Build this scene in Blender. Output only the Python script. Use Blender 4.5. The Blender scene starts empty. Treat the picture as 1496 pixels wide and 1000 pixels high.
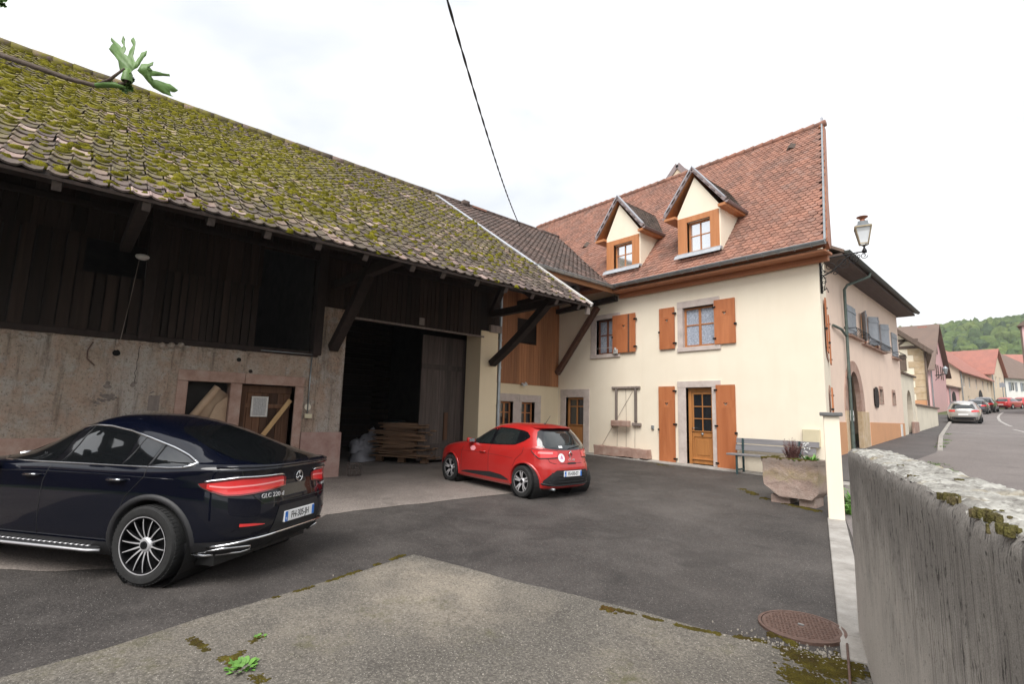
import bpy, bmesh, math, random
from mathutils import Vector, Matrix, noise
PI = math.pi
R = math.radians
random.seed(7)
C = bpy.context.scene.collection
UP = 1.82            # world z of everything is authored relative to the eye, lifted at the end

# ------------------------------------------------------------------ camera calibration
F = 748.068
RX = Vector((0.658, -0.085, -0.748)); RY = Vector((0.752, 0.111, 0.649)); RZ = Vector((0.028, -0.990, 0.137))
CAMR = Matrix(((0.65793, -0.08499, -0.74827), (0.75252, 0.11110, 0.64914), (0.02796, -0.99017, 0.13705)))
def ray(px, py):
    return CAMR @ Vector((px-748.0, py-500.0, F))
def onY(px, py, y):
    r = ray(px, py); return r*(y/r.y)
def onX(px, py, x):
    r = ray(px, py); return r*(x/r.x)
def onD(px, py, d):
    return ray(px, py)*(d/F)
def G(x, y):
    """ground height: nearly level court rising towards the house and on up the street"""
    yy = max(y, -1.7)
    if yy < 14: g = -1.72+.0167*(yy-1)+.00146*(yy-1)*(yy-7)
    else: g = -1.37+.046*(yy-14)
    if yy > 130: g = -1.37+.046*116+.02*(min(yy, 330)-130)
    return g-.012*(min(max(x, -16), 3)+7.5)
def onG(px, py):
    r = ray(px, py); t = .0005; st = .0005
    for _ in range(20000):
        p = r*t
        if p.z < G(p.x, p.y): break
        t += st
    a, b = t-st, t
    for _ in range(30):
        m = (a+b)/2; p = r*m
        if p.z < G(p.x, p.y): b = m
        else: a = m
    return r*b

# ------------------------------------------------------------------ objects
ROOT = {}
def rootmat(o):
    while o.parent is not None: o = o.parent
    return ROOT.get(o.name, Matrix.Identity(4))
def tag(o, label=None, cat=None, group=None, kind=None):
    if label: o['label'] = label
    if cat: o['category'] = cat
    if group: o['group'] = group
    if kind: o['kind'] = kind
    return o
def thing(name, label, cat, loc=(0, 0, 0), rot=(0, 0, 0), group=None, scale=1.0):
    o = bpy.data.objects.new(name, None); C.objects.link(o)
    o.empty_display_size = .2
    o.location = loc; o.rotation_euler = rot; o.scale = (scale,)*3
    from mathutils import Euler
    ROOT[o.name] = Matrix.LocRotScale(Vector(loc), Euler(rot), Vector((scale,)*3))
    return tag(o, label, cat, group)
def dup(root, loc=None, rotz=None, label=None):
    r = root.copy(); C.objects.link(r)
    if loc is not None: r.location = loc
    if rotz is not None: r.rotation_euler = (0, 0, rotz)
    if label: r['label'] = label
    for ch in list(root.children):
        c = ch.copy(); C.objects.link(c); c.parent = r
        for g in ch.children:
            d = g.copy(); C.objects.link(d); d.parent = c
    return r

class MB:
    def __init__(s): s.v = []; s.f = []; s.m = []; s.mi = 0
    def add(s, vs, fs, mi=None):
        b = len(s.v); s.v += [Vector(v) for v in vs]
        for f in fs:
            s.f.append([i+b for i in f]); s.m.append(s.mi if mi is None else mi)
        return s
    def hexa(s, c, mi=None):
        return s.add(c, [(0,3,2,1),(4,5,6,7),(0,1,5,4),(1,2,6,5),(2,3,7,6),(3,0,4,7)], mi)
    def box(s, x0, x1, y0, y1, z0, z1, mi=None):
        return s.hexa([(x0,y0,z0),(x1,y0,z0),(x1,y1,z0),(x0,y1,z0),(x0,y0,z1),(x1,y0,z1),(x1,y1,z1),(x0,y1,z1)], mi)
    def obox(s, c, ax, ay, az, mi=None):
        """box about c with half-axis vectors"""
        c = Vector(c); ax = Vector(ax); ay = Vector(ay); az = Vector(az)
        return s.hexa([c-ax-ay-az, c+ax-ay-az, c+ax+ay-az, c-ax+ay-az, c-ax-ay+az, c+ax-ay+az, c+ax+ay+az, c-ax+ay+az], mi)
    def bar(s, p, q, w, h, up=(0, 0, 1), mi=None):
        p = Vector(p); q = Vector(q); d = (q-p); L = d.length; d.normalize()
        u = Vector(up); sd = d.cross(u)
        if sd.length < 1e-4: sd = d.cross(Vector((1, 0, 0)))
        sd.normalize(); u = sd.cross(d).normalized()
        return s.obox((p+q)/2, d*L/2, sd*w/2, u*h/2, mi)
    def prism(s, poly, vec, mi=None):
        n = len(poly); a = [Vector(p) for p in poly]; b = [p+Vector(vec) for p in a]
        return s.add(a+b, [tuple(range(n-1, -1, -1)), tuple(range(n, 2*n))]+[(i, (i+1) % n, n+(i+1) % n, n+i) for i in range(n)], mi)
    def quad(s, a, b, c, d, mi=None): return s.add([a, b, c, d], [(0, 1, 2, 3)], mi)
    def tube(s, path, r, n=8, mi=None, cap=True):
        P = [Vector(p) for p in path]; m = len(P); rs = r if isinstance(r, (list, tuple)) else [r]*m
        vs = []; ref = None
        for i in range(m):
            t = (P[min(i+1, m-1)]-P[max(i-1, 0)]).normalized()
            if ref is None:
                ref = Vector((0, 0, 1)) if abs(t.z) < .9 else Vector((1, 0, 0))
            a = (ref-t*ref.dot(t))
            if a.length < 1e-5: a = t.orthogonal()
            a.normalize(); ref = a; b = t.cross(a)
            for k in range(n):
                th = 2*PI*k/n; vs.append(P[i]+(a*math.cos(th)+b*math.sin(th))*rs[i])
        fs = [(i*n+k, i*n+(k+1) % n, (i+1)*n+(k+1) % n, (i+1)*n+k) for i in range(m-1) for k in range(n)]
        if cap: fs += [tuple(range(n-1, -1, -1)), tuple((m-1)*n+k for k in range(n))]
        return s.add(vs, fs, mi)
    def lathe(s, prof, c, axis=(0, 0, 1), n=24, mi=None, close=False):
        ax = Vector(axis).normalized(); a = ax.orthogonal().normalized(); b = ax.cross(a); c = Vector(c); m = len(prof)
        vs = [c+ax*h+(a*math.cos(2*PI*k/n)+b*math.sin(2*PI*k/n))*r for (r, h) in prof for k in range(n)]
        mm = m if close else m-1
        fs = [(i*n+k, i*n+(k+1) % n, ((i+1) % m)*n+(k+1) % n, ((i+1) % m)*n+k) for i in range(mm) for k in range(n)]
        return s.add(vs, fs, mi)
    def disc(s, c, axis, r, n=24, mi=None):
        ax = Vector(axis).normalized(); a = ax.orthogonal().normalized(); b = ax.cross(a); c = Vector(c)
        return s.add([c+(a*math.cos(2*PI*k/n)+b*math.sin(2*PI*k/n))*r for k in range(n)], [tuple(range(n))], mi)
    def grid(s, fn, nu, nv, mi=None, wrap=False):
        vs = [fn(i, j) for i in range(nu) for j in range(nv)]
        fs = [(i*nv+j, ((i+1) % nu)*nv+j, ((i+1) % nu)*nv+j+1, i*nv+j+1) for i in range(nu if wrap else nu-1) for j in range(nv-1)]
        return s.add(vs, fs, mi)
    def build(s, name, mats, parent=None, smooth=False, bevel=0, local=False, loc=None, seg=1, angle=None, solid=0):
        me = bpy.data.meshes.new(name)
        vs = s.v
        if parent is not None and not local:
            inv = rootmat(parent).inverted(); vs = [inv @ v for v in vs]
        if loc is not None:
            l = Vector(loc); vs = [v-l for v in vs]
        me.from_pydata([tuple(v) for v in vs], [], s.f)
        if not isinstance(mats, (list, tuple)): mats = [mats]
        for m in mats: me.materials.append(m)
        if len(mats) > 1: me.polygons.foreach_set('material_index', s.m)
        if smooth: me.polygons.foreach_set('use_smooth', [True]*len(me.polygons))
        me.update()
        o = bpy.data.objects.new(name, me); C.objects.link(o)
        if parent is not None: o.parent = parent
        if loc is not None: o.location = loc
        if smooth and angle:
            try: me.set_sharp_from_angle(angle=R(angle))
            except Exception: pass
        if solid:
            md = o.modifiers.new('solid', 'SOLIDIFY'); md.thickness = solid
        if bevel:
            md = o.modifiers.new('bevel', 'BEVEL'); md.width = bevel; md.segments = seg; md.limit_method = 'ANGLE'; md.angle_limit = R(40)
        return o

def wall(mb, O, U, W, H, N, ops=(), depth=.18, mi=0, rmi=None, V=(0, 0, 1)):
    """a wall face with rectangular openings (u0,u1,v0,v1) and reveals going in against N"""
    O = Vector(O); U = Vector(U).normalized(); N = Vector(N).normalized(); V = Vector(V)
    us = sorted({0.0, W, *[o[0] for o in ops], *[o[1] for o in ops]}); vs = sorted({0.0, H, *[o[2] for o in ops], *[o[3] for o in ops]})
    us = [u for u in us if -1e-6 <= u <= W+1e-6]; vs = [v for v in vs if -1e-6 <= v <= H+1e-6]
    for i in range(len(us)-1):
        for j in range(len(vs)-1):
            cu = (us[i]+us[i+1])/2; cv = (vs[j]+vs[j+1])/2
            if any(o[0] < cu < o[1] and o[2] < cv < o[3] for o in ops): continue
            mb.quad(O+U*us[i]+V*vs[j], O+U*us[i+1]+V*vs[j], O+U*us[i+1]+V*vs[j+1], O+U*us[i]+V*vs[j+1], mi)
    for (a, b, c, d) in ops:
        p = [O+U*a+V*c, O+U*b+V*c, O+U*b+V*d, O+U*a+V*d]
        for k in range(4):
            q0, q1 = p[k], p[(k+1) % 4]
            mb.quad(q0, q1, q1-N*depth, q0-N*depth, mi if rmi is None else rmi)

def text_mesh(txt, size, name, mat, parent, origin, ux, uy, local=True, extrude=.0015, spacing=1.0, squash=1.0):
    cu = bpy.data.curves.new(name, 'FONT'); cu.body = txt; cu.size = size; cu.align_x = 'CENTER'; cu.align_y = 'CENTER'; cu.space_character = spacing
    cu.extrude = extrude
    o = bpy.data.objects.new(name, cu); C.objects.link(o)
    dg = bpy.context.evaluated_depsgraph_get()
    me = bpy.data.meshes.new_from_object(o.evaluated_get(dg))
    C.objects.unlink(o); bpy.data.objects.remove(o)
    ux = Vector(ux).normalized(); uy = Vector(uy).normalized(); uz = ux.cross(uy); og = Vector(origin)
    inv = Matrix.Identity(4) if local else rootmat(parent).inverted()
    for v in me.vertices:
        v.co = inv @ (og+ux*v.co.x*squash+uy*v.co.y+uz*v.co.z)
    me.materials.clear(); me.materials.append(mat)
    ob = bpy.data.objects.new(name, me); C.objects.link(ob); ob.parent = parent
    return ob

# ------------------------------------------------------------------ materials
class NT:
    def __init__(s, name):
        s.m = bpy.data.materials.new(name); s.m.use_nodes = True; s.t = s.m.node_tree; s.n = s.t.nodes; s.l = s.t.links
        s.b = s.n['Principled BSDF']; s.tc = s.n.new('ShaderNodeTexCoord'); s.co = s.tc.outputs['Object']
    def link(s, a, b): s.l.new(a, b)
    def mapping(s, scale=(1, 1, 1), loc=(0, 0, 0), rot=(0, 0, 0), src=None):
        n = s.n.new('ShaderNodeMapping'); n.inputs['Scale'].default_value = scale; n.inputs['Location'].default_value = loc; n.inputs['Rotation'].default_value = rot
        s.link(src or s.co, n.inputs['Vector']); return n.outputs[0]
    def noise(s, scale, detail=4, rough=.55, co=None, dist=0):
        n = s.n.new('ShaderNodeTexNoise'); n.inputs['Scale'].default_value = scale; n.inputs['Detail'].default_value = detail; n.inputs['Roughness'].default_value = rough; n.inputs['Distortion'].default_value = dist
        s.link(co or s.co, n.inputs['Vector']); return n.outputs['Fac']
    def vor(s, scale, co=None, feature='F1', out='Distance', rnd=1):
        n = s.n.new('ShaderNodeTexVoronoi'); n.feature = feature; n.inputs['Scale'].default_value = scale; n.inputs['Randomness'].default_value = rnd
        s.link(co or s.co, n.inputs['Vector']); return n.outputs[out]
    def wave(s, scale, co=None, dist=0, axis='X', prof='SIN'):
        n = s.n.new('ShaderNodeTexWave'); n.inputs['Scale'].default_value = scale; n.inputs['Distortion'].default_value = dist; n.bands_direction = axis; n.wave_profile = prof
        s.link(co or s.co, n.inputs['Vector']); return n.outputs['Fac']
    def ramp(s, fac, stops, interp='LINEAR'):
        n = s.n.new('ShaderNodeValToRGB'); cr = n.color_ramp; cr.interpolation = interp
        while len(cr.elements) < len(stops): cr.elements.new(.5)
        for e, (p, c) in zip(cr.elements, stops):
            e.position = p
            if not isinstance(c, (tuple, list)): c = (c, c, c)
            e.color = (*c[:3], 1)
        s.link(fac, n.inputs[0]); return n.outputs[0]
    def mix(s, fac, a, b, mode='MIX'):
        n = s.n.new('ShaderNodeMix'); n.data_type = 'RGBA'; n.blend_type = mode
        for sock, v in ((n.inputs[0], fac), (n.inputs[6], a), (n.inputs[7], b)):
            if isinstance(v, (int, float)): sock.default_value = v
            elif isinstance(v, (tuple, list)): sock.default_value = (*v[:3], 1)
            else: s.link(v, sock)
        return n.outputs[2]
    def math(s, op, a, b=None):
        n = s.n.new('ShaderNodeMath'); n.operation = op
        for sock, v in zip(n.inputs, (a, b)):
            if v is None: continue
            if isinstance(v, (int, float)): sock.default_value = v
            else: s.link(v, sock)
        return n.outputs[0]
    def sep(s, co=None):
        n = s.n.new('ShaderNodeSeparateXYZ'); s.link(co or s.co, n.inputs[0]); return n.outputs
    def island(s):
        n = s.n.new('ShaderNodeNewGeometry'); return n.outputs['Random Per Island']
    def bump(s, h, strength=.4, dist=.02):
        n = s.n.new('ShaderNodeBump'); n.inputs['Strength'].default_value = strength; n.inputs['Distance'].default_value = dist
        s.link(h, n.inputs['Height']); s.link(n.outputs[0], s.b.inputs['Normal']); return n
    def col(s, c):
        if isinstance(c, (tuple, list)): s.b.inputs['Base Color'].default_value = (*c[:3], 1)
        else: s.link(c, s.b.inputs['Base Color'])
        return s
    def set(s, rough=.7, metal=0, coat=0, spec=None, trans=0, ior=None, coatr=.03):
        b = s.b.inputs
        if isinstance(rough, (int, float)): b['Roughness'].default_value = rough
        else: s.link(rough, b['Roughness'])
        b['Metallic'].default_value = metal; b['Coat Weight'].default_value = coat; b['Coat Roughness'].default_value = coatr
        if spec is not None: b['Specular IOR Level'].default_value = spec
        if trans: b['Transmission Weight'].default_value = trans
        if ior: b['IOR'].default_value = ior
        return s
M = {}
def simple(name, c, rough=.6, metal=0, var=.18, scale=6, bump=.15, bscale=60, coat=0, spec=None):
    t = NT(name)
    lo = tuple(x*(1-var) for x in c); hi = tuple(min(1, x*(1+var)) for x in c)
    t.col(t.ramp(t.noise(scale, 5), [(.3, lo), (.7, hi)])).set(rough, metal, coat, spec)
    if bump: t.bump(t.noise(bscale, 3), bump, .01)
    M[name] = t.m; return t.m
def wood(name, c1, c2, axis='Z', rough=.65, grain=14, stretch=.06, island=.35, bump=.25, coat=0):
    t = NT(name); sc = [grain, grain, grain]; sc['XYZ'.index(axis)] = grain*stretch
    co = t.mapping(tuple(sc))
    isl = t.island()
    n = t.n.new('ShaderNodeVectorMath'); n.operation = 'ADD'; t.link(co, n.inputs[0])
    cmb = t.n.new('ShaderNodeCombineXYZ'); t.link(t.math('MULTIPLY', isl, 37.0), cmb.inputs[0]); t.link(t.math('MULTIPLY', isl, 91.0), cmb.inputs[1]); t.link(t.math('MULTIPLY', isl, 53.0), cmb.inputs[2])
    t.link(cmb.outputs[0], n.inputs[1]); co = n.outputs[0]
    g = t.noise(1.0, 6, .65, co, .6)
    c = t.ramp(g, [(.3, c1), (.55, tuple((a+b)/2 for a, b in zip(c1, c2))), (.75, c2)])
    k = t.ramp(isl, [(0, 1-island), (1, 1+island*.6)])
    c = t.mix(1.0, c, k, 'MULTIPLY')
    t.col(c).set(rough, 0, coat); t.bump(g, bump, .01)
    M[name] = t.m; return t.m
# ------------------------------------------------------------------ material library
def mk_asphalt(name, base, pale, speck, wet, dark):
    t = NT(name)
    big = t.noise(.35, 5, .6); mid = t.noise(2.2, 5, .6); fine = t.noise(70, 3, .7); v = t.vor(75)
    c = t.ramp(t.math('ADD', t.math('MULTIPLY', big, .65), t.math('MULTIPLY', t.noise(1.1, 6, .68), .35)), [(.36, dark), (.5, base), (.64, pale)])
    c = t.mix(t.ramp(mid, [(.48, 0), (.75, .45)]), c, pale)
    g = t.noise(42, 7, .85)
    c = t.mix(t.ramp(g, [(.32, .75), (.52, 0)]), c, tuple(x*.25 for x in base)); c = t.mix(t.ramp(g, [(.52, 0), (.68, .75)]), c, tuple(x*2.3 for x in base))
    sp = t.math('MULTIPLY', t.ramp(t.vor(48), [(.11, 1), (.2, 0)]), t.ramp(t.noise(30, 3, .7), [(.46, 0), (.54, 1)]))
    c = t.mix(sp, c, speck)
    st = t.math('MULTIPLY', t.ramp(t.noise(.9, 4, .5, dist=1.2), [(.6, 0), (.68, 1)]), .35); c = t.mix(st, c, tuple(x*.6 for x in dark))
    t.col(c).set(t.ramp(mid, [(.3, wet), (.7, min(1, wet+.15))]), spec=.35)
    t.bump(t.mix(.5, fine, v), .5, .006)
    M[name] = t.m
mk_asphalt('asphalt', (.060, .053, .049), (.10, .089, .082), (.34, .32, .29), .68, (.036, .032, .030))
mk_asphalt('asphalt_dry', (.215, .185, .165), (.27, .235, .21), (.32, .29, .26), .9, (.16, .137, .122))
mk_asphalt('road', (.175, .155, .148), (.21, .19, .18), (.27, .25, .24), .85, (.15, .133, .127))
mk_asphalt('pavement', (.09, .083, .082), (.12, .11, .108), (.2, .19, .18), .8, (.07, .065, .064))

def mk_apron():
    t = NT('gravel_concrete')
    big = t.noise(.55, 6, .62); mid = t.noise(3, 5, .6); v = t.vor(40); v2 = t.vor(85); fine = t.noise(120, 2)
    c = t.ramp(big, [(.32, (.075, .068, .060)), (.5, (.125, .114, .099)), (.72, (.21, .185, .15))])
    # worn pale patch in the middle of the slab
    xyz = t.sep(); d = t.math('SQRT', t.math('ADD', t.math('POWER', t.math('MULTIPLY', t.math('ADD', xyz[0], 4.5), .75), 2.0), t.math('POWER', t.math('SUBTRACT', xyz[1], 2.95), 2.0)))
    d = t.math('ADD', d, t.math('MULTIPLY', t.math('SUBTRACT', t.noise(1.4, 5), .5), 1.6))
    c = t.mix(t.ramp(d, [(.2, .75), (1.0, 0)]), c, (.33, .285, .225))
    c = t.mix(t.ramp(mid, [(.46, 0), (.7, .6)]), c, (.085, .078, .07))
    g = t.noise(48, 7, .86); g3 = t.noise(26, 5, .75)
    c = t.mix(t.ramp(g3, [(.36, .55), (.52, 0)]), c, (.06, .054, .046))
    c = t.mix(t.ramp(g, [(.34, .8), (.5, 0)]), c, (.045, .04, .035)); c = t.mix(t.ramp(g, [(.5, 0), (.7, .7)]), c, (.40, .365, .31))
    c = t.mix(t.math('MULTIPLY', t.ramp(t.vor(46), [(.10, 1), (.2, 0)]), t.ramp(t.noise(30, 3, .7), [(.44, 0), (.52, 1)])), c, (.47, .44, .385))
    # moss film
    mo = t.math('MULTIPLY', t.ramp(t.noise(1.1, 6, .7), [(.56, 0), (.7, .6)]), t.ramp(t.noise(14, 4), [(.4, 0), (.6, 1)]))
    c = t.mix(mo, c, (.07, .068, .022))
    t.col(c).set(.9, spec=.25); t.bump(t.mix(.5, v, fine), .6, .008)
    M['gravel_concrete'] = t.m
mk_apron()

def mk_plaster(name, base, stain, amt=.25, low=None):
    t = NT(name)
    n = t.noise(1.1, 5, .6); n2 = t.noise(6, 5, .65); fine = t.noise(140, 3, .7)
    c = t.mix(t.ramp(n, [(.42, 0), (.75, amt)]), base, stain)
    st = t.noise(1.0, 5, .6, t.mapping((3.5, 3.5, .35)))
    c = t.mix(t.ramp(st, [(.5, 0), (.75, amt*.7)]), c, stain)
    c = t.mix(t.ramp(n2, [(.55, 0), (.8, amt*.6)]), c, tuple(x*.85 for x in base))
    t.col(c).set(.9, spec=.2); t.bump(fine, .25, .004)
    M[name] = t.m
mk_plaster('cream_plaster', (.87, .785, .64), (.70, .60, .46), .24)
mk_plaster('cream_warm', (.80, .68, .48), (.64, .53, .37), .25)
mk_plaster('pink_plaster', (.80, .63, .52), (.62, .48, .40), .35)
mk_plaster('orange_plaster', (.62, .33, .18), (.45, .26, .16), .3)
mk_plaster('white_plaster', (.80, .79, .76), (.6, .58, .55), .2)
mk_plaster('beige_plaster', (.70, .58, .45), (.55, .46, .36), .35)
mk_plaster('rose_plaster', (.76, .50, .50), (.6, .42, .42), .3)
mk_plaster('pale_plaster', (.72, .66, .54), (.5, .45, .36), .35)

def mk_barn_plaster():
    t = NT('barn_plaster')
    a = t.noise(.7, 7, .68, dist=.5); b = t.noise(2.6, 7, .72, dist=.3); f = t.noise(20, 6, .78); p = t.vor(22); g2 = t.noise(70, 4, .75)
    c = t.ramp(a, [(.3, (.19, .14, .11)), (.42, (.32, .245, .19)), (.52, (.43, .345, .275)), (.62, (.36, .29, .235)), (.74, (.52, .455, .385))])
    c = t.mix(t.ramp(b, [(.46, 0), (.6, .65)]), c, (.42, .29, .22))
    c = t.mix(t.ramp(t.noise(3.4, 6, .7, t.mapping((1, 1, 1), (4, 9, 2))), [(.5, 0), (.62, .8)]), c, (.43, .39, .345))
    g = t.noise(1.0, 5, .65, t.mapping((1.6, 1.1, .35)))
    c = t.mix(t.ramp(g, [(.52, 0), (.66, .7)]), c, (.43, .395, .36))
    st = t.noise(1.0, 6, .72, t.mapping((6, 6, .5)))
    c = t.mix(t.ramp(st, [(.52, 0), (.7, .75)]), c, (.10, .078, .062))
    c = t.mix(t.math('MULTIPLY', t.ramp(f, [(.52, 0), (.66, 1)]), .75), c, (.12, .09, .07))
    c = t.mix(t.math('MULTIPLY', t.ramp(g2, [(.56, 0), (.66, 1)]), .55), c, (.08, .06, .048))
    pit = t.math('MULTIPLY', t.ramp(p, [(.08, 1), (.2, 0)]), t.ramp(t.noise(4, 4), [(.48, 0), (.56, 1)]))
    c = t.mix(t.math('MULTIPLY', pit, .85), c, (.045, .034, .027))
    t.col(c).set(.95, spec=.15)
    t.bump(t.mix(.4, t.mix(.5, b, f), p), 1.0, .04)
    M['barn_plaster'] = t.m
mk_barn_plaster()
def mk_stone(name, c1, c2, c3, bs=40, var=3.5):
    t = NT(name); a = t.noise(var, 6, .65); f = t.noise(bs, 4, .7); v = t.vor(bs*.8)
    c = t.ramp(a, [(.3, c1), (.5, c2), (.72, c3)])
    c = t.mix(t.ramp(f, [(.55, 0), (.75, .5)]), c, tuple(x*.5 for x in c2))
    t.col(c).set(.92, spec=.2); t.bump(t.mix(.5, f, v), .45, .01); M[name] = t.m
mk_stone('sandstone', (.30, .185, .145), (.40, .265, .215), (.46, .35, .29))
mk_stone('grey_sandstone', (.46, .40, .36), (.56, .48, .44), (.64, .57, .52))
mk_stone('pink_plinth', (.30, .18, .155), (.38, .25, .215), (.43, .32, .275))
mk_stone('trough_stone', (.26, .20, .17), (.38, .30, .26), (.46, .39, .34), 55)
mk_stone('kerb_concrete', (.24, .225, .205), (.33, .31, .285), (.42, .40, .375), 60)
mk_stone('pebble', (.10, .09, .075), (.26, .235, .20), (.46, .43, .38), 60, 40)
mk_stone('dark_cap', (.10, .10, .10), (.15, .15, .15), (.22, .22, .22), 60)

def mk_wallconc():
    """old cast wall: lime runs, black algae streaks below the coping, lichen"""
    t = NT('weathered_concrete')
    z = t.sep()[2]
    st = t.noise(1.0, 8, .7, t.mapping((55, 55, 1.6))); st2 = t.noise(1.0, 7, .68, t.mapping((110, 110, 2.4))); b = t.noise(2.6, 5, .6)
    f = t.noise(90, 4, .7); xyz = t.sep()
    c = t.ramp(st2, [(.25, (.52, .475, .425)), (.75, (.70, .655, .60))])
    # algae fades downwards because water runs from the coping
    top = t.ramp(t.math('ADD', t.math('MULTIPLY', z, .72), t.math('MULTIPLY', t.math('SUBTRACT', b, .5), 1.1)), [(.25, 0), (1.1, 1)])
    k = t.math('MULTIPLY', t.ramp(t.math('ADD', t.math('MULTIPLY', st, .6), t.math('MULTIPLY', top, .35)), [(.36, 0), (.6, 1)]), top)
    c = t.mix(t.math('MULTIPLY', k, .6), c, (.13, .122, .116))
    thin = t.math('MULTIPLY', t.ramp(t.noise(1.0, 5, .6, t.mapping((130, 130, 1.2))), [(.55, 0), (.6, 1)]), t.ramp(top, [(.05, 0), (.5, 1)])); c = t.mix(t.math('MULTIPLY', thin, .6), c, (.07, .065, .06))
    spot = t.math('MULTIPLY', t.ramp(t.noise(1.0, 6, .7, t.mapping((30, 30, 11))), [(.57, 0), (.63, 1)]), top)
    c = t.mix(t.math('MULTIPLY', spot, .85), c, (.04, .037, .035))
    c = t.mix(t.ramp(st2, [(.66, 0), (.76, .25)]), c, (.52, .50, .47))
    gr = t.noise(190, 4, .75); gr2 = t.noise(420, 2, .7)
    c = t.mix(t.ramp(gr, [(.38, .55), (.6, 0)]), c, t.mix(1, c, (.5, .48, .46), 'MULTIPLY')); c = t.mix(t.ramp(gr2, [(.55, 0), (.75, .35)]), c, (.60, .57, .53))
    pit = t.math('MULTIPLY', t.ramp(t.vor(30), [(.14, 1), (.22, 0)]), t.ramp(t.noise(12, 3), [(.5, 0), (.6, 1)])); c = t.mix(t.math('MULTIPLY', pit, .8), c, (.05, .045, .04))
    t.col(c).set(.95, spec=.15); t.bump(t.mix(.5, t.mix(.4, f, st2), gr), .6, .008); M['weathered_concrete'] = t.m
    t = NT('lichen_coping')
    a = t.noise(9, 6, .7); b = t.noise(30, 5, .7); v = t.vor(28)
    c = t.ramp(a, [(.3, (.16, .15, .135)), (.5, (.34, .33, .30)), (.7, (.52, .51, .47))])
    c = t.mix(t.ramp(b, [(.5, 0), (.66, .8)]), c, (.10, .09, .08))
    c = t.mix(t.math('MULTIPLY', t.ramp(t.noise(5, 4), [(.56, 0), (.66, 1)]), .6), c, (.30, .24, .14))
    c = t.mix(t.ramp(v, [(.1, .5), (.25, 0)]), c, (.62, .62, .58))
    t.col(c).set(.95, spec=.15); t.bump(t.mix(.5, a, b), 1.0, .02); M['lichen_coping'] = t.m
mk_wallconc()

def mk_tiles(name, stops, moss=0, mosscol=(.20, .18, .025), grey=.3, rough=.85, pale=None):
    t = NT(name); i = t.island(); n = t.noise(1.3, 5, .6); f = t.noise(22, 5, .7)
    c = t.ramp(i, stops)
    c = t.mix(t.ramp(n, [(.4, 0), (.7, grey)]), c, (.10, .09, .085))
    c = t.mix(t.ramp(f, [(.45, 0), (.75, .55)]), c, t.mix(1, c, (.45, .45, .45), 'MULTIPLY'))
    if moss:
        m = t.math('MULTIPLY', t.ramp(t.noise(.8, 6, .7), [(.36, 0), (.54, 1)]), t.ramp(t.noise(9, 5, .7), [(.38, 0), (.54, 1)]))
        xyz = t.sep(); my = t.ramp(t.math('MULTIPLY', t.math('ADD', xyz[1], 10.0), .0625), [(.55, 1), (.85, .35)]); mz = t.ramp(t.math('MULTIPLY', xyz[2], .1), [(.45, .15), (.6, 1)])
        m = t.math('MULTIPLY', m, t.math('MULTIPLY', my, mz))
        c = t.mix(t.math('MULTIPLY', m, moss), c, mosscol)
    t.col(c).set(rough, spec=.3); t.bump(f, .35, .01); M[name] = t.m
mk_tiles('barn_tile', [(0, (.085, .065, .06)), (.55, (.13, .10, .092)), (.80, (.175, .13, .117)), (.92, (.30, .21, .19)), (1, (.42, .32, .29))], moss=.95, grey=.15)
mk_tiles('brown_tile', [(0, (.075, .056, .05)), (.5, (.115, .083, .07)), (.85, (.16, .108, .09)), (1, (.22, .15, .13))], moss=0, grey=.3)
mk_tiles('red_tile', [(0, (.245, .125, .09)), (.3, (.31, .15, .108)), (.6, (.35, .172, .122)), (.85, (.38, .19, .135)), (1, (.32, .18, .14))], grey=.42)
mk_tiles('dormer_tile', [(0, (.07, .055, .045)), (1, (.14, .10, .08))], grey=.3)
mk_tiles('far_red_tile', [(0, (.36, .15, .12)), (1, (.42, .19, .15))], grey=.25)
mk_tiles('far_brown_tile', [(0, (.17, .12, .10)), (1, (.22, .16, .13))], grey=.25)

def mk_moss(name, a, b, c_):
    t = NT(name); n = t.noise(7, 4); f = t.noise(90, 3, .8); i = t.island()
    c = t.ramp(n, [(.3, a), (.5, b), (.7, c_)])
    c = t.mix(t.ramp(f, [(.4, .6), (.65, 0)]), c, tuple(x*.4 for x in a))
    c = t.mix(t.ramp(i, [(0, .55), (.3, 0), (.8, 0), (1, .35)]), c, (.07, .065, .015))
    t.col(c).set(1, spec=.1); t.bump(f, 1.0, .02); M[name] = t.m
mk_moss('roof_moss', (.125, .118, .012), (.25, .225, .02), (.38, .34, .035))
mk_moss('ground_moss', (.075, .05, .02), (.125, .10, .02), (.20, .165, .03))
mk_moss('rust_moss', (.12, .06, .02), (.18, .11, .03), (.17, .15, .03))
mk_moss('wall_moss', (.13, .10, .06), (.17, .155, .05), (.26, .20, .13))

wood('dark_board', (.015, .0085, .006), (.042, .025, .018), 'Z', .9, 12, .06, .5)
wood('dark_beam', (.014, .009, .0075), (.036, .023, .019), 'Z', .9, 9, .3, .3)
wood('brown_beam', (.085, .040, .026), (.15, .075, .05), 'Z', .8, 9, .3, .3)
wood('grey_board', (.055, .042, .036), (.13, .10, .088), 'Z', .9, 12, .06, .3)
wood('cladding', (.27, .105, .042), (.47, .215, .095), 'Z', .6, 11, .05, .3)
wood('soffit_wood', (.30, .135, .06), (.48, .235, .115), 'Y', .6, 8, .06, .25)
wood('soffit_x', (.30, .115, .05), (.46, .19, .09), 'X', .55, 8, .06, .25)
wood('shutter_wood', (.38, .115, .038), (.56, .205, .08), 'Z', .6, 5, .08, .12, .12)
wood('frame_wood', (.40, .15, .05), (.55, .235, .095), 'Z', .45, 8, .1, .15, .1)
wood('door_wood', (.40, .165, .05), (.55, .25, .085), 'Z', .4, 8, .08, .15, .1)
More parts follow.
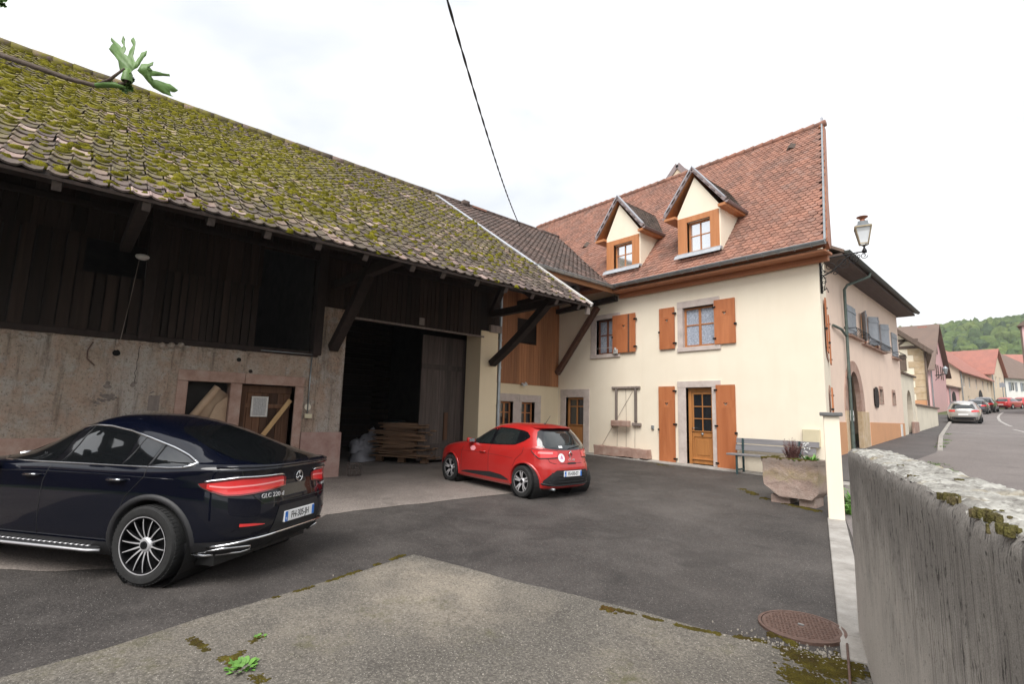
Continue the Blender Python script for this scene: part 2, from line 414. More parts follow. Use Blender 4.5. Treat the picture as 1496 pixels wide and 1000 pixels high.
wood('old_door', (.075, .032, .016), (.17, .085, .045), 'Z', .85, 10, .06, .5)
wood('fresh_plank', (.42, .25, .11), (.58, .38, .18), 'Z', .7, 8, .2, .15)
wood('stack_wood', (.10, .055, .032), (.32, .19, .11), 'X', .85, 8, .1, .6)
wood('bench_wood', (.13, .125, .13), (.25, .24, .245), 'X', .8, 12, .05, .25)
wood('grey_beam', (.16, .13, .115), (.30, .25, .22), 'Z', .9, 9, .2, .3)
wood('timber_brown', (.10, .07, .055), (.17, .125, .10), 'Z', .85, 9, .2, .3)
simple('barge_mauve', (.27, .215, .215), .5, 0, .12)
simple('zinc', (.36, .39, .41), .42, .75, .18, 4, .08)
simple('verge_metal', (.46, .47, .51), .42, .45, .12, 3, .05)
simple('white_metal', (.55, .54, .52), .5, .2, .1)
simple('zinc_dark', (.17, .185, .20), .65, .2, .2)
simple('lead_white', (.42, .44, .47), .55, .2, .12)
simple('black_iron', (.02, .02, .021), .5, .6, .2, 10, .2)
simple('copper_green', (.10, .13, .115), .6, .3, .3, 8, .15)
simple('copper', (.34, .14, .08), .5, .5, .3)
simple('cardboard', (.47, .33, .22), .85, 0, .12, 4, .1)
simple('paper_white', (.74, .73, .70), .8, 0, .08)
simple('black_void', (.006, .006, .006), 1, 0, 0)
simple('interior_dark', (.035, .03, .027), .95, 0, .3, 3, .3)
simple('bag_grey', (.27, .265, .29), .65, 0, .15, 5, .2)
simple('barrel_dark', (.035, .05, .05), .5, 0, .2)
simple('shutter_grey', (.26, .28, .31), .6, 0, .12)
simple('orange_blind', (.62, .30, .13), .7, 0, .06)
simple('dark_gutter', (.045, .05, .045), .5, .3, .2)
simple('soffit_dark', (.085, .06, .052), .75, 0, .2)
simple('plastic_white', (.72, .72, .70), .5, 0, .04)
simple('plastic_beige', (.62, .55, .38), .5, 0, .05)
simple('lace', (.62, .64, .68), .9, 0, .18, 30, .3)
simple('rust_steel', (.155, .098, .08), .7, .5, .25, 30, .3)
simple('road_paint', (.36, .34, .32), .8, 0, .2, 20)
simple('yellow_paint', (.60, .42, .12), .8, 0, .2)
simple('leaf_fig', (.09, .18, .035), .5, 0, .25, 20, .2)
simple('leaf_fresh', (.12, .27, .045), .6, 0, .3, 9, .1)
simple('leaf_grass', (.10, .19, .03), .6, 0, .3, 9, .1)
simple('red_shrub', (.13, .055, .05), .8, 0, .35, 20, .2)
simple('bark', (.10, .075, .06), .9, 0, .25, 14, .5, 40)
simple('soil', (.075, .055, .04), 1, 0, .3, 20, .6)
simple('cable_black', (.02, .02, .022), .6, 0, .1)
simple('bench_iron', (.045, .085, .09), .5, .4, .2)
simple('chrome', (.75, .76, .78), .12, 1, .03, 4, 0)
simple('badge_silver', (.62, .62, .63), .35, .2, .05, 4, 0)
simple('alu_rim', (.66, .66, .68), .3, .55, .06, 4, 0)
simple('rim_dark', (.02, .02, .022), .35, .6, .06, 4, 0)
simple('tyre', (.018, .018, .018), .85, 0, .2, 20, .3)
simple('trim_black', (.018, .018, .02), .55, 0, .12, 8, .1)
simple('gloss_black', (.008, .008, .01), .1, 0, .05, 8, 0, coat=1)
simple('plate_white', (.76, .77, .78), .35, 0, .03, 8, 0)
simple('plate_blue', (.03, .16, .55), .35, 0, .05, 8, 0)
simple('ink_black', (.012, .012, .012), .5, 0, .05, 8, 0)
simple('ink_pink', (.62, .08, .32), .5, 0, .05, 8, 0)
simple('sticker_pink', (.85, .35, .38), .5, 0, .05, 8, 0)
def mk_paint(name, c, metal=.25, rough=.22, dirt=.1, coat=1, spec=.5):
    t = NT(name); n = t.noise(420, 2); d = t.noise(3.5, 6, .65); sp = t.noise(60, 3, .7)
    k = t.mix(t.ramp(n, [(.4, 0), (.7, .2)]), c, tuple(min(1, x*1.2) for x in c))
    k = t.mix(t.math('MULTIPLY', t.ramp(d, [(.45, 0), (.75, 1)]), dirt), k, (.30, .28, .26))
    t.col(k).set(t.ramp(sp, [(.4, rough), (.7, rough+.08)]), metal, coat, spec); M[name] = t.m
mk_paint('paint_navy', (.0016, .0026, .0080), 0, .22, .002, 1, .05)
mk_paint('paint_red', (.44, .018, .016), .05, .28, .03, .8)
mk_paint('paint_silver', (.42, .40, .38), .6, .3, .05)
mk_paint('paint_blue', (.10, .12, .2), .4, .3, .05)
mk_paint('paint_grey', (.06, .063, .07), .3, .3, .05)
mk_paint('paint_dark', (.02, .021, .024), .3, .3, .05)
def mk_lamp_red():
    t = NT('lamp_red'); w = t.wave(38, axis='Z')
    t.col(t.mix(t.ramp(w, [(.3, 0), (.8, .5)]), (.62, .015, .022), (.85, .10, .09))).set(.12, 0, 1); M['lamp_red'] = t.m
    t = NT('lamp_dark'); t.col((.20, .006, .010)).set(.1, 0, 1); M['lamp_dark'] = t.m
    t = NT('lamp_bright'); t.col((.85, .30, .30)).set(.12, 0, 1); M['lamp_bright'] = t.m
    t = NT('car_glass'); t.col((.006, .007, .008)).set(.03, 0, 1, .6); M['car_glass'] = t.m
    t = NT('hatch_glass'); t.col((.018, .022, .022)).set(.04, 0, 1, .6); M['hatch_glass'] = t.m
    t = NT('window_glass'); n = t.noise(2.2, 3)
    t.col((.02, .022, .025)).set(.04, 0, 0, .9); t.b.inputs['Coat Weight'].default_value = .6; t.bump(n, .03, .05); M['window_glass'] = t.m
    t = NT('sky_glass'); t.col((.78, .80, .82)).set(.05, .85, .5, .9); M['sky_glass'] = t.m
    t = NT('lantern_glass'); t.col((.75, .78, .80)).set(.25, 0, 0, .5); t.b.inputs['Alpha'].default_value = .55; M['lantern_glass'] = t.m
    t = NT('curtain_glass'); g = t.noise(9, 5, .7); v = t.vor(26)
    c = t.ramp(t.mix(.5, g, v), [(.3, (.24, .27, .33)), (.5, (.37, .41, .49)), (.7, (.52, .56, .64))])
    t.col(c).set(.35, 0, .8, .5, coatr=.02); M['curtain_glass'] = t.m
mk_lamp_red()
wood('brown_win', (.16, .055, .03), (.26, .10, .055), 'Z', .45, 8, .1, .15, .1)
wood('brown_verge', (.26, .085, .035), (.38, .145, .06), 'Y', .5, 8, .06, .2)
mk_stone('buff_stone', (.46, .33, .20), (.55, .42, .28), (.60, .48, .36))
simple('brass_worn', (.33, .27, .18), .5, .5, .2)

simple('white_wood', (.62, .60, .56), .7, 0, .15, 20)
simple('net_curtain', (.46, .45, .44), .9, 0, .2, 30)
def mk_trough():
    t = NT('trough_stone'); z = t.sep()[2]; a = t.noise(4, 6, .7); f = t.noise(60, 5, .75); v = t.vor(45)
    c = t.ramp(a, [(.3, (.30, .215, .18)), (.5, (.40, .30, .255)), (.7, (.47, .38, .33))])
    band = t.math('MULTIPLY', t.ramp(t.math('ADD', z, t.math('MULTIPLY', t.math('SUBTRACT', a, .5), .7)), [(.40, 0), (.52, 1), (.66, .2)]), .55)
    c = t.mix(band, c, (.30, .25, .11))
    top = t.ramp(t.math('ADD', z, t.math('MULTIPLY', t.math('SUBTRACT', a, .5), .5)), [(.62, 0), (.78, .65)]); c = t.mix(top, c, (.17, .145, .13))
    c = t.mix(t.ramp(f, [(.5, 0), (.66, .6)]), c, (.15, .11, .09)); c = t.mix(t.ramp(v, [(.08, .5), (.2, 0)]), c, (.55, .50, .45))
    t.col(c).set(.95, spec=.15); t.bump(t.mix(.5, f, v), .8, .012); M['trough_stone'] = t.m
mk_trough()
# ------------------------------------------------------------------ ground, court, road
def structure(o): o['kind'] = 'structure'; return o
def sheet(name, poly, mat, dz, step=1.0, wavy=0):
    """a level-following sheet from a plan polygon, cut into strips so that it bends with the ground"""
    bm = bmesh.new()
    vs = [bm.verts.new((x, y, 0)) for x, y in poly]; bm.faces.new(vs)
    ys = [p[1] for p in poly]; xs = [p[0] for p in poly]
    for k in range(int((max(ys)-min(ys))/step)):
        y = min(ys)+(k+1)*step
        bmesh.ops.bisect_plane(bm, geom=bm.verts[:]+bm.edges[:]+bm.faces[:], plane_co=(0, y, 0), plane_no=(0, 1, 0))
    for x in (-16, 3):
        if min(xs) < x < max(xs): bmesh.ops.bisect_plane(bm, geom=bm.verts[:]+bm.edges[:]+bm.faces[:], plane_co=(x, 0, 0), plane_no=(1, 0, 0))
    bmesh.ops.triangulate(bm, faces=bm.faces[:])
    for v in bm.verts: v.co.z = G(v.co.x, v.co.y)+dz
    for f in bm.faces:
        if f.normal.z < 0: f.normal_flip()
    me = bpy.data.meshes.new(name); bm.to_mesh(me); bm.free(); me.materials.append(mat)
    o = bpy.data.objects.new(name, me); C.objects.link(o)
    return structure(o)
gx = [-1500, -700, -300, -120, -60, -30, -20, -16, -12, -8, -4, 0, 3, 8, 20, 60, 150, 400, 900, 1500]
gy = [-400, -100, -30, -8, -4, -1.7]+[y for y in range(0, 15)]+[20, 30, 45, 60, 80, 100, 130, 170, 240, 330, 500, 900, 1600]
t = NT('meadow'); t.col(t.ramp(t.noise(.08, 6), [(.35, (.06, .085, .025)), (.7, (.12, .14, .05))])).set(1); M['meadow'] = t.m
mb = MB(); mb.grid(lambda i, j: (gx[i], gy[j], G(gx[i], gy[j])-.03-(.6 if gy[j] < 40 and gx[i] < -14 else 0)), len(gx), len(gy))
structure(mb.build('ground', M['meadow']))
random.seed(3)
def wavy(pts, amp, n=6):
    out = []
    for (a, b) in zip(pts[:-1], pts[1:]):
        for k in range(n):
            t_ = k/n; x = a[0]+(b[0]-a[0])*t_; y = a[1]+(b[1]-a[1])*t_
            out.append((x+amp*(noise.noise((x*1.3, y*1.3, 0))), y+amp*noise.noise((x*1.3, y*1.3, 9))))
    return out+[pts[-1]]
sheet('courtyard', [(-13.43, -9), (4, -9), (4, 14.6), (-13.43, 14.6)], M['asphalt'], 0.0)
# dry ground under the deep eaves: its edge is the drip line
edge = wavy([(-8.0, 7.3), (-8.12, 5.2), (-8.22, 3.35)], .16, 7)+wavy([(-8.0, 3.1), (-7.4, 2.0), (-6.6, 1.35), (-6.75, .85), (-7.1, .2), (-8.0, -.9), (-8.4, -9)], .14, 6)
sheet('dry_ground', edge+[(-13.4, -9), (-13.4, 9.85), (-9.4, 9.6)], M['asphalt_dry'], .005)
# pale gravel concrete slab in front, with a ragged mossy edge
ap, le, ri = onG(605, 812), onG(12, 989), onG(1150, 951)
dl = (le-ap).normalized()
P = wavy([(le.x+dl.x*8, le.y+dl.y*8), (ap.x, ap.y), (ri.x, ri.y), (-1.2, 4.42)], .05, 30)
sheet('concrete_apron', P+[(.2, .8), (2.5, -5.5), (2, -9)], M['gravel_concrete'], .006)
sheet('garage_floor', [(-20, 3.2), (-12.0, 3.2), (-12.0, 9.8), (-20, 9.8)], M['asphalt_dry'], .012)
# kerb strip along the house foot and the property-line kerb
mb = MB()
for k in range(20):
    x0 = -12.4+k*.425; x1 = x0+.425
    mb.hexa([(x0, 13.62, G(x0, 13.6)-.1), (x1, 13.62, G(x1, 13.6)-.1), (x1, 14.02, G(x1, 14)-.1), (x0, 14.02, G(x0, 14)-.1),
             (x0, 13.62, G(x0, 13.6)+.022), (x1, 13.62, G(x1, 13.6)+.022), (x1, 14.02, G(x1, 14)+.035), (x0, 14.02, G(x0, 14)+.035)])
structure(mb.build('house_kerb', M['kerb_concrete']))
def along(a, b, n): return [(a[0]+(b[0]-a[0])*k/n, a[1]+(b[1]-a[1])*k/n) for k in range(n+1)]
mb = MB(); A = along((-3.15, 9.74), (-1.43, 4.55), 12); B = along((-2.90, 9.78), (-1.2, 4.62), 12)
for k in range(12):
    q = [A[k], B[k], B[k+1], A[k+1]]
    mb.hexa([(x, y, G(x, y)-.1) for x, y in q]+[(x, y, G(x, y)+.028) for x, y in q])
structure(mb.build('boundary_kerb', M['kerb_concrete'], bevel=.008))
# street beyond the wall
road = [(-4.0, 14.3), (-4.0, 23.4), (-4.35, 26), (-5.15, 31.3), (-7.2, 47.4), (-9.6, 64), (-10.4, 78), (-8.6, 96), (-3, 118), (10, 132), (40, 140), (40, 14.3)]
sheet('road', [(-1.25, 5.2), (-3.9, 12.6)]+road[0:]+[(40, -9), (2.6, -9), (.4, .5)], M['road'], .010)
pv = [(-4.0, 14.3), (-4.0, 23.4), (-4.35, 26), (-5.15, 31.3), (-7.2, 47.4), (-9.6, 64)]
sheet('pavement', pv+[(-13, 66), (-9.5, 47), (-7.6, 32), (-6.9, 22.5), (-5.2, 16), (-4.75, 14.3)], M['pavement'], .013)
mb = MB(); kp = [(-4.1, 24.2), (-4.38, 26), (-5.2, 31.3), (-6.1, 38.4), (-7.25, 47.4), (-9.65, 64)]
for a, b in zip(kp[:-1], kp[1:]):
    q = [a, (a[0]+.16, a[1]), (b[0]+.16, b[1]), b]; lo = .03 if a[1] < 25 else .11
    mb.hexa([(x, y, G(x, y)-.1) for x, y in q]+[(x, y, G(x, y)+h) for (x, y), h in zip(q, (lo, lo, .11, .11))])
structure(mb.build('street_kerb', M['kerb_concrete'], bevel=.01))
mb = MB(); 
for (px, py, w, l, an) in ((1410, 633.5, 1.3, .07, 0), ):
    p = onG(px, py); mb.quad(*[(p.x+dx, p.y+dy, G(p.x+dx, p.y+dy)+.02) for dx, dy in ((-w/2, -l), (w/2, -l), (w/2, l), (-w/2, l))])
for pts in ([(1466, 603), (1460, 607), (1458, 611), (1461, 616), (1472, 622), (1478, 624)], [(1481, 628.5), (1496, 632), (1520, 638)]):
    q = [onG(*p) for p in pts]
    for a, b in zip(q[:-1], q[1:]):
        d = (b-a).normalized(); s_ = Vector((-d.y, d.x, 0))*.08
        mb.quad(*[(v.x, v.y, G(v.x, v.y)+.02) for v in (a-s_, b-s_, b+s_, a+s_)])
structure(mb.build('road_marking', M['road_paint']))

# moss in the seams, weeds
def blob(mb, c, rx, ry, rz, n1=5, n2=9, rot=0, jit=.25, U=None, V=None, N=None):
    c = Vector(c); U = U or Vector((1, 0, 0)); V = V or Vector((0, 1, 0)); N = N or Vector((0, 0, 1)); ca, sa = math.cos(rot), math.sin(rot)
    s_ = random.random()*50; vs = [c+N*rz*(1+.2*random.random())]; 
    for i in range(1, n1):
        th = PI/2*i/(n1-1)
        for k in range(n2):
            ph = 2*PI*k/n2; x, y = math.sin(th)*math.cos(ph), math.sin(th)*math.sin(ph)
            j = 1+jit*noise.noise((x*1.7+s_, y*1.7, s_)) + jit*.5*random.uniform(-1, 1)
            a, b = rx*x*j, ry*y*j
            vs.append(c+U*(a*ca-b*sa)+V*(a*sa+b*ca)+N*(rz*math.cos(th)*j if i < n1-1 else -.02))
    fs = [(0, 1+k, 1+(k+1) % n2) for k in range(n2)]
    for i in range(n1-2):
        for k in range(n2):
            a = 1+i*n2; fs.append((a+k, a+n2+k, a+n2+(k+1) % n2, a+(k+1) % n2))
    mb.add(vs, fs)
random.seed(11)
mb = MB()
def seam(pts, n, w, h, skip=.3):
    q = [onG(*p) for p in pts]; L = [(b-a).length for a, b in zip(q[:-1], q[1:])]; T = sum(L)
    for _ in range(n):
        s_ = random.random()*T; k = 0
        while s_ > L[k]: s_ -= L[k]; k += 1
        p = q[k].lerp(q[k+1], s_/L[k])
        if noise.noise((p.x*4.5, p.y*4.5, 4)) < skip-.5: continue
        x = p.x+random.gauss(0, w*.4); y = p.y+random.gauss(0, w*.4)
        r_ = random.uniform(.005, .017)*(1+.8*(random.random() < .1))
        blob(mb, (x, y, G(x, y)+.004), r_*random.uniform(1, 2), r_, h*random.uniform(.4, 1), 4, 7, random.random()*3)
seam([(880, 888), (950, 905), (1010, 920), (1060, 930), (1110, 938), (1150, 949), (1190, 965)], 1500, .022, .008, .42)
seam([(1165, 958), (1200, 975), (1225, 985), (1245, 965)], 2600, .13, .010, .36)
seam([(1150, 985), (1200, 1005), (1250, 1020)], 1200, .15, .010, .36)
seam([(1125, 930), (1140, 925), (1160, 945)], 350, .035, .012, .45)
seam([(1228, 880), (1236, 920), (1245, 950)], 500, .035, .012, .42)
seam([(268, 930), (300, 950), (335, 968), (365, 985), (385, 1000)], 450, .04, .006, .38)
seam([(335, 968), (360, 950), (385, 925)], 200, .03, .007, .36)
seam([(590, 812), (540, 830), (460, 858), (400, 875)], 500, .03, .008, .42)
seam([(1085, 715), (1110, 727), (1150, 737), (1195, 748)], 1300, .10, .008, .40)
seam([(868, 660), (920, 668), (980, 683)], 500, .12, .007, .38)
o = mb.build('ground_moss', M['ground_moss'], smooth=True); o['kind'] = 'stuff'
mb = MB()
for (px, py, sx, sy, n) in ((1180, 958, .17, .10, 120), (1140, 950, .12, .08, 40), (1215, 960, .14, .08, 80), (1100, 940, .2, .1, 30), (700, 930, .9, .5, 60)):
    p = onG(px, py)
    for _ in range(n):
        x, y = p.x+random.gauss(0, sx), p.y+random.gauss(0, sy); q = random.uniform(.003, .009); blob(mb, (x, y, G(x, y)+.008), q*random.uniform(1, 1.6), q, q*.7, 4, 6, random.random()*3, .3)
o = mb.build('pebbles', M['pebble'], smooth=True); o['kind'] = 'stuff'
mb = MB(); p = onG(889, 893)
for _ in range(60): blob(mb, (p.x+random.gauss(0, .035), p.y+random.gauss(0, .022), p.z+.004), .016, .013, .014, 4, 7, random.random(), .5)
o = mb.build('moss_clump', M['rust_moss'], smooth=True, loc=tuple(p)); tag(o, 'small rusty moss clump on the joint between the dark and the pale paving', 'moss')
def leafblade(mb, p, d, L, w, droop=.3):
    d = Vector(d).normalized(); s_ = d.cross(Vector((0, 0, 1)))
    if s_.length < .05: s_ = Vector((1, 0, 0))
    s_.normalize(); pts = [Vector(p)+d*L*t-Vector((0, 0, droop*L*t*t)) for t in (0, .35, .7, 1)]
    ws = (.3, 1, .7, .05); vs = []
    for q, k in zip(pts, ws): vs += [q-s_*w*k/2, q+s_*w*k/2]
    mb.add(vs, [(0, 1, 3, 2), (2, 3, 5, 4), (4, 5, 7, 6)])
def tuft(mb, c, n, L, w, spread=.5, rad=.05):
    for _ in range(n):
        a = random.random()*2*PI; r_ = random.random()*rad
        el = random.uniform(.4, 1.3)
        leafblade(mb, (c[0]+math.cos(a)*r_, c[1]+math.sin(a)*r_, c[2]), (math.cos(a)*spread, math.sin(a)*spread, el), L*random.uniform(.5, 1.1), w*random.uniform(.6, 1.2), random.uniform(.1, .6))
for (px, py, n, L, w, rad, lab) in ((352, 978, 46, .075, .035, .09, 'small green weed growing in the paving crack near the bottom edge'), (378, 934, 14, .04, .02, .05, 'tiny sparse weed at the end of the short paving crack')):
    p = onG(px, py); mb = MB(); tuft(mb, (p.x, p.y, p.z+.006), n, L, w, .8, rad)
    tag(mb.build('weed', M['leaf_fresh'], loc=(p.x, p.y, p.z)), lab, 'weed', 'weeds in the paving')
# weeds between pillar and wall
for i, (px, py, n, L, w, rad, lab) in enumerate(((1232, 697, 130, .42, .05, .16, 'tall bright green weed clump between the cream pillar and the grey wall'), (1230, 720, 60, .24, .05, .12, 'low green weed in front of the tall clump beside the pillar'))):
    p = Vector((-3.12+.12*i, 11.2-.8*i, 0)); p.z = G(p.x, p.y); mb = MB(); tuft(mb, p, n, L, w, .45, rad)
    for _ in range(40):
        q = p+Vector((random.gauss(0, .13), random.gauss(0, .18), random.uniform(.05, L*.9))); a = random.random()*6.3
        leafblade(mb, q, (math.cos(a), math.sin(a), .2), .1, .07, .3)
    tag(mb.build('weed', M['leaf_fresh'], loc=tuple(p)), lab, 'weed', 'weeds by the boundary wall')
mb = MB(); random.seed(5)
for (px, py) in ((1378, 655), (1381, 645), (1384, 636), (1380, 650)):
    p = onG(px, py)
    for _ in range(10): tuft(mb, (p.x+random.gauss(0, .1), p.y+random.gauss(0, .6), p.z+.02), 9, .13, .015, .5, .05)
for (px, py, n) in ((1364, 680, 26), (1390, 690, 16)):
    p = onG(px, py)
    for _ in range(n): x, y = p.x+random.gauss(0, .12), p.y+random.gauss(0, .45); tuft(mb, (x, y, G(x, y)+.01), 9, .05, .02, .8, .08)
o = mb.build('verge_grass', M['leaf_grass']); o['kind'] = 'stuff'

# manhole cover
mc = (onG(1112, 908)+onG(1232, 930)+onG(1172, 945)+onG(1170, 897))/4
mh = thing('manhole_cover', 'round rusty manhole cover with raised studs set in the asphalt near the wall', 'manhole cover', tuple(mc), (math.atan(.025), 0, 0))
rr = .30
mb = MB(); mb.lathe([(0, -.02), (rr, -.02), (rr, .022), (rr-.012, .026), (0, .026)], (0, 0, 0), n=48)
for i in range(-9, 10):
    for j in range(-9, 10):
        x, y = i*.032+(.016 if j % 2 else 0), j*.032
        if x*x+y*y < (rr-.03)**2 and x*x+y*y > .0016:
            mb.obox((x, y, .028), (.009, .004 if (i+j) % 2 else -.004, 0), (-.003, .007, 0), (0, 0, .004))
mb.build('lid', M['rust_steel'], mh, local=True)
mb = MB(); mb.lathe([(rr+.006, -.02), (rr+.03, -.02), (rr+.03, .024), (rr+.006, .024)], (0, 0, 0), n=48, close=True); mb.build('rim', M['rust_steel'], mh, local=True)
mb = MB(); mb.obox((0, 0, .031), (.022, 0, 0), (0, .01, 0), (0, 0, .004)); mb.build('key_slot', M['zinc'], mh, local=True)
mb = MB(); a, b = onG(1238, 948), onG(1242, 1000); mb.tube([a+Vector((0, 0, .03)), a.lerp(b, .5)+Vector((0, 0, .032)), b+(b-a)*.5+Vector((0, 0, .03))], .009, 8)
tag(mb.build('iron_rod', M['rust_steel'], loc=tuple(a), smooth=True), 'thin rusty iron rod lying in moss at the foot of the grey wall', 'rod')
# ------------------------------------------------------------------ barn
XB = -12.04
barn = thing('barn', 'old barn with mossy tiled roof, blackened boards and a dark open gateway', 'barn', (XB, 4, G(XB, 4)))
YA, YE = -6.0, 9.87
EX, EZ, RGX, RGZ = -8.36, 2.78, -16.1, 8.15
SL = (RGZ-EZ)/(EX-RGX)
def roofz(x): return EZ+(EX-x)*SL
# masonry
mb = MB(); zb = -1.75; H = 1.19-zb
ops = [(1.87-YA, 2.64-YA, -.5-zb, .455-zb), (2.86-YA, 3.96-YA, 0, .455-zb), (2.15-YA-2.9, 2.15-YA-2.9+.001, 0, .001)]
ops = ops[:2]
wall(mb, (XB, YA, zb), (0, 1, 0), 4.42-YA, H, (1, 0, 0), ops, .35)
mb.box(XB-.45, XB-.0, YA, 4.42, 1.185, 1.2)
mb.build('masonry_wall', M['barn_plaster'], barn)
# pit holes and a niche in the plaster
def dens_(pts, n):
    return [a.lerp(b, k/n) for a, b in zip(pts[:-1], pts[1:]) for k in range(n)]+[pts[-1]]
def hole(name, px, py, r, mat='black_void'):
    p = onX(px, py, XB); mb = MB(); n = 14
    mb.add([(XB+.004, p.y+math.cos(2*PI*k/n)*r*(1+.25*noise.noise((k*.9, px, 0))), p.z+math.sin(2*PI*k/n)*r*(1+.25*noise.noise((k*.9, 7, py)))) for k in range(n)], [tuple(range(n))])
    mb.build(name, M[mat], barn)
hole('wall_hole', 170, 516, .06); hole('wall_hole', 349, 526, .045); hole('wall_hole', 366, 543, .04, 'dark_beam')
random.seed(6)
def splotch(px, py, r, n):
    """ragged patch of soot and lost plaster made of many small flakes"""
    c = onX(px, py, XB); mb = MB()
    for _ in range(n):
        y = c.y+random.gauss(0, r*.55); z = c.z+random.gauss(0, r*.4); q = random.uniform(.008, .035); m = 9; o_ = random.random()*9; x = XB+.004+random.random()*.002
        mb.add([(x, y+q*1.3*math.cos(2*PI*k/m)*(1+.6*noise.noise((k, o_, 0))), z+q*math.sin(2*PI*k/m)*(1+.6*noise.noise((k, o_, 5)))) for k in range(m)], [tuple(range(m))])
    mb.build('soot_mark', M['grey_beam'], barn)['kind'] = 'stuff'
for a in ((158, 563, .06, 12), (158, 580, .09, 26), (148, 586, .10, 12), (195, 562, .04, 8), (220, 577, .05, 8)): splotch(*a)
mb = MB()
for q in (((204, 505), (199, 535), (195, 560)),):
    pts = [onX(*p, XB+.002) for p in q]; mb = MB(); mb.tube([p+Vector((0, random.uniform(-.015, .015), 0)) for p in dens_(pts, 5)], .005, 4); mb.build('plaster_crack', M['dark_beam'], barn)
mb = MB(); a, b = onX(217, 578, XB), onX(231, 601, XB)
mb.box(XB-.1, XB+.012, a.y-.03, a.y, b.z, a.z); mb.box(XB-.1, XB+.012, b.y, b.y+.03, b.z, a.z); mb.box(XB-.1, XB+.03, a.y-.04, b.y+.04, b.z-.03, b.z); mb.prism([(XB-.05, a.y-.04, a.z), (XB-.05, b.y+.04, a.z), (XB-.05, (a.y+b.y)/2, a.z+.07)], (.07, 0, 0))
mb.box(XB+.001, XB+.004, a.y, b.y, b.z, a.z, 1)
mb.build('wall_niche', [M['barn_plaster'], M['grey_beam']], barn)
mb = MB(); pts = [onX(*q, XB+.03) for q in ((136, 500), (128, 512), (127, 524), (138, 534))]; mb.tube(pts, .012, 6); mb.build('rusty_hook', M['rust_steel'], barn, smooth=True)
# rough lime lip under the boards
random.seed(4); mb = MB()
for k in range(70):
    y = random.uniform(YA, 4.3); blob(mb, (XB-.02, y, 1.12+random.uniform(-.05, .06)), random.uniform(.05, .16), random.uniform(.04, .09), .05, 4, 8, 0, .3, Vector((0, 1, 0)), Vector((0, 0, 1)), Vector((1, 0, 0)))
for px in (236, 250, 264):
    p = onX(px, 503, XB); mb.tube([(XB-.1, p.y, p.z-.03), (XB+.07, p.y, p.z-.03)], .06, 8)
mb.build('plaster_lip', M['barn_plaster'], barn, smooth=True)['kind'] = 'stuff'
# corner pier and pink plinth
mb = MB(); mb.box(XB-.5, XB+.02, 4.42, 5.07, -1.75, 2.4); mb.build('corner_pier', M['barn_plaster'], barn, bevel=.03, seg=2)
mb = MB(); mb.box(XB-.48, XB+.055, 4.16, 5.11, -1.8, -.57); mb.build('plinth', M['pink_plinth'], barn, bevel=.02, seg=2)
mb = MB(); mb.box(XB-.3, XB+.03, -6, 1.66, -1.8, -.66); mb.build('low_plinth', M['sandstone'], barn, bevel=.02)
# sandstone frame of door and hatch
mb = MB()
mb.box(XB-.3, XB+.035, 1.68, 2.9, .455, .68); mb.box(XB-.3, XB+.033, 2.905, 4.15, .455, .672)
mb.box(XB-.3, XB+.03, 1.68, 1.87, -.72, .452); mb.box(XB-.3, XB+.032, 2.64, 2.86, -1.75, .452); mb.box(XB-.3, XB+.03, 3.96, 4.15, -1.75, .452); mb.box(XB-.3, XB+.04, 1.66, 2.64, -.72, -.5)
mb.build('stone_frame', M['sandstone'], barn, bevel=.015, seg=2)
dr = None
mb = MB(); y = 2.87
while y < 3.93:
    w = random.uniform(.13, .19); mb.box(XB-.27, XB-.23+random.uniform(0, .008), y, min(y+w, 3.95)-.006, -1.7, .30); y += w
mb.box(XB-.23, XB-.19, 2.88, 3.95, .28, .44); mb.box(XB-.225, XB-.2, 2.88, 3.95, -.05, .04); mb.box(XB-.22, XB-.19, 2.87, 3.0, -1.7, .28)
dr = mb.build('barn_door', M['old_door'], barn, bevel=.004)
mb = MB(); mb.box(XB-.19, XB-.175, 3.14, 3.44, -.2, .16, 1); 
for a, b, c, d in ((3.12, 3.16, -.24, .2), (3.42, 3.46, -.24, .2)): mb.box(XB-.19, XB-.16, a, b, c, d)
for c in (-.24, .165): mb.box(XB-.19, XB-.162, 3.16, 3.42, c, c+.035)
for k in range(7): mb.box(XB-.176, XB-.168+.004*(k % 2), 3.165+k*.036, 3.165+k*.036+.028, -.2, .16, 1)
mb.build('door_window', [M['white_wood'], M['net_curtain']], barn)
p = [onX(*q, XB-.12) for q in ((386, 632), (424, 585))]
mb = MB(); mb.bar(p[0]+Vector((0, -.28, -.45)), p[1], .1, .04, (1, 0, 0)); tag(mb.build('plank', M['fresh_plank'], loc=tuple(p[0]), bevel=.004), 'yellowish plank leaning across the old brown barn door', 'plank')
# hatch: dark with a rolled sheet of cardboard
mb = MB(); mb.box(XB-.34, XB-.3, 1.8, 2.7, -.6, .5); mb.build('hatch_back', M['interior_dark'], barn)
def roll(name, q, r, wid, lab, x):
    a, b = onX(*q[0], x), onX(*q[1], x); d = (b-a).normalized(); n_ = d.cross(Vector((1, 0, 0))).normalized()
    mb = MB(); prof = [(r*math.cos(t_), r*math.sin(t_)) for t_ in [PI*.1*k for k in range(0, 14)]]+[(-.0, -r*1.1), (wid, -r*.9)]
    vs = [];
    for base in (a, b):
        for (u, w_) in prof: vs.append(base+n_*u+Vector((1, 0, 0))*w_)
    m = len(prof); mb.add(vs, [(i, i+1, m+i+1, m+i) for i in range(m-1)])
    o = mb.build(name, M['cardboard'], loc=tuple(a), smooth=True, solid=.006); tag(o, lab, 'cardboard')
roll('cardboard_sheet', ((272, 620), (318, 566)), .07, .34, 'curled sheet of brown cardboard sticking out of the barn hatch', XB-.1)
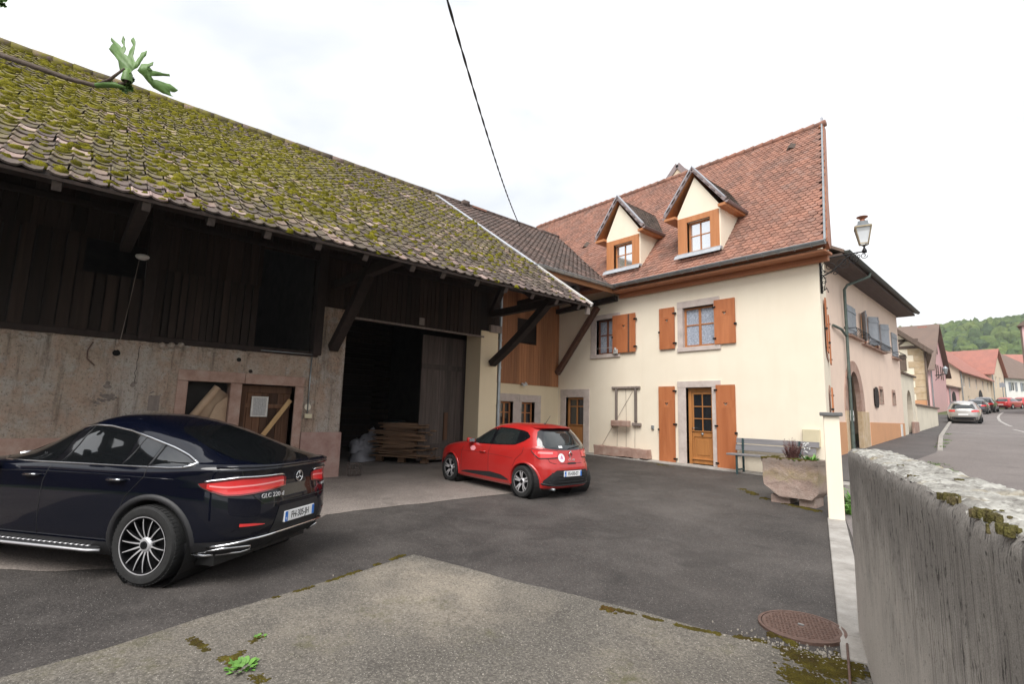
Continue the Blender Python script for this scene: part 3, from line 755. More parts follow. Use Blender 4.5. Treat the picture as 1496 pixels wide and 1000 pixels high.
mb = MB(); a = [onX(*q, XB-.14) for q in ((290, 640), (333, 640), (334, 578), (315, 592))]; mb.prism(a, (.006, 0, 0)); tag(mb.build('cardboard_offcut', M['cardboard'], loc=tuple(a[0])), 'flat brown cardboard panel behind the curled sheet in the hatch', 'cardboard')
# blackened boarding above
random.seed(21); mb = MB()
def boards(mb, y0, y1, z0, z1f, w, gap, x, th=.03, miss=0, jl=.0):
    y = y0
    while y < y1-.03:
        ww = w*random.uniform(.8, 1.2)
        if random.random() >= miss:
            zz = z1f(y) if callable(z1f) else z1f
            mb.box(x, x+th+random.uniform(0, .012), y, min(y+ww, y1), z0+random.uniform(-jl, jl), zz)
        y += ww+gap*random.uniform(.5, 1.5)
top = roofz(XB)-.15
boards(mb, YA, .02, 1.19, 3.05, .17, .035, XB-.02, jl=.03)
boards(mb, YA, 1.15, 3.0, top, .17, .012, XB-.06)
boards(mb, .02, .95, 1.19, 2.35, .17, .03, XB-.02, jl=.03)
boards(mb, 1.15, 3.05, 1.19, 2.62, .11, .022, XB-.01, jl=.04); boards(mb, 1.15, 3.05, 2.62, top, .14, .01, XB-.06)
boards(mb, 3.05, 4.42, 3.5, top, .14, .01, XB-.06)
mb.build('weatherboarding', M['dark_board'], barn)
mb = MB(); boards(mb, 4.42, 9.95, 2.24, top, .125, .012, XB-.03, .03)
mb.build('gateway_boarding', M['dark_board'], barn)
mb = MB(); mb.box(XB-.02, XB+.045, 5.1, 9.3, 2.2, 2.25); mb.build('door_rail', M['grey_beam'], barn)
mb = MB(); mb.box(XB+.01, XB+.02, 7.08, 7.24, 2.3, 2.5); mb.build('white_notice', M['grey_beam'], barn)
mb = MB()
for y in (1.05, 4.36): mb.box(XB-.12, XB+.10, y-.1, y+.1, 1.2, top)
for z in (1.16, 3.55): mb.box(XB-.12, XB+.05, YA, 4.4, z, z+.12)
mb.box(XB-.12, XB+.06, 4.42, 9.95, 3.6, 3.75)
mb.build('timber_frame', M['dark_beam'], barn, bevel=.01)
# cream jamb
mb = MB(); mb.box(XB-.7, XB+.03, 9.2, 9.86, -1.75, 2.42); mb.build('gate_jamb', M['cream_warm'], barn, bevel=.01)
mb = MB(); mb.box(XB-.3, XB+.1, 9.5, 9.95, 2.40, 2.62); mb.build('jamb_cap', M['grey_beam'], barn, bevel=.01)
# inside
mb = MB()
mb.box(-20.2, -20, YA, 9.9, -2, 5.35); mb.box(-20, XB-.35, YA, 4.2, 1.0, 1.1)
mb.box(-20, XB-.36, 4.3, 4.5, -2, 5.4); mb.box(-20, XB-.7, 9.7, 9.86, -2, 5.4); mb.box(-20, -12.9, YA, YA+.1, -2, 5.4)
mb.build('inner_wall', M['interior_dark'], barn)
mb = MB(); 
z = -1.4
while z < 3.4: mb.box(-18.6, -18.5+random.uniform(0, .04), 4.5, 9.7, z, z+.17); z += random.uniform(.19, .22)
mb.build('back_boarding', M['dark_board'], barn)
mb = MB(); y = 7.75
while y < 9.5: mb.box(-12.95, -12.9+random.uniform(0, .01), y, y+.2, -1.42, 2.2); y += .207
mb.box(-12.9, -12.87, 7.75, 9.5, 1.2, 1.35); mb.box(-12.9, -12.87, 7.75, 9.5, -1.1, -.95)
mb.build('sliding_door', M['grey_board'], barn)
mb = MB(); mb.box(-12.89, -12.85, 8.58, 8.7, -.85, -.05); mb.build('door_handle', M['old_door'], barn)
# braces and outriggers carrying the deep eaves
def brace(name, p, q, w, mat, bend=0):
    p = Vector(p); q = Vector(q); mb = MB(); n = 7; up = Vector((0, 1, 0)); d = (q-p).normalized(); s_ = d.cross(up).normalized()
    pts = [p.lerp(q, k/(n-1))+s_*bend*math.sin(PI*k/(n-1)) for k in range(n)]
    for a, b in zip(pts[:-1], pts[1:]): mb.bar(a, b+(b-a)*.02, w, w*1.15, (0, 1, 0))
    return mb.build(name, M[mat], barn, bevel=.008)
brace('brace', (XB+.05, 4.74, 1.4), (-10.0, 4.74, 3.25), .19, 'dark_beam', -.05)
brace('brace', (XB+.08, 9.6, 1.44), (-9.55, 9.6, 3.02), .19, 'dark_beam', -.06)
brace('brace', (XB+.08, 9.55, 3.0), (-11.35, 9.55, 4.0), .15, 'dark_beam', -.02)
mb = MB()
for y in (-3.4, .6, 4.74, 9.6): mb = MB(); mb.box(XB-.1, -8.75, y-.09, y+.09, 2.86, 3.06); mb.build('outrigger', M['dark_beam'], barn, bevel=.01)
for x, z in ((-9.65, 3.1), (-10.9, 3.95)): mb = MB(); mb.box(x-.1, x+.1, YA, 9.8, z, z+.2); mb.build('purlin', M['dark_beam'], barn)
# rafters
nv = Vector((SL, 0, 1)).normalized(); uv = Vector((-1, 0, SL)).normalized()
for k, y in enumerate((-3.2, -2.3, -1.3, -.35, .58, 1.37, 2.16, 2.96, 3.8, 4.76, 5.45, 6.3, 7.1, 7.9, 8.7, 9.5)):
    mb = MB(); a = Vector((-8.44, y, roofz(-8.44)-.155)); mb.bar(a, a+uv*6.5, .10, .13, nv, 0); mb.obox(a-uv*.006, uv*.012, Vector((0, .048, 0)), nv*.063, 1)
    mb.build('rafter', [M['dark_beam'], M['grey_board']], barn)
# roof deck, tiles, moss
def tiles(mb, O, U, S, N, W, L, w, e, prof, inside=None, jit=.01, tip=None, th=.028):
    """courses of separate tiles on a slope: O eave corner, U along the eave, S up the slope"""
    O = Vector(O); rows = int(L/e)+1; cols = int(W/w)+1; keep = []
    for r_ in range(rows):
        off = (w/2 if (tip and r_ % 2) else 0)+random.uniform(-jit, jit)*.5
        for c in range(-1, cols):
            u0 = c*w+off; s0 = r_*e
            if u0 < -w*.55 or u0+w*.5 > W or s0 > L-.02: continue
            if inside and not inside(u0+w/2, s0+e*.3): continue
            j1 = random.uniform(-jit, jit); j2 = random.uniform(-jit, jit)*.6; lift = random.uniform(0, .012)
            vs = []; L2 = min(e*1.25, L-s0+.03)
            m = len(prof)
            for (fu, h, dp) in prof:      # lower edge: fraction across, height, how far the edge drops
                vs.append(O+U*(u0+fu*w+j1)+S*(s0-dp+j2)+N*(h+th+lift))
            for (fu, h, dp) in prof: vs.append(O+U*(u0+fu*w+j1)+S*(s0+L2+j2)+N*(h*.8+.002))
            for (fu, h, dp) in prof: vs.append(O+U*(u0+fu*w+j1)+S*(s0-dp+j2+.004)+N*(h+lift-.004))
            mb.add(vs, [(i, i+1, m+i+1, m+i) for i in range(m-1)]+[(2*m+i, 2*m+i+1, i+1, i) for i in range(m-1)])
            keep.append((u0, s0))
    return keep
ROM = [(0, .022, 0), (.09, .03, .002), (.2, .012, 0), (.35, .0, -.004), (.62, -.002, .014), (.86, .006, .006), (.985, .016, 0)]
BEAV = [(.01, 0, -.035), (.14, .0, -.004), (.32, .0, .016), (.5, .0, .024), (.68, .0, .016), (.86, .0, -.004), (.99, 0, -.035)]
random.seed(2)
Lb = math.hypot(EX-RGX, RGZ-EZ)
O = Vector((EX, YA, EZ)); U = Vector((0, 1, 0))
mb = MB(); mb.hexa([(EX+.0, YA, EZ-.06), (EX, YE, EZ-.06), (RGX, YE, RGZ-.06), (RGX, YA, RGZ-.06), (EX, YA, EZ-.02), (EX, YE, EZ-.02), (RGX, YE, RGZ-.02), (RGX, YA, RGZ-.02)])
mb.hexa([(-23.8, YA, EZ-.06), (-23.8, YE, EZ-.06), (RGX, YE, RGZ-.065), (RGX, YA, RGZ-.065), (-23.8, YA, EZ), (-23.8, YE, EZ), (RGX, YE, RGZ-.01), (RGX, YA, RGZ-.01)])
mb.build('roof_deck', M['dark_board'], barn)
mb = MB(); tl = tiles(mb, O, U, uv, nv, YE-YA, Lb, .212, .262, ROM, jit=.022, th=.022)
roof = mb.build('roof', M['barn_tile'], barn)
mb = MB(); tiles(mb, (RGX-.2, YA, RGZ-.1), U, Vector((0, 0, 1)), Vector((1, 0, 0)), .1, .1, 1, 1, ROM)
mb = MB(); y = YA
while y < YE-.2:
    L_ = random.uniform(.38, .42); mb.tube([(RGX, y, RGZ+.0+random.uniform(0, .02)), (RGX, y+L_, RGZ+.02+random.uniform(0, .02))], [.13, .11], 10); y += L_-.02
mb.build('ridge_tile', M['barn_tile'], barn, smooth=True)
random.seed(8); mb = MB(); cnt = 0
for (u0, s0) in tl:
    y = YA+u0; x = EX-s0*(EX-RGX)/Lb
    if y < -1.8: continue
    d_ = noise.noise((y*.55, s0*.55, 3))*.9+noise.noise((y*1.7, s0*1.7, 8))*.6
    dens = .62+.42*(1 if y < 3.2 else 0)-.05*max(0, y-5)+.45*(s0 > 1.2)+.35*(s0 > 2.5)*(y < 4)-.3*(s0 > 7.2)
    p_ = max(0, min(2.2, dens+d_))
    n_ = int(p_)+(1 if random.random() < p_ % 1 else 0)
    for _ in range(n_):
        uu = u0+random.uniform(.0, .24); ss = s0+random.uniform(-.03, .26)
        q = O+U*uu+uv*ss+nv*.012
        k = random.uniform(.35, 1.15)*(1.0+.3*(random.random() < .1))
        blob(mb, q, .085*k, .055*k, .05*k*random.uniform(.6, 1.3), 4, 9, random.uniform(-.4, .4), .6, U, uv, nv); cnt += 1
o = mb.build('moss', M['roof_moss'], roof, smooth=True); o['kind'] = 'stuff'
# verge: weathered board in the lower part, bright metal flashing above
mb = MB(); vy = YE
def vseg(x0, x1, w, h, mi): 
    a = Vector((x0, vy, roofz(x0)+.02)); b = Vector((x1, vy, roofz(x1)+.02)); mb.bar(a, b, w, h, nv, mi)
vseg(EX+.05, -10.35, .05, .11, 1); vseg(-10.42, RGX+.1, .15, .10, 0)
mb.build('verge_flashing', [M['verge_metal'], M['white_metal']], barn, bevel=.01)
mb = MB(); mb.box(EX-.1, EX-.02, YE-.1, YE, EZ-.25, EZ-.03); mb.build('verge_end', M['grey_beam'], barn)

# small things on the barn
gl = onX(208, 376, -11.8)
t_ = thing('globe_lamp', 'white glass globe lamp hanging under the dark barn eaves', 'lamp', tuple(gl))
mb = MB(); mb.lathe([(.0, -.05), (.06, -.045), (.10, -.02), (.115, .01), (.10, .035), (.06, .05), (0, .055)], (0, 0, 0), (0, 0, 1), 20); mb.build('globe', M['plastic_white'], t_, smooth=True, local=True)
mb = MB(); mb.box(-.12, -.0, -.03, .03, .04, .09); mb.tube([(0, 0, .05), (-.2, 0, .08)], .012, 6); mb.build('bracket', M['dark_beam'], t_, local=True)
mb = MB(); mb.tube([(-.02, -.04, -.04), (-.06, -.1, -.9), (-.1, -.16, -1.62)], .006, 5); mb.build('cable', M['grey_beam'], t_, local=True)
a = onX(455, 520, XB+.03); b = onX(450, 607, XB+.03)
t_ = thing('conduit', 'grey conduit running down the barn pier to a cream switch box', 'conduit', tuple(b))
mb = MB(); c = onX(300, 512, XB+.03); mb.tube([(XB+.07, 3.15, 1.20), (XB+.07, 4.30, 1.21)], .011, 6); mb.tube([(XB+.03, 4.27, 1.2), (XB+.03, 4.27, b.z+.05)], .015, 8); mb.build('pipe', M['zinc'], t_, smooth=True)
mb = MB(); mb.box(XB+.02, XB+.09, 4.2, 4.36, b.z-.07, b.z+.03); mb.build('switch_box', M['plastic_beige'], t_, bevel=.008)
mb = MB(); mb.disc((XB+.026, 4.27, .0), (1, 0, 0), .075, 12); mb.build('rosette', M['pale_plaster'], t_)
# things in the gateway
cr = onG(503, 694)
t_ = thing('wire_rack', 'small white wire rack on the ground beside the barn pier', 'rack', (-12.0, 5.33, G(-12, 5.33)))
mb = MB()
for x in (0, .16):
    for y in (0, .13, .26): mb.box(x-.008, x+.008, y-.008, y+.008, 0, .3)
    for z in (.02, .16, .29): mb.box(x-.006, x+.006, -.0, .26, z-.008, z+.008)
for z in (.02, .29):
    for y in (0, .26): mb.box(0, .16, y-.006, y+.006, z-.006, z+.006)
mb.build('frame', M['grey_board'], t_, local=True); mb = MB(); mb.box(0, .16, 0, .26, .012, .02); mb.build('tray', M['grey_board'], t_, local=True)
random.seed(15)
p = Vector((-14.6, 6.95, 0)); p.z = G(p.x, p.y)+.012
mb = MB()
for (dx, dy, dz, rx, ry, rz) in ((0, 0, 0, .36, .42, .45), (.05, .12, .28, .3, .3, .42), (-.05, -.15, .25, .3, .28, .34), (.05, .2, .5, .2, .16, .38)):
    blob(mb, p+Vector((dx, dy, dz)), rx, ry, rz, 8, 16, 0, .35)
tag(mb.build('plastic_sack', M['bag_grey'], loc=tuple(p), smooth=True), 'bulging grey plastic sack on the barn floor left of the boards', 'sack')
p = Vector((-16.6, 9.0, 0)); p.z = G(p.x, p.y)
mb = MB(); mb.lathe([(0, 0), (.33, 0), (.36, .3), (.38, .95), (.4, .97), (.4, 1.05), (.34, 1.08), (0, 1.1)], p, n=20); tag(mb.build('barrel', M['barrel_dark'], loc=tuple(p), smooth=True, angle=40), 'dark plastic barrel behind the stack of boards in the barn', 'barrel')
p = Vector((-14.2, 5.35, 0)); p.z = G(p.x, p.y)
mb = MB(); mb.hexa([p+Vector(v) for v in ((0, 0, 0), (.3, .0, 0), (.3, .35, 0), (0, .35, 0), (-.1, -.2, 1.6), (.2, -.2, 1.6), (.2, .15, 1.6), (-.1, .15, 1.6))]); 
mb = MB(); mb.hexa([p+Vector(v) for v in ((0, 0, 0), (.04, .0, 0), (.04, .34, 0), (0, .34, 0), (-.1, -.25, 1.55), (-.06, -.25, 1.55), (-.06, .09, 1.55), (-.1, .09, 1.55))])
tag(mb.build('chipboard_sheet', M['cardboard'], loc=tuple(p)), 'tall brown board standing just inside the barn gateway', 'board')
pal = thing('pallet', 'low wooden pallet under the stacked boards in the barn', 'pallet', (-13.9, 8.12, G(-13.9, 8.12)+.012), (0, 0, R(35)))
for (x, y) in ((-.75, -.75), (-.05, -.75), (.65, -.75), (-.75, .4), (-.05, .4), (.65, .4)):
    mb = MB(); mb.box(x, x+.2, y, y+.14, 0, .14); mb.build('block', M['stack_wood'], pal, local=True)
mb = MB()
for k in range(6): mb.box(-.95, 1.05, -.8+k*.25, -.62+k*.25, .142, .162)
mb.build('deck', M['stack_wood'], pal, local=True)
base = Matrix.LocRotScale(Vector((-13.9, 8.12, G(-13.9, 8.12)+.175)), Matrix.Rotation(R(35), 3, 'Z').to_quaternion(), None)
lay = 0; z = 0; nb = 0; 
while z < .95 and nb < 112:
    nlay = 4 if lay < 20 else 3
    for k in range(nlay):
        th = random.uniform(.024, .036); L_ = random.uniform(.9, 1.75)*(1-.12*z); y = -.85+k*.36+random.uniform(-.06, .1)-(.04*(k == 0))
        mb = MB(); cx = random.uniform(-.2, .25); an = random.uniform(-.14, .14)
        mb.obox((cx, y, z+th/2), (L_/2*math.cos(an), L_/2*math.sin(an), random.uniform(-.03, .03)), (-math.sin(an)*.12, math.cos(an)*.12, 0), (0, 0, th/2))
        o = mb.build('board', M['stack_wood'], local=True); o.matrix_world = base; o.location = base.translation; o.rotation_euler = (0, 0, R(35)); nb += 1
        tag(o, 'rough sawn board lying in the stack on the pallet in the barn', 'board', 'rough boards stacked in the barn')
    z += .034; lay += 1
# ------------------------------------------------------------------ helpers for joinery (axis frames)
class Fr:
    """a wall frame: U along the wall, N out of it; pt(u, n, z)"""
    def __init__(s, O, U, N): s.O = Vector(O); s.U = Vector(U).normalized(); s.N = Vector(N).normalized()
    def pt(s, u, n, z): return s.O+s.U*u+s.N*n+Vector((0, 0, z))
    def box(s, mb, u0, u1, n0, n1, z0, z1, mi=None):
        return mb.hexa([s.pt(u0, n0, z0), s.pt(u1, n0, z0), s.pt(u1, n1, z0), s.pt(u0, n1, z0), s.pt(u0, n0, z1), s.pt(u1, n0, z1), s.pt(u1, n1, z1), s.pt(u0, n1, z1)], mi)
def window(fr, par, u0, u1, z0, z1, nset=-.12, cols=2, rows=2, mat='frame_wood', glass='window_glass', fw=.06, bar=.026, name='window', depth=.05):
    mb = MB(); n0, n1 = nset-depth, nset
    fr.box(mb, u0, u0+fw, n0, n1, z0, z1); fr.box(mb, u1-fw, u1, n0, n1, z0, z1)
    fr.box(mb, u0+fw, u1-fw, n0, n1-.002, z1-fw, z1); fr.box(mb, u0+fw, u1-fw, n0, n1-.002, z0, z0+fw*1.15)
    w = mb.build(name, M[mat], par, bevel=.004)
    mb = MB(); a, b, c, d = u0+fw, u1-fw, z0+fw*1.15, z1-fw
    for k in range(1, cols):
        u = a+(b-a)*k/cols; bw = bar*(1.5 if k*2 == cols else 1); fr.box(mb, u-bw, u+bw, n0+.012, n1-.006, c, d)
    for k in range(1, rows):
        z = c+(d-c)*k/rows+(0.06*(d-c) if rows == 2 else 0); fr.box(mb, a, b, n0+.016, n1-.012, z-bar*.7, z+bar*.7)
    mb.build('glazing_bar', M[mat], w)
    mb = MB(); nn = n0+.02
    mb.quad(fr.pt(a, nn, c), fr.pt(b, nn, c), fr.pt(b, nn, d), fr.pt(a, nn, d)); mb.build('pane', M[glass], w)
    return w
def shutter(fr, par, u0, u1, z0, z1, n=.03, mat='shutter_wood', heart=True, hinge=1, name='shutter'):
    mb = MB(); cu = (u0+u1)/2; hz = z1-(z1-z0)*(.235 if z1-z0 > 1.6 else .31); hw, hh = .062, .055
    k = 4; us = [u0+(u1-u0)*i/k for i in range(k+1)]
    if heart:
        # the heart is a real cut-out: the board round it is built from an annulus of quads
        ho = [(cu+hw*x, hz+hh*y) for x, y in ((-1, .55), (-.75, .8), (-.35, .75), (0, .5), (.35, .75), (.75, .8), (1, .55), (.8, 0), (.4, -.5), (0, -1), (-.4, -.5), (-.8, 0))]
        L = u0+.0; sq = [(u0, hz+.1), (u0+(cu-u0)*.4, hz+.1), (cu-.03, hz+.1), (cu, hz+.1), (cu+.03, hz+.1), (u1-(u1-cu)*.4, hz+.1), (u1, hz+.1), (u1, hz), (u1, hz-.1), (cu, hz-.1), (u0, hz-.1), (u0, hz)]
        m = len(ho)
        for (nn, rev) in ((n+.035, 0), (n, 1)):
            vs = [fr.pt(a, nn, b) for a, b in ho]+[fr.pt(a, nn, b) for a, b in sq]
            mb.add(vs, [(i, (i+1) % m, m+(i+1) % m, m+i) for i in range(m)])
        vs = [fr.pt(a, n, b) for a, b in ho]+[fr.pt(a, n+.035, b) for a, b in ho]
        mb.add(vs, [(i, (i+1) % m, m+(i+1) % m, m+i) for i in range(m)])
        vs = [fr.pt(a, n, b) for a, b in sq]+[fr.pt(a, n+.035, b) for a, b in sq]
        mb.add(vs, [(i, (i+1) % m, m+(i+1) % m, m+i) for i in range(m)])
        fr.box(mb, u0, u1, n, n+.035, hz+.1, z1); fr.box(mb, u0, u1, n, n+.035, z0, hz-.1)
    else: fr.box(mb, u0, u1, n, n+.035, z0, z1)
    for u in us[1:-1]:
        fr.box(mb, u-.0025, u+.0025, n+.0352, n+.036, z0+.002, hz-.102); fr.box(mb, u-.0025, u+.0025, n+.0352, n+.036, hz+.102, z1-.002)
    o = mb.build(name, M[mat], par)
    mb = MB(); uh = u1 if hinge > 0 else u0
    zs = (z0+.12, (z0+z1)/2, z1-.14) if z1-z0 > 1.6 else (z0+.17, z1-.2)
    for z in zs: fr.box(mb, uh-.05, uh+.05, n-.02, n+.055, z-.02, z+.02)
    uf = u0 if hinge > 0 else u1; zz = z0+(z1-z0)*.42; fr.box(mb, uf-.03, uf+.025, n-.02, n+.05, zz-.025, zz+.03)
    mb.build('hinge', M['black_iron'], o)
    return o

# ------------------------------------------------------------------ main house
YF = 14.0
hx0, hx1, hz0, hz1 = -13.43, -4.42, -1.6, 4.35
house = thing('cream_house', 'cream rendered house with red plain-tile roof, two dormers and orange-brown shutters', 'house', (-8.9, YF, G(-8.9, YF)))
ff = Fr((0, YF, 0), (1, 0, 0), (0, -1, 0))
W1 = (-11.58, -10.80, 2.10, 3.33); W2 = (-8.21, -7.21, 2.10, 3.31); DO = (-8.15, -7.33, -1.34, .89); SD = (-13.0, -12.14, -1.34, .62)
mb = MB(); wall(mb, (hx0, YF, hz0), (1, 0, 0), hx1-hx0, hz1-hz0, (0, -1, 0), [(a-hx0, b-hx0, c-hz0, d-hz0) for a, b, c, d in (W1, W2, DO, SD)], .22)
# gable wall to the street, with its triangle
gd = Vector((-.270, .963, 0)); gn = Vector((.963, .270, 0)); g0 = Vector((hx1, YF, 0)); GL = 9.0
RY_, RZ_ = 18.04, 9.80; PT = 1.1918
mb.add([g0+Vector((0, 0, hz0)), g0+gd*GL+Vector((0, 0, hz0)), g0+gd*GL+Vector((0, 0, hz1)), g0+gd*(GL/2-.1)+Vector((0, 0, RZ_-.25)), g0+Vector((0, 0, hz1+.3))], [(0, 1, 2, 3, 4)])
p = g0+gd*GL; mb.add([p+Vector((0, 0, hz0)), (-20, p.y+3, hz0), (-20, p.y+3, hz1), p+Vector((0, 0, hz1))], [(0, 1, 2, 3)])
mb.build('wall', M['cream_plaster'], house)
def stone_surround(fr, par, u0, u1, z0, z1, w=.16, sill=True, n=.03, mat='grey_sandstone', sillw=.14, head=None):
    mb = MB(); head = head or w*1.2
    fr.box(mb, u0-w, u0, -.18, n, z0, z1); fr.box(mb, u1, u1+w, -.18, n+.001, z0, z1); fr.box(mb, u0-w-.01, u1+w+.01, -.18, n+.004, z1, z1+head)
    if sill: fr.box(mb, u0-w-.02, u1+w+.02, -.18, n+.02, z0-sillw, z0)
    return mb.build('stone_surround', M[mat], par, bevel=.008, seg=2)
stone_surround(ff, house, W1[0], W1[1], W1[2], W1[3], .24, mat='grey_sandstone', sillw=.13, head=.17)
stone_surround(ff, house, W2[0], W2[1], W2[2], W2[3], .17, sillw=.13, head=.21)
stone_surround(ff, house, DO[0], DO[1], DO[2], DO[3], .26, False, head=.19)
stone_surround(ff, house, SD[0], SD[1], SD[2], SD[3], .26, False, mat='grey_sandstone', head=.29)
window(ff, house, W1[0], W1[1], W1[2], W1[3], -.13, 2, 2, 'brown_win', 'curtain_glass')
window(ff, house, W2[0], W2[1], W2[2], W2[3], -.10, 2, 2, 'frame_wood', 'curtain_glass')
mb = MB(); mb.tube([ff.pt(W1[0]+.02, .0, 2.32), ff.pt(W1[1]-.02, .0, 2.32)], .012, 6); mb.build('window_rail', M['white_metal'], house)
shutter(ff, house, -10.82, -9.90, 2.10, 3.39, .05, hinge=1)
mb = MB(); ff.box(mb, -10.18, -10.12, .085, .098, 2.12, 3.37); mb.build('shutter_batten', M['brown_beam'], house)
mb = MB(); ff.box(mb, -10.75, -10.58, .09, .13, 2.07, 2.22); ff.box(mb, -10.70, -10.64, .1, .16, 2.18, 2.28); mb.build('shutter_catch', M['white_metal'], house, bevel=.01)
shutter(ff, house, -9.0, -8.47, 2.09, 3.39, hinge=1); shutter(ff, house, -7.18, -6.57, 2.11, 3.40, hinge=-1)
shutter(ff, house, -9.05, -8.50, -1.345, .935, hinge=1); shutter(ff, house, -7.19, -6.64, -1.35, .945, hinge=-1)
# front door
mb = MB(); u0, u1, z0, z1 = DO; n = -.12
ff.box(mb, u0, u0+.10, n-.06, n, z0, z1); ff.box(mb, u1-.05, u1, n-.06, n, z0, z1); ff.box(mb, u0+.1, u1-.05, n-.06, n-.002, z1-.12, z1)
d = mb.build('door', M['door_wood'], house, bevel=.006)
mb = MB(); a, b = u0+.11, u1-.06
ff.box(mb, a, a+.05, n-.05, n-.015, z0+.02, z1-.13); ff.box(mb, b-.05, b, n-.05, n-.015, z0+.02, z1-.13)
ff.box(mb, a+.05, b-.05, n-.05, n-.018, z0+.02, z0+.20); ff.box(mb, a+.05, b-.05, n-.05, n-.018, -.55, -.37); ff.box(mb, a+.05, b-.05, n-.05, n-.018, z1-.2, z1-.13)
ff.box(mb, a+.05, b-.05, n-.05, n-.035, z0+.2, -.55); ff.box(mb, a+.13, b-.13, n-.04, n-.022, z0+.27, -.62)
ff.box(mb, a-.02, b+.02, n-.03, n+.01, -.40, -.37); ff.box(mb, a-.02, b+.02, n-.03, n+.02, z0+.14, z0+.17)
mb.build('leaf', M['door_wood'], d, bevel=.008, seg=2)
mb = MB(); zc, zd = -.37, z1-.2
um = (a+b)/2; ff.box(mb, um-.013, um+.013, n-.045, n-.02, zc, zd)
for k in (1, 2): z = zc+(zd-zc)*k/3; ff.box(mb, a+.05, b-.05, n-.044, n-.021, z-.012, z+.012)
mb.build('glazing_bar', M['door_wood'], d)
mb = MB(); mb.quad(*[ff.pt(u, n-.04, z) for u, z in ((a+.05, zc), (b-.05, zc), (b-.05, zd), (a+.05, zd))]); mb.build('pane', M['window_glass'], d)
mb = MB(); mb.lathe([(0, .05), (.03, .045), (.035, .03), (.015, .015), (.03, 0)], ff.pt(um, n-.015, -.46), ff.N, 14); mb.box(*[0]*6) if False else None
mb.tube([ff.pt(a+.02, n+.0, -.3), ff.pt(a+.02, n+.05, -.3), ff.pt(a+.11, n+.05, -.3)], .01, 6); mb.build('handle', M['zinc'], d, smooth=True)
mb = MB(); ff.box(mb, u0-.05, u1+.05, -.2, .06, z0-.1, z0-.0); mb.build('door_step', M['kerb_concrete'], house, bevel=.01)
# small glazed door in the corner
mb = MB(); u0, u1, z0, z1 = SD
ff.box(mb, u0, u0+.08, -.2, -.1, z0, z1); ff.box(mb, u1-.08, u1, -.2, -.1, z0, z1); ff.box(mb, u0+.08, u1-.08, -.2, -.1, z1-.08, z1); ff.box(mb, u0+.08, u1-.08, -.2, -.12, z0, -.35)
ff.box(mb, u0+.13, u1-.13, -.13, -.105, z0+.12, -.45); ff.box(mb, u0+.06, u1-.06, -.14, -.08, -.38, -.35)
d2 = mb.build('side_door', M['door_wood'], house, bevel=.006)
mb = MB(); um = (u0+u1)/2; ff.box(mb, um-.02, um+.02, -.16, -.12, -.35, z1-.08); ff.box(mb, u0+.08, u1-.08, -.16, -.125, .28, .31); mb.build('glazing_bar', M['door_wood'], d2)
mb = MB(); mb.quad(*[ff.pt(u, -.15, z) for u, z in ((u0+.08, -.35), (u1-.08, -.35), (u1-.08, z1-.08), (u0+.08, z1-.08))]); mb.build('pane', M['window_glass'], d2)
# inside darkness behind the openings
# gable windows seen on edge: shutters standing off the street wall
fg = Fr(g0, gd, gn)
for (u0, u1, z0, z1, tilt) in ((1.6, 2.15, 1.9, 3.4, .10), (3.5, 4.1, 1.75, 3.25, .12), (2.2, 2.8, -.1, .95, .16)):
    shutter(fg, house, u0, u1, z0, z1, tilt*.4, heart=False, hinge=1)
for (u0, u1, z0, z1) in ((2.16, 3.48, 1.9, 3.3), (2.85, 3.5, -.1, .9)):
    mb = MB(); fg.box(mb, u0, u1, -.2, .03, z0-.1, z0); fg.box(mb, u0, u0+.12, -.2, .02, z0, z1); fg.box(mb, u1-.12, u1, -.2, .02, z0, z1); fg.box(mb, u0, u1, -.2, .025, z1, z1+.15); mb.build('gable_surround', M['sandstone'], house)
# roof: front slope, back slope
ra = math.atan(PT); us_ = Vector((0, math.cos(ra), math.sin(ra))); ns_ = Vector((0, -math.sin(ra), math.cos(ra)))
EY, EZm = 13.44, 4.32; LX = -19.0
Lm = (RY_-EY)/math.cos(ra)
def gx_at(y): return hx1+.20+gd.x/gd.y*(y-YF)
mb = MB()
q = [(LX, EY+.08, EZm-.0), (gx_at(EY), EY+.08, EZm-.0), (gx_at(RY_), RY_, RZ_-.12), (LX, RY_, RZ_-.12)]
mb.hexa([Vector(v)-ns_*.14 for v in q]+[Vector(v)+Vector((0, 0, .01)) for v in q])
BY, BZ = 22.9, 4.1
q = [(LX, BY, BZ), (gx_at(BY), BY, BZ), (gx_at(RY_), RY_, RZ_-.125), (LX, RY_, RZ_-.125)]
mb.hexa([Vector(v)-Vector((0, 0, .2)) for v in q]+[Vector(v) for v in q])
mb.build('roof_deck', M['soffit_x'], house)
random.seed(31)
def dormer_hole(u, s):
    x = LX+u; y = EY+s*math.cos(ra)
    if x > gx_at(y)-.04: return False
    z = EZm+s*math.sin(ra)
    # hidden below the wing roof
    wz = 4.27+(-10.48-x)*SL
    if x < -10.6 and z < wz-.5 and y > 13.5: return False
    return True
mb = MB(); tiles(mb, (LX, EY, EZm+.01), Vector((1, 0, 0)), us_, ns_, gx_at(EY)-LX, Lm, .172, .148, BEAV, dormer_hole, .006, tip=True, th=.016)
rf = mb.build('roof', M['red_tile'], house)
mb = MB(); x = LX
while x < gx_at(RY_)-.1: mb.tube([(x, RY_, RZ_+.0), (x+.36, RY_, RZ_+.025)], [.10, .115], 9); x += .335
mb.build('ridge_tile', M['red_tile'], rf, smooth=True)
mb = MB()
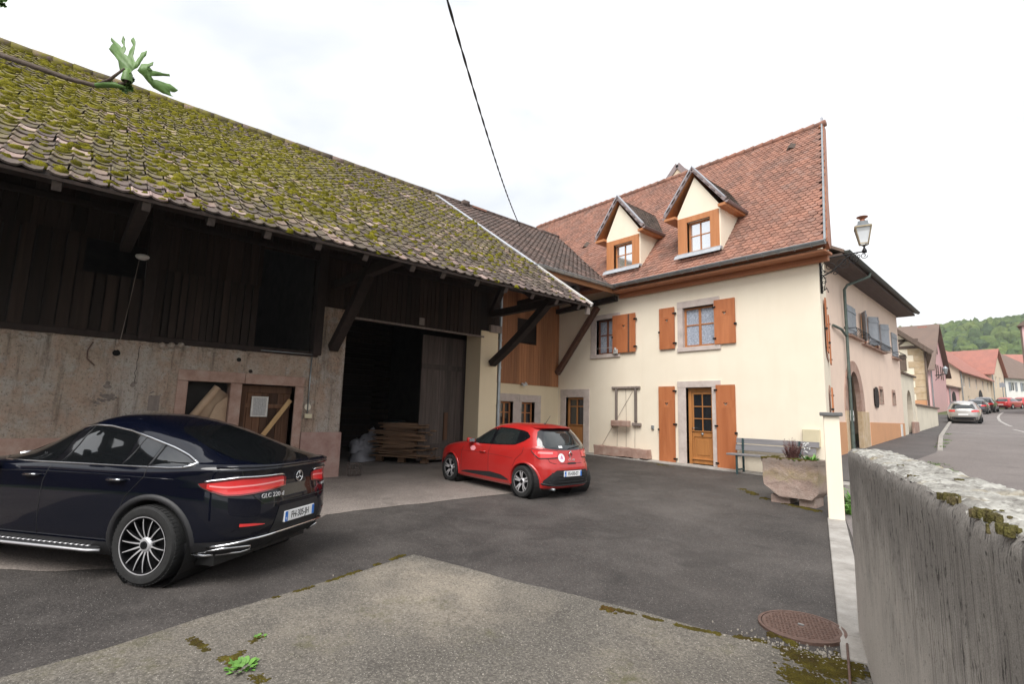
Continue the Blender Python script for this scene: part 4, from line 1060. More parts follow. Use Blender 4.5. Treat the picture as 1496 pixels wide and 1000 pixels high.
for (x, y) in ((-13.5, 15.6), (-6.1, 17.35)):
    z = EZm+(y-EY)*PT; c_ = Vector((x, y, z)); mb.prism([c_+us_*-.1+Vector((-.13, 0, 0))+ns_*.03, c_+us_*-.1+Vector((.13, 0, 0))+ns_*.03, c_+us_*-.1+ns_*.11], us_*.3)
mb.build('roof_vent', M['dormer_tile'], rf)
# eaves: soffit boards, fascia, gutter
mb = MB(); mb.box(-10.5, gx_at(EY)-.03, 13.50, YF-.002, 4.10, 4.16); mb.box(-10.5, gx_at(EY)-.1, 13.86, YF-.003, 3.96, 4.10); mb.build('soffit', M['soffit_x'], house, bevel=.006)
def halfpipe(mb, a, b, r, n=10, lip=.012):
    a = Vector(a); b = Vector(b); d = (b-a).normalized(); s_ = d.cross(Vector((0, 0, 1))).normalized(); vs = []
    for base in (a, b):
        for k in range(n+1):
            t_ = PI*k/n; vs.append(base+s_*math.cos(t_)*r-Vector((0, 0, math.sin(t_)*r)))
    m = n+1; mb.add(vs, [(k, k+1, m+k+1, m+k) for k in range(n)]); mb.add([a+s_*math.cos(PI*k/n)*r-Vector((0, 0, math.sin(PI*k/n)*r)) for k in range(m)], [tuple(range(m))]); mb.add([b+s_*math.cos(PI*k/n)*r-Vector((0, 0, math.sin(PI*k/n)*r)) for k in range(m)], [tuple(range(m))])
    for sg in (1, -1): mb.tube([a+s_*r*sg, b+s_*r*sg], lip, 6)
mb = MB(); halfpipe(mb, (-10.42, 13.38, 4.30), (gx_at(EY)+.02, 13.38, 4.32), .085)
for k in range(16): x = -10.2+k*.39; mb.tube([(x, 13.38-math.cos(t_)*.09, 4.30-math.sin(t_)*.09) for t_ in [PI*i/8 for i in range(9)]], .009, 5)
mb.build('gutter', M['zinc'], house, smooth=True, angle=50)
# verge: zinc edge and orange-brown bargeboard on the street gable, front and back slopes
mb = MB(); a = Vector((gx_at(EY), EY-.02, EZm)); b = Vector((gx_at(RY_), RY_, RZ_+.03)); c_ = Vector((gx_at(BY), BY, BZ+.05))
mb.bar(a+ns_*.02, b+ns_*.02, .04, .075, ns_); nb_ = Vector((0, math.sin(ra), math.cos(ra))); mb.bar(b, c_, .04, .075, nb_); mb.build('verge_flashing', M['zinc'], house)
mb = MB(); mb.bar(a-ns_*.14+Vector((.0, 0, 0)), b-ns_*.14, .09, .24, ns_); mb.bar(b-nb_*.16, c_-nb_*.16, .09, .26, nb_); mb.build('bargeboard', M['brown_verge'], house)
mb = MB(); mb.obox(b+Vector((0, 0, .1)), (.03, 0, 0), (0, .05, 0), (0, 0, .12)); mb.build('finial', M['verge_metal'], house)
mb = MB(); q = [g0+gd*.1+Vector((0, 0, 3.95)), g0+gd*.1+gn*.24+Vector((0, 0, 4.15)), g0+gd*.1+gn*.24+Vector((0, 0, 4.3)), g0+gd*.1+Vector((0, 0, 4.4))]; mb.prism(q, gd*.22); mb.build('eave_bracket', M['cream_plaster'], house)

# dormers
def dormer(yd, u0, u1, z0, z1, apx, apz, el, er, ez, glass):
    d = None; dm = thing_part = None
    fd = Fr((0, yd, 0), (1, 0, 0), (0, -1, 0)); c = (u0+u1)/2; dep = lambda z: (z-EZm)/PT+EY
    mb = MB(); fw = .33
    # face, cheeks
    zt = z1+.05; wl, wr = u0-.02, u1+.04
    fx = [(wl, z0-.08), (wr, z0-.08), (wr, ez+.02), (apx, apz-.12), (wl, ez+.02)]
    wo = (u0+.30, u1-.27, z0+.02, z1-.17)
    def pt(u, z, n=0): return fd.pt(u, n, z)
    a, b, e, f = wo
    mb.add([pt(*fx[0]), pt(*fx[1]), pt(wr, e), pt(wl, e)], [(0, 1, 2, 3)]); mb.add([pt(wl, e), pt(a, e), pt(a, f), pt(wl, f)], [(0, 1, 2, 3)]); mb.add([pt(b, e), pt(wr, e), pt(wr, f), pt(b, f)], [(0, 1, 2, 3)])
    mb.add([pt(wl, f), pt(wr, f), pt(*fx[2]), pt(*fx[3]), pt(*fx[4])], [(0, 1, 2, 3, 4)])
    for x in (wl, wr):
        y0_, y1_ = dep(z0-.08), dep(ez)
        mb.add([(x, yd, z0-.1), (x, dep(z0-.1)+.05, z0-.1), (x, y1_+.1, ez+.05), (x, yd, ez+.05)], [(0, 1, 2, 3)])
    for (p, q) in (((a, e), (b, e)), ((b, e), (b, f)), ((b, f), (a, f)), ((a, f), (a, e))): mb.add([pt(*p), pt(*q), pt(*q, -.16), pt(*p, -.16)], [(0, 1, 2, 3)])
    dm = mb.build('dormer', M['cream_plaster'], house)
    # timber architrave round the window
    mb = MB(); fd.box(mb, u0, a, -.02, .035, z0, z1); fd.box(mb, b, u1, -.02, .036, z0, z1); fd.box(mb, a, b, -.02, .034, f, z1); 
    fd.box(mb, a-.001, a+.0, -.2, 0, e, f); fd.box(mb, b, b+.03, -.2, -.001, e, f); fd.box(mb, a-.03, a, -.2, -.001, e, f); mb.build('architrave', M['frame_wood'], dm, bevel=.008)
    mb = MB(); n_ = -.10; t = .05
    fd.box(mb, a, a+t, n_-.05, n_, e, f); fd.box(mb, b-t, b, n_-.05, n_, e, f); fd.box(mb, a+t, b-t, n_-.05, n_-.002, f-t, f); fd.box(mb, a+t, b-t, n_-.05, n_-.002, e, e+t)
    um = (a+b)/2; fd.box(mb, um-.018, um+.018, n_-.04, n_-.008, e+t, f-t); zm = (e+f)/2+.04; fd.box(mb, a+t, b-t, n_-.04, n_-.012, zm-.014, zm+.014)
    mb.build('window', M['frame_wood'], dm)
    mb = MB(); mb.add([fd.pt(a+t, n_-.03, e+t), fd.pt(b-t, n_-.03, e+t), fd.pt(b-t, n_-.03, f-t), fd.pt(a+t, n_-.03, f-t)], [(0, 1, 2, 3)])
    mb.build('pane', M[glass], dm)
    mb = MB(); fd.box(mb, u0-.03, u1+.05, -.06, .07, z0-.07, z0-.002); mb.add([pt(u0-.06, z0-.05, .12), pt(u1+.08, z0-.05, .12), pt(u1+.09, z0-.17, .18), pt(u0-.07, z0-.17, .18)], [(0, 1, 2, 3)]); mb.build('lead_sill', M['lead_white'], dm)
    # roof: two slopes running back into the main slope
    hl = Vector((el-apx, 0, ez-apz)); hr = Vector((er-apx, 0, ez-apz)); yo = yd-.10; yb = dep(apz)
    mb = MB(); A0 = Vector((apx, yo, apz+.06)); A1 = Vector((apx, dep(apz+.06)+.02, apz+.06))
    for h in (hl, hr):
        B0 = A0+h; yb2 = dep(B0.z)+.05; B1 = Vector((B0.x, yb2, B0.z)); n_ = Vector((-h.z*(1 if h.x > 0 else -1), 0, abs(h.x))).normalized()
        mb.hexa([A0-n_*.035, B0-n_*.035, B1-n_*.035, A1-n_*.035, A0, B0, B1, A1])
    mb.build('dormer_roof_deck', M['frame_wood'], dm)
    mb = MB(); random.seed(int(apx*10))
    for h in (hl, hr):
        sd = h.normalized(); up_ = -sd; L_ = h.length; n_ = Vector((-h.z*(1 if h.x > 0 else -1), 0, abs(h.x))).normalized()
        O_ = A0+h; 
        def ins(u, s, O_=O_, up_=up_): q = O_+up_*s+Vector((0, 1, 0))*u; return q.y < dep(q.z)+.1
        tiles(mb, O_+n_*.004, Vector((0, 1, 0)), up_, n_, dep(apz)-yo+.2, L_, .172, .148, BEAV, ins, .006, tip=True, th=.014)
    mb.build('dormer_tiles', M['dormer_tile'], dm)
    mb = MB()
    for h in (hl, hr): mb.bar(A0+Vector((0, -.02, .045)), A0+h*1.02+Vector((0, -.02, .045)), .05, .115, Vector((0, 0, 1)))
    mb.build('bargeboard', M['barge_mauve'], dm, bevel=.006)
    mb = MB()
    for h in (hl, hr): mb.bar(A0+Vector((0, .0, .125)), A0+h*1.02+Vector((0, .0, .125)), .11, .028, Vector((0, 0, 1)))
    mb.build('verge_flashing', M['verge_metal'], dm)
    for h, sg in ((hl, -1), (hr, 1)):
        mb = MB(); q = A0+h; x = q.x+.05*sg; halfpipe(mb, (x, yo-.02, q.z-.01), (x, dep(q.z)-.1, q.z-.01), .06)
        mb.build('dormer_gutter', M['barge_mauve'], dm, smooth=True, angle=50)
    mb = MB(); q = A0+hr; mb.box(wr, q.x+.02, yd-.15, dep(q.z), q.z-.14, q.z-.06); mb.build('eaves_board', M['frame_wood'], dm)
    mb = MB(); q = A0+hl; mb.box(q.x-.02, wl, yd-.15, dep(q.z), q.z-.14, q.z-.06); mb.build('eaves_board', M['frame_wood'], dm)
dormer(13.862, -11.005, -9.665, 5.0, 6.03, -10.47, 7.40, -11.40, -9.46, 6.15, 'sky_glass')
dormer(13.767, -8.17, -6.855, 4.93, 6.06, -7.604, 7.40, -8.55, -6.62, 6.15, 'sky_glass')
# small gable peeping over the ridge from the back slope
mb = MB(); A = onY(990, 241, 19.5); l_ = onY(972, 268, 19.5); r_ = onY(1012, 262, 19.5); l_ = A+(l_-A)*1.5; r_ = A+(r_-A)*1.5
for h in (l_, r_): mb.bar(A, h, .1, .22, Vector((0, 0, 1))); 
mb.build('rear_bargeboard', M['barge_mauve'], house)
mb = MB(); mb.prism([A, l_, r_], (0, .06, 0)); 
for h in (l_, r_): mb.hexa([A+Vector((0, .1, -.05)), h+Vector((0, .1, -.05)), h+Vector((0, 2.2, -.05)), A+Vector((0, 2.2, -.05)), A+Vector((0, .1, .08)), h+Vector((0, .1, .08)), h+Vector((0, 2.2, .08)), A+Vector((0, 2.2, .08))], 1)
mb.build('rear_dormer', [M['beige_plaster'], M['dormer_tile']], house)

# ------------------------------------------------------------------ timber-clad wing between barn and house
XW = -13.43; wy0, wy1 = 9.86, 14.0
wing = thing('timber_clad_wing', 'low cream wing with larch cladding and dark tiled roof between barn and house', 'house wing', (XW, 12, G(XW, 12)))
fw_ = Fr((XW, wy0, 0), (0, 1, 0), (1, 0, 0))
ops = [(11.2, 11.77, -.45, .385), (12.16, 12.80, -.45, .385)]
mb = MB(); wall(mb, (XW, wy0, -1.7), (0, 1, 0), wy1-wy0, 2.72, (1, 0, 0), [(a-wy0, b-wy0, c+1.7, d+1.7) for a, b, c, d in ops], .22); mb.build('wall', M['cream_warm'], wing)
mb = MB()
for (a, b) in ((11.165, 11.2), (11.77, 12.16), (12.80, 13.1)): fw_.box(mb, a-wy0, b-wy0, -.15, .03, -.6, .385)
fw_.box(mb, 11.1-wy0, 12.05-wy0, -.15, .034, .385, .655); fw_.box(mb, 12.055-wy0, 13.1-wy0, -.15, .033, .385, .645); fw_.box(mb, 11.1-wy0, 13.12-wy0, -.15, .05, -.62, -.45)
mb.build('stone_surround', M['grey_sandstone'], wing, bevel=.008)
for a, b, c, d in ops: window(fw_, wing, a-wy0, b-wy0, c, d, -.13, 2, 2, 'frame_wood', 'window_glass')
# vertical boards
random.seed(77); mb = MB(); y = wy0
dw = (11.86, 12.74, 2.46, 3.36)
while y < wy1-.01:
    w = min(.118, wy1-y); x1 = XW+.03+random.uniform(0, .005)
    if dw[0]-.02 < y+w/2 < dw[1]+.02: 
        mb.box(XW, x1, y, y+w-.006, 1.0, dw[2]); mb.box(XW, x1, y, y+w-.006, dw[3], 5.9)
    else: mb.box(XW, x1, y, y+w-.006, 1.0, 5.9)
    y += w
mb.box(XW-.02, XW, wy0, wy1, 1.02, 5.9, 1)
mb.build('cladding', [M['cladding'], M['dark_board']], wing)
mb = MB(); fw_.box(mb, dw[0]-wy0, dw[1]-wy0, -.3, -.2, dw[2], dw[3]); 
fw_.box(mb, dw[0]-wy0-.0, dw[0]-wy0+.05, -.2, .0, dw[2], dw[3], 1); fw_.box(mb, dw[1]-wy0-.05, dw[1]-wy0, -.2, .0, dw[2], dw[3], 1); fw_.box(mb, dw[0]-wy0+.05, dw[1]-wy0-.05, -.2, .0, dw[2], dw[2]+.05, 1)
mb.build('loft_window', [M['black_void'], M['old_door']], wing)
# roof in the same slope as the barn's, but cut shorter
GX_, GZ_ = -10.48, 4.27
def wz(x): return GZ_+(GX_-x)*SL
vtop = EY+(RGZ-EZm)/PT
mb = MB(); q = [(GX_-.04, YE+.08, wz(GX_-.04)), (GX_-.04, EY+.05, wz(GX_-.04)), (RGX, vtop+.3, RGZ), (RGX, YE+.08, RGZ)]
mb.hexa([Vector(v)-nv*.14 for v in q]+[Vector(v) for v in q]); mb.build('roof_deck', M['soffit_x'], wing)
random.seed(41)
def in_wing(u, s):
    x = GX_-s*(GX_-RGX)/Lw; y = YE+.1+u; z = wz(x); return y < EY+(z-EZm)/PT-.0
Lw = math.hypot(GX_-RGX, RGZ-GZ_)
mb = MB(); tiles(mb, (GX_, YE+.1, GZ_+.01), Vector((0, 1, 0)), uv, nv, 7.2, Lw, .215, .235, ROM, in_wing, .008, th=.02); wr_ = mb.build('roof', M['brown_tile'], wing)
mb = MB(); y = YE+.1
while y < vtop-.2: mb.tube([(RGX, y, RGZ+.02), (RGX, y+.37, RGZ+.04)], [.12, .10], 9); y += .35
mb.obox((RGX+.1, YE+1.35, RGZ+.05), (.1, 0, 0), (0, .14, 0), (0, 0, .1)); mb.build('ridge_tile', M['brown_tile'], wr_, smooth=True)
mb = MB(); mb.obox((RGX+.15, YE+2.0, RGZ+.03), (.12, 0, -.06), (0, .3, 0), (0, 0, .04)); mb.build('broken_ridge_tile', M['red_tile'], wr_)
mb = MB(); a = Vector((GX_, EY, wz(GX_)+.02)); b = Vector((RGX, vtop, RGZ)); mb.bar(a, b, .22, .02, nv); mb.build('valley_flashing', M['dormer_tile'], wing)
mb = MB(); halfpipe(mb, (GX_+.09, YE+.02, 4.27), (GX_+.09, 13.46, 4.28), .085)
for k in range(9): y = YE+.3+k*.4; mb.tube([(GX_+.09-math.cos(t_)*.09, y, 4.27-math.sin(t_)*.09) for t_ in [PI*i/8 for i in range(9)]], .009, 5)
mb.build('gutter', M['zinc'], wing, smooth=True, angle=50)
# boarded soffit of the wide eaves (follows the rafters) and the beams under it
mb = MB(); x = GX_-.02
n_ = 22
for k in range(n_):
    x0 = GX_-.05+(XW-GX_+.05)*k/n_; x1 = GX_-.05+(XW-GX_+.05)*(k+1)/n_-.008*(-1)
    mb.hexa([(x0, YE+.08, wz(x0)-.22), (x0, 13.98, wz(x0)-.22), (x1, 13.98, wz(x1)-.22), (x1, YE+.08, wz(x1)-.22), (x0, YE+.08, wz(x0)-.19), (x0, 13.98, wz(x0)-.19), (x1, 13.98, wz(x1)-.19), (x1, YE+.08, wz(x1)-.19)])
mb.build('soffit', M['soffit_wood'], wing)
mb = MB(); mb.box(GX_-.06, GX_-.01, YE+.08, 13.5, 4.07, 4.24); mb.build('fascia', M['soffit_wood'], wing)
def wbeam(name, p, q, w, mat): mb = MB(); mb.bar(p, q, w, w*1.1, (0, 1, 0)); mb.build(name, M[mat], wing, bevel=.008)
wbeam('brace', (XW+.06, 13.88, 1.5), (-11.45, 13.88, 3.78), .17, 'brown_beam')
wbeam('outrigger', (XW, 13.88, 3.86), (-10.62, 13.88, 3.98), .17, 'dark_beam')
wbeam('outrigger', (XW, 11.9, 3.86), (-10.62, 11.9, 3.98), .17, 'dark_beam')
wbeam('wall_plate', (-11.6, YE+.1, 4.62), (-11.6, 13.9, 4.62), .16, 'dark_beam')
mb = MB(); mb.tube([(XW+.14, 11.05, 5.5), (XW+.14, 11.05, -1.3)], .055, 12)
for z in (2.2, .6, -.6): mb.lathe([(.055, -.03), (.066, -.03), (.066, .03), (.055, .03)], (XW+.14, 11.05, z), n=12); mb.box(XW, XW+.1, 11.04, 11.06, z-.01, z+.01)
mb = MB(); px = -12.1
mb.tube([(XB+.0, 9.96, 3.7), (XB+.0, 9.96, -1.4)], .055, 12)
for z in (2.2, 1.35, .2, -.8): mb.lathe([(.055, -.03), (.068, -.03), (.068, .03), (.055, .03)], (XB, 9.96, z), n=12)
mb.build('downpipe', M['zinc'], wing, smooth=True, angle=40)
sp = onX(765, 562, XW+.1)
t_ = thing('wall_spotlight', 'small twin white spotlight at the foot of the larch cladding', 'spotlight', tuple(sp))
mb = MB(); mb.box(-.1, -.02, -.05, .05, -.05, .05); mb.build('base_plate', M['plastic_white'], t_, local=True)
for k, (dy, dz) in enumerate(((-.07, -.02), (.05, .03))):
    mb = MB(); mb.lathe([(0, -.06), (.035, -.05), (.05, .06), (.04, .065), (0, .05)], (.06, dy, dz), (.7, .3*(-1 if k else 1), -.6), 14); mb.build('lamp_head', M['plastic_white'], t_, smooth=True, local=True)
# ------------------------------------------------------------------ cars (x forward, rear axle at x = 0, y left, z up from the ground)
def lerp_prof(prof, z):
    if z <= prof[0][0]: return prof[0][1:]
    for a, b in zip(prof[:-1], prof[1:]):
        if z <= b[0]:
            t = (z-a[0])/(b[0]-a[0]); return tuple(p+(q-p)*t for p, q in zip(a[1:], b[1:]))
    return prof[-1][1:]
def smooth_prof(prof, n):
    """Catmull-Rom through the profile rows (z, rear x, front x, half width, exponent)"""
    out = []; P = prof
    for i in range(len(P)-1):
        p0 = P[max(i-1, 0)]; p1 = P[i]; p2 = P[i+1]; p3 = P[min(i+2, len(P)-1)]
        for k in range(n):
            t = k/n; r_ = []
            for a, b, c, d in zip(p0, p1, p2, p3):
                m1 = (c-a)/2; m2 = (d-b)/2; sec = c-b
                if sec == 0: m1 = m2 = 0
                else:
                    m1 = max(0, min(m1/sec, 2.2))*sec; m2 = max(0, min(m2/sec, 2.2))*sec
                r_.append((2*t**3-3*t*t+1)*b+(t**3-2*t*t+t)*m1+(-2*t**3+3*t*t)*c+(t**3-t*t)*m2)
            out.append(tuple(r_))
    out.append(P[-1]); return out
class Shell:
    def __init__(s, prof, sub=5): s.p = smooth_prof(prof, sub)
    def at(s, z): return lerp_prof(s.p, z)
    def y(s, x, z):
        xr, xf, w, n = s.at(z); a = (xf-xr)/2; xc = (xf+xr)/2; q = min(1, abs((x-xc)/a)); return w*(1-q**n)**(1/n)
    def xr(s, y, z):
        xr, xf, w, n = s.at(z); a = (xf-xr)/2; xc = (xf+xr)/2; q = min(1, abs(y/w)); return xc-a*(1-q**n)**(1/n)
    def xf(s, y, z):
        xr, xf, w, n = s.at(z); a = (xf-xr)/2; xc = (xf+xr)/2; q = min(1, abs(y/w)); return xc+a*(1-q**n)**(1/n)
    def outline(s, row, ns, ne):
        z, xr, xf, w, n = row; a = (xf-xr)/2; xc = (xf+xr)/2; q = .5**(1/n); pts = []
        f = lambda t: (max(0, 1-abs(t)**n))**(1/n)
        for k in range(ns): t = -q+2*q*k/ns; pts.append((xc+a*t, w*f(t), z))
        for k in range(ne): t = q-2*q*k/ne; pts.append((xc+a*f(t), w*t, z))
        for k in range(ns): t = q-2*q*k/ns; pts.append((xc+a*t, -w*f(t), z))
        for k in range(ne): t = -q+2*q*k/ne; pts.append((xc-a*f(t), w*t, z))
        return pts
    def mesh(s, mb, arches, ns=110, ne=40, mi=0):
        rows = [s.outline(r_, ns, ne) for r_ in s.p]; m = len(rows[0]); vs = [list(v) for r_ in rows for v in r_]
        cell = .05
        for v in vs:
            for (cx, cz, rad) in arches:
                dx, dz = v[0]-cx, v[2]-cz; d = math.hypot(dx, dz)
                if abs(d-rad) < .022 and abs(v[1]) > .45 and d > 0: v[0] = cx+dx/d*rad; v[2] = cz+dz/d*rad
        fs = []
        for i in range(len(rows)-1):
            for k in range(m):
                f = (i*m+k, i*m+(k+1) % m, (i+1)*m+(k+1) % m, (i+1)*m+k)
                c = [sum(vs[j][t] for j in f)/4 for t in range(3)]
                if abs(c[1]) > .45 and any(math.hypot(c[0]-cx, c[2]-cz) < rad*.985 for cx, cz, rad in arches): continue
                fs.append(f)
        fs.append(tuple((len(rows)-1)*m+k for k in range(m)))
        mb.add(vs, fs, mi)
def lin(pts, x):
    if x <= pts[0][0]: return pts[0][1]
    for a, b in zip(pts[:-1], pts[1:]):
        if x <= b[0]: return a[1]+(b[1]-a[1])*(x-a[0])/(b[0]-a[0]) if b[0] > a[0] else b[1]
    return pts[-1][1]
def side_patch(sh, mb, up, lo, off=.005, nx=28, nz=8, sides=(1, -1), mi=None):
    x0, x1 = up[0][0], up[-1][0]
    for sg in sides:
        def fn(i, j):
            x = x0+(x1-x0)*i/(nx-1); a, b = lin(lo, x), lin(up, x); z = a+(b-a)*j/(nz-1); return (x, sg*(sh.y(x, z)+off), z)
        mb.grid(fn, nx, nz, mi)
def end_patch(sh, mb, up, lo, off=.005, ny=28, nz=8, front=False, mi=None):
    y0, y1 = up[0][0], up[-1][0]
    def fn(i, j):
        y = y0+(y1-y0)*i/(ny-1); a, b = lin(lo, y), lin(up, y); z = a+(b-a)*j/(nz-1)
        return (sh.xf(y, z)+off, y, z) if front else (sh.xr(y, z)-off, y, z)
    mb.grid(fn, ny, nz, mi)
def dens(pts, n=5):
    out = []
    for a, b in zip(pts[:-1], pts[1:]):
        for k in range(n): out.append(tuple(p+(q-p)*k/n for p, q in zip(a, b)))
    return out+[pts[-1]]
def side_line(sh, mb, pts, r, off=.0, sides=(1, -1), n=6):
    for sg in sides: mb.tube([(x, sg*(sh.y(x, z)+off), z) for x, z in dens(pts)], r, n)
def end_line(sh, mb, pts, r, off=0, n=6): mb.tube([(sh.xr(y, z)-off, y, z) for y, z in dens(pts)], r, n)
def gap_lines(sh, body, sides, ends=(), r=.004, off=0):
    for pts in ends: mb = MB(); end_line(sh, mb, pts, .0055); mb.build('panel_gap', M['ink_black'], body, smooth=True, local=True)
    for pts in sides:
        for sg in (1, -1): mb = MB(); side_line(sh, mb, pts, r, off, (sg,)); mb.build('panel_gap', M['ink_black'], body, smooth=True, local=True)
def make_wheel(par, x, y, rad, wid, rim, style, sg):
    tyre = MB(); h = wid/2; s = rim
    prof = [(s*.97, -h*.85), (s*1.02, -h*.95), (s*1.12, -h), (rad*.93, -h*.98), (rad*.985, -h*.8), (rad, -h*.5), (rad, h*.5), (rad*.985, h*.8), (rad*.93, h*.98), (s*1.12, h), (s*1.02, h*.95), (s*.97, h*.85)]
    tyre.lathe(prof, (x, y, rad), (0, 1, 0), 56)
    for k in range(56):      # tread blocks at the shoulder
        a = 2*PI*k/56; c, s_ = math.cos(a), math.sin(a)
        for side in (-1, 1): tyre.obox((x+c*(rad-.002), y+side*h*.62, rad+s_*(rad-.002)), Vector((c, 0, s_))*.004, (0, h*.22, 0), Vector((-s_, 0, c))*.011)
    w = tyre.build('wheel', M['tyre'], par, smooth=True, local=True, angle=40)
    yo = y+sg*h*.86
    b = MB(); b.lathe([(s*.985, sg*h*.95), (s*.93, sg*h*.92), (s*.90, sg*h*.5), (s*.88, -sg*h*.6)], (x, y, rad), (0, 1, 0), 48)
    r_ = b.build('rim', M['rim_dark'], w, smooth=True, local=True, angle=50)
    b = MB(); b.lathe([(s*.99, sg*h*.96), (s*1.0, sg*h*.98), (s*.968, sg*h*.97), (s*.968, sg*h*.93)], (x, y, rad), (0, 1, 0), 56); b.build('rim_edge', M['alu_rim'], w, smooth=True, local=True, angle=50)
    b = MB(); b.disc((x, y-sg*h*.1, rad), (0, sg, 0), s*.9, 40); b.lathe([(s*.62, 0), (s*.62, sg*.02), (.06, sg*.02)], (x, y+sg*h*.05, rad), (0, 1, 0), 32); b.build('brake_disc', M['rim_dark'], w, local=True)
    b = MB()
    def spoke(a, w0, w1, r0, r1, d=.022, bow=.02, mi=0, lean=0):
        n = 4
        vs = []
        for k in range(n+1):
            t = k/n; rr_ = r0+(r1-r0)*t; ww = w0+(w1-w0)*t; aa = a+lean*t; yy = yo-sg*(.03*(1-t)**2)+sg*bow*math.sin(PI*t)*.4
            er = Vector((math.cos(aa), 0, math.sin(aa))); et = Vector((-math.sin(aa), 0, math.cos(aa))); c = Vector((x, yy, rad))+er*rr_
            vs += [c-et*ww/2, c+et*ww/2, c+et*ww*.7-Vector((0, sg*d, 0)), c-et*ww*.7-Vector((0, sg*d, 0))]
        b.add(vs, [(4*k+j, 4*k+(j+1) % 4, 4*k+4+(j+1) % 4, 4*k+4+j) for k in range(n) for j in (1, 2, 3)], 1); b.add(vs, [(4*k, 4*k+1, 4*k+5, 4*k+4) for k in range(n)], 0)
    if style == 'multi':
        for k in range(14):
            a = 2*PI*k/14+.1; spoke(a, .017, .0075, .05, s*.955, .03, .02)
    elif style == 'double':
        for k in range(5):
            a = 2*PI*k/5+.31
            spoke(a-.17, .034, .034, .05, s*.955, .03); spoke(a+.17, .034, .034, .05, s*.955, .03)
    else:
        for k in range(5): spoke(2*PI*k/5, .09, .06, .04, s*.95, .03)
    b.lathe([(0, sg*.012), (.055, sg*.008), (.075, -sg*.01), (.075, -sg*.04)], (x, yo-sg*.02, rad), (0, 1, 0), 24)
    b.build('spokes', [M['alu_rim'], M['rim_dark']], w, smooth=True, local=True, angle=35)
    b = MB(); b.lathe([(0, sg*.0), (.036, 0), (.038, -sg*.01)], (x, yo+sg*.0, rad), (0, 1, 0), 20); b.build('hub_cap', M['rim_dark'], w, local=True)
    return w
def plate(par, sh, yc, zc, txt, w=.52, h=.11, off=.02, tilt=0):
    x = sh.xr(yc, zc)-off
    mb = MB(); mb.box(x-.006, x+.02, yc-w/2, yc+w/2, zc-h/2, zc+h/2); p = mb.build('number_plate', M['plate_white'], par, local=True, bevel=.004)
    mb = MB(); mb.box(x-.008, x-.005, yc+w/2-.048, yc+w/2-.004, zc-h/2+.004, zc+h/2-.004); mb.build('plate_band', M['plate_blue'], p, local=True); mb = MB(); mb.box(x-.008, x-.005, yc-w/2+.004, yc-w/2+.044, zc-h/2+.004, zc+h/2-.004); mb.build('plate_band', M['plate_blue'], p, local=True)
    text_mesh(txt, .098, 'lettering', M['ink_black'], p, (x-.0075, yc, zc), (0, -1, 0), (0, 0, 1), extrude=.001, squash=.74)
    text_mesh('F', .04, 'lettering', M['plate_white'], p, (x-.009, yc+w/2-.026, zc-.025), (0, -1, 0), (0, 0, 1), extrude=.001)
    return p
def arch_ring(sh, mb, cx, cz, r0, r1, a0, a1, off=.012, sides=(1, -1), n=30):
    for sg in sides:
        vs = []
        for k in range(n+1):
            a = a0+(a1-a0)*k/n; c, s_ = math.cos(a), math.sin(a)
            for (r_, o) in ((r0, -.10), (r0, off), (r0+(r1-r0)*.35, off*1.6), (r1-.01, off*1.1), (r1, -.01)):
                x, z = cx+c*r_, cz+s_*r_; vs.append((x, sg*(sh.y(x, max(z, .22))+o), z))
        mb.add(vs, [(5*k+j, 5*k+j+1, 5*k+6+j, 5*k+5+j) for k in range(n) for j in range(4)])

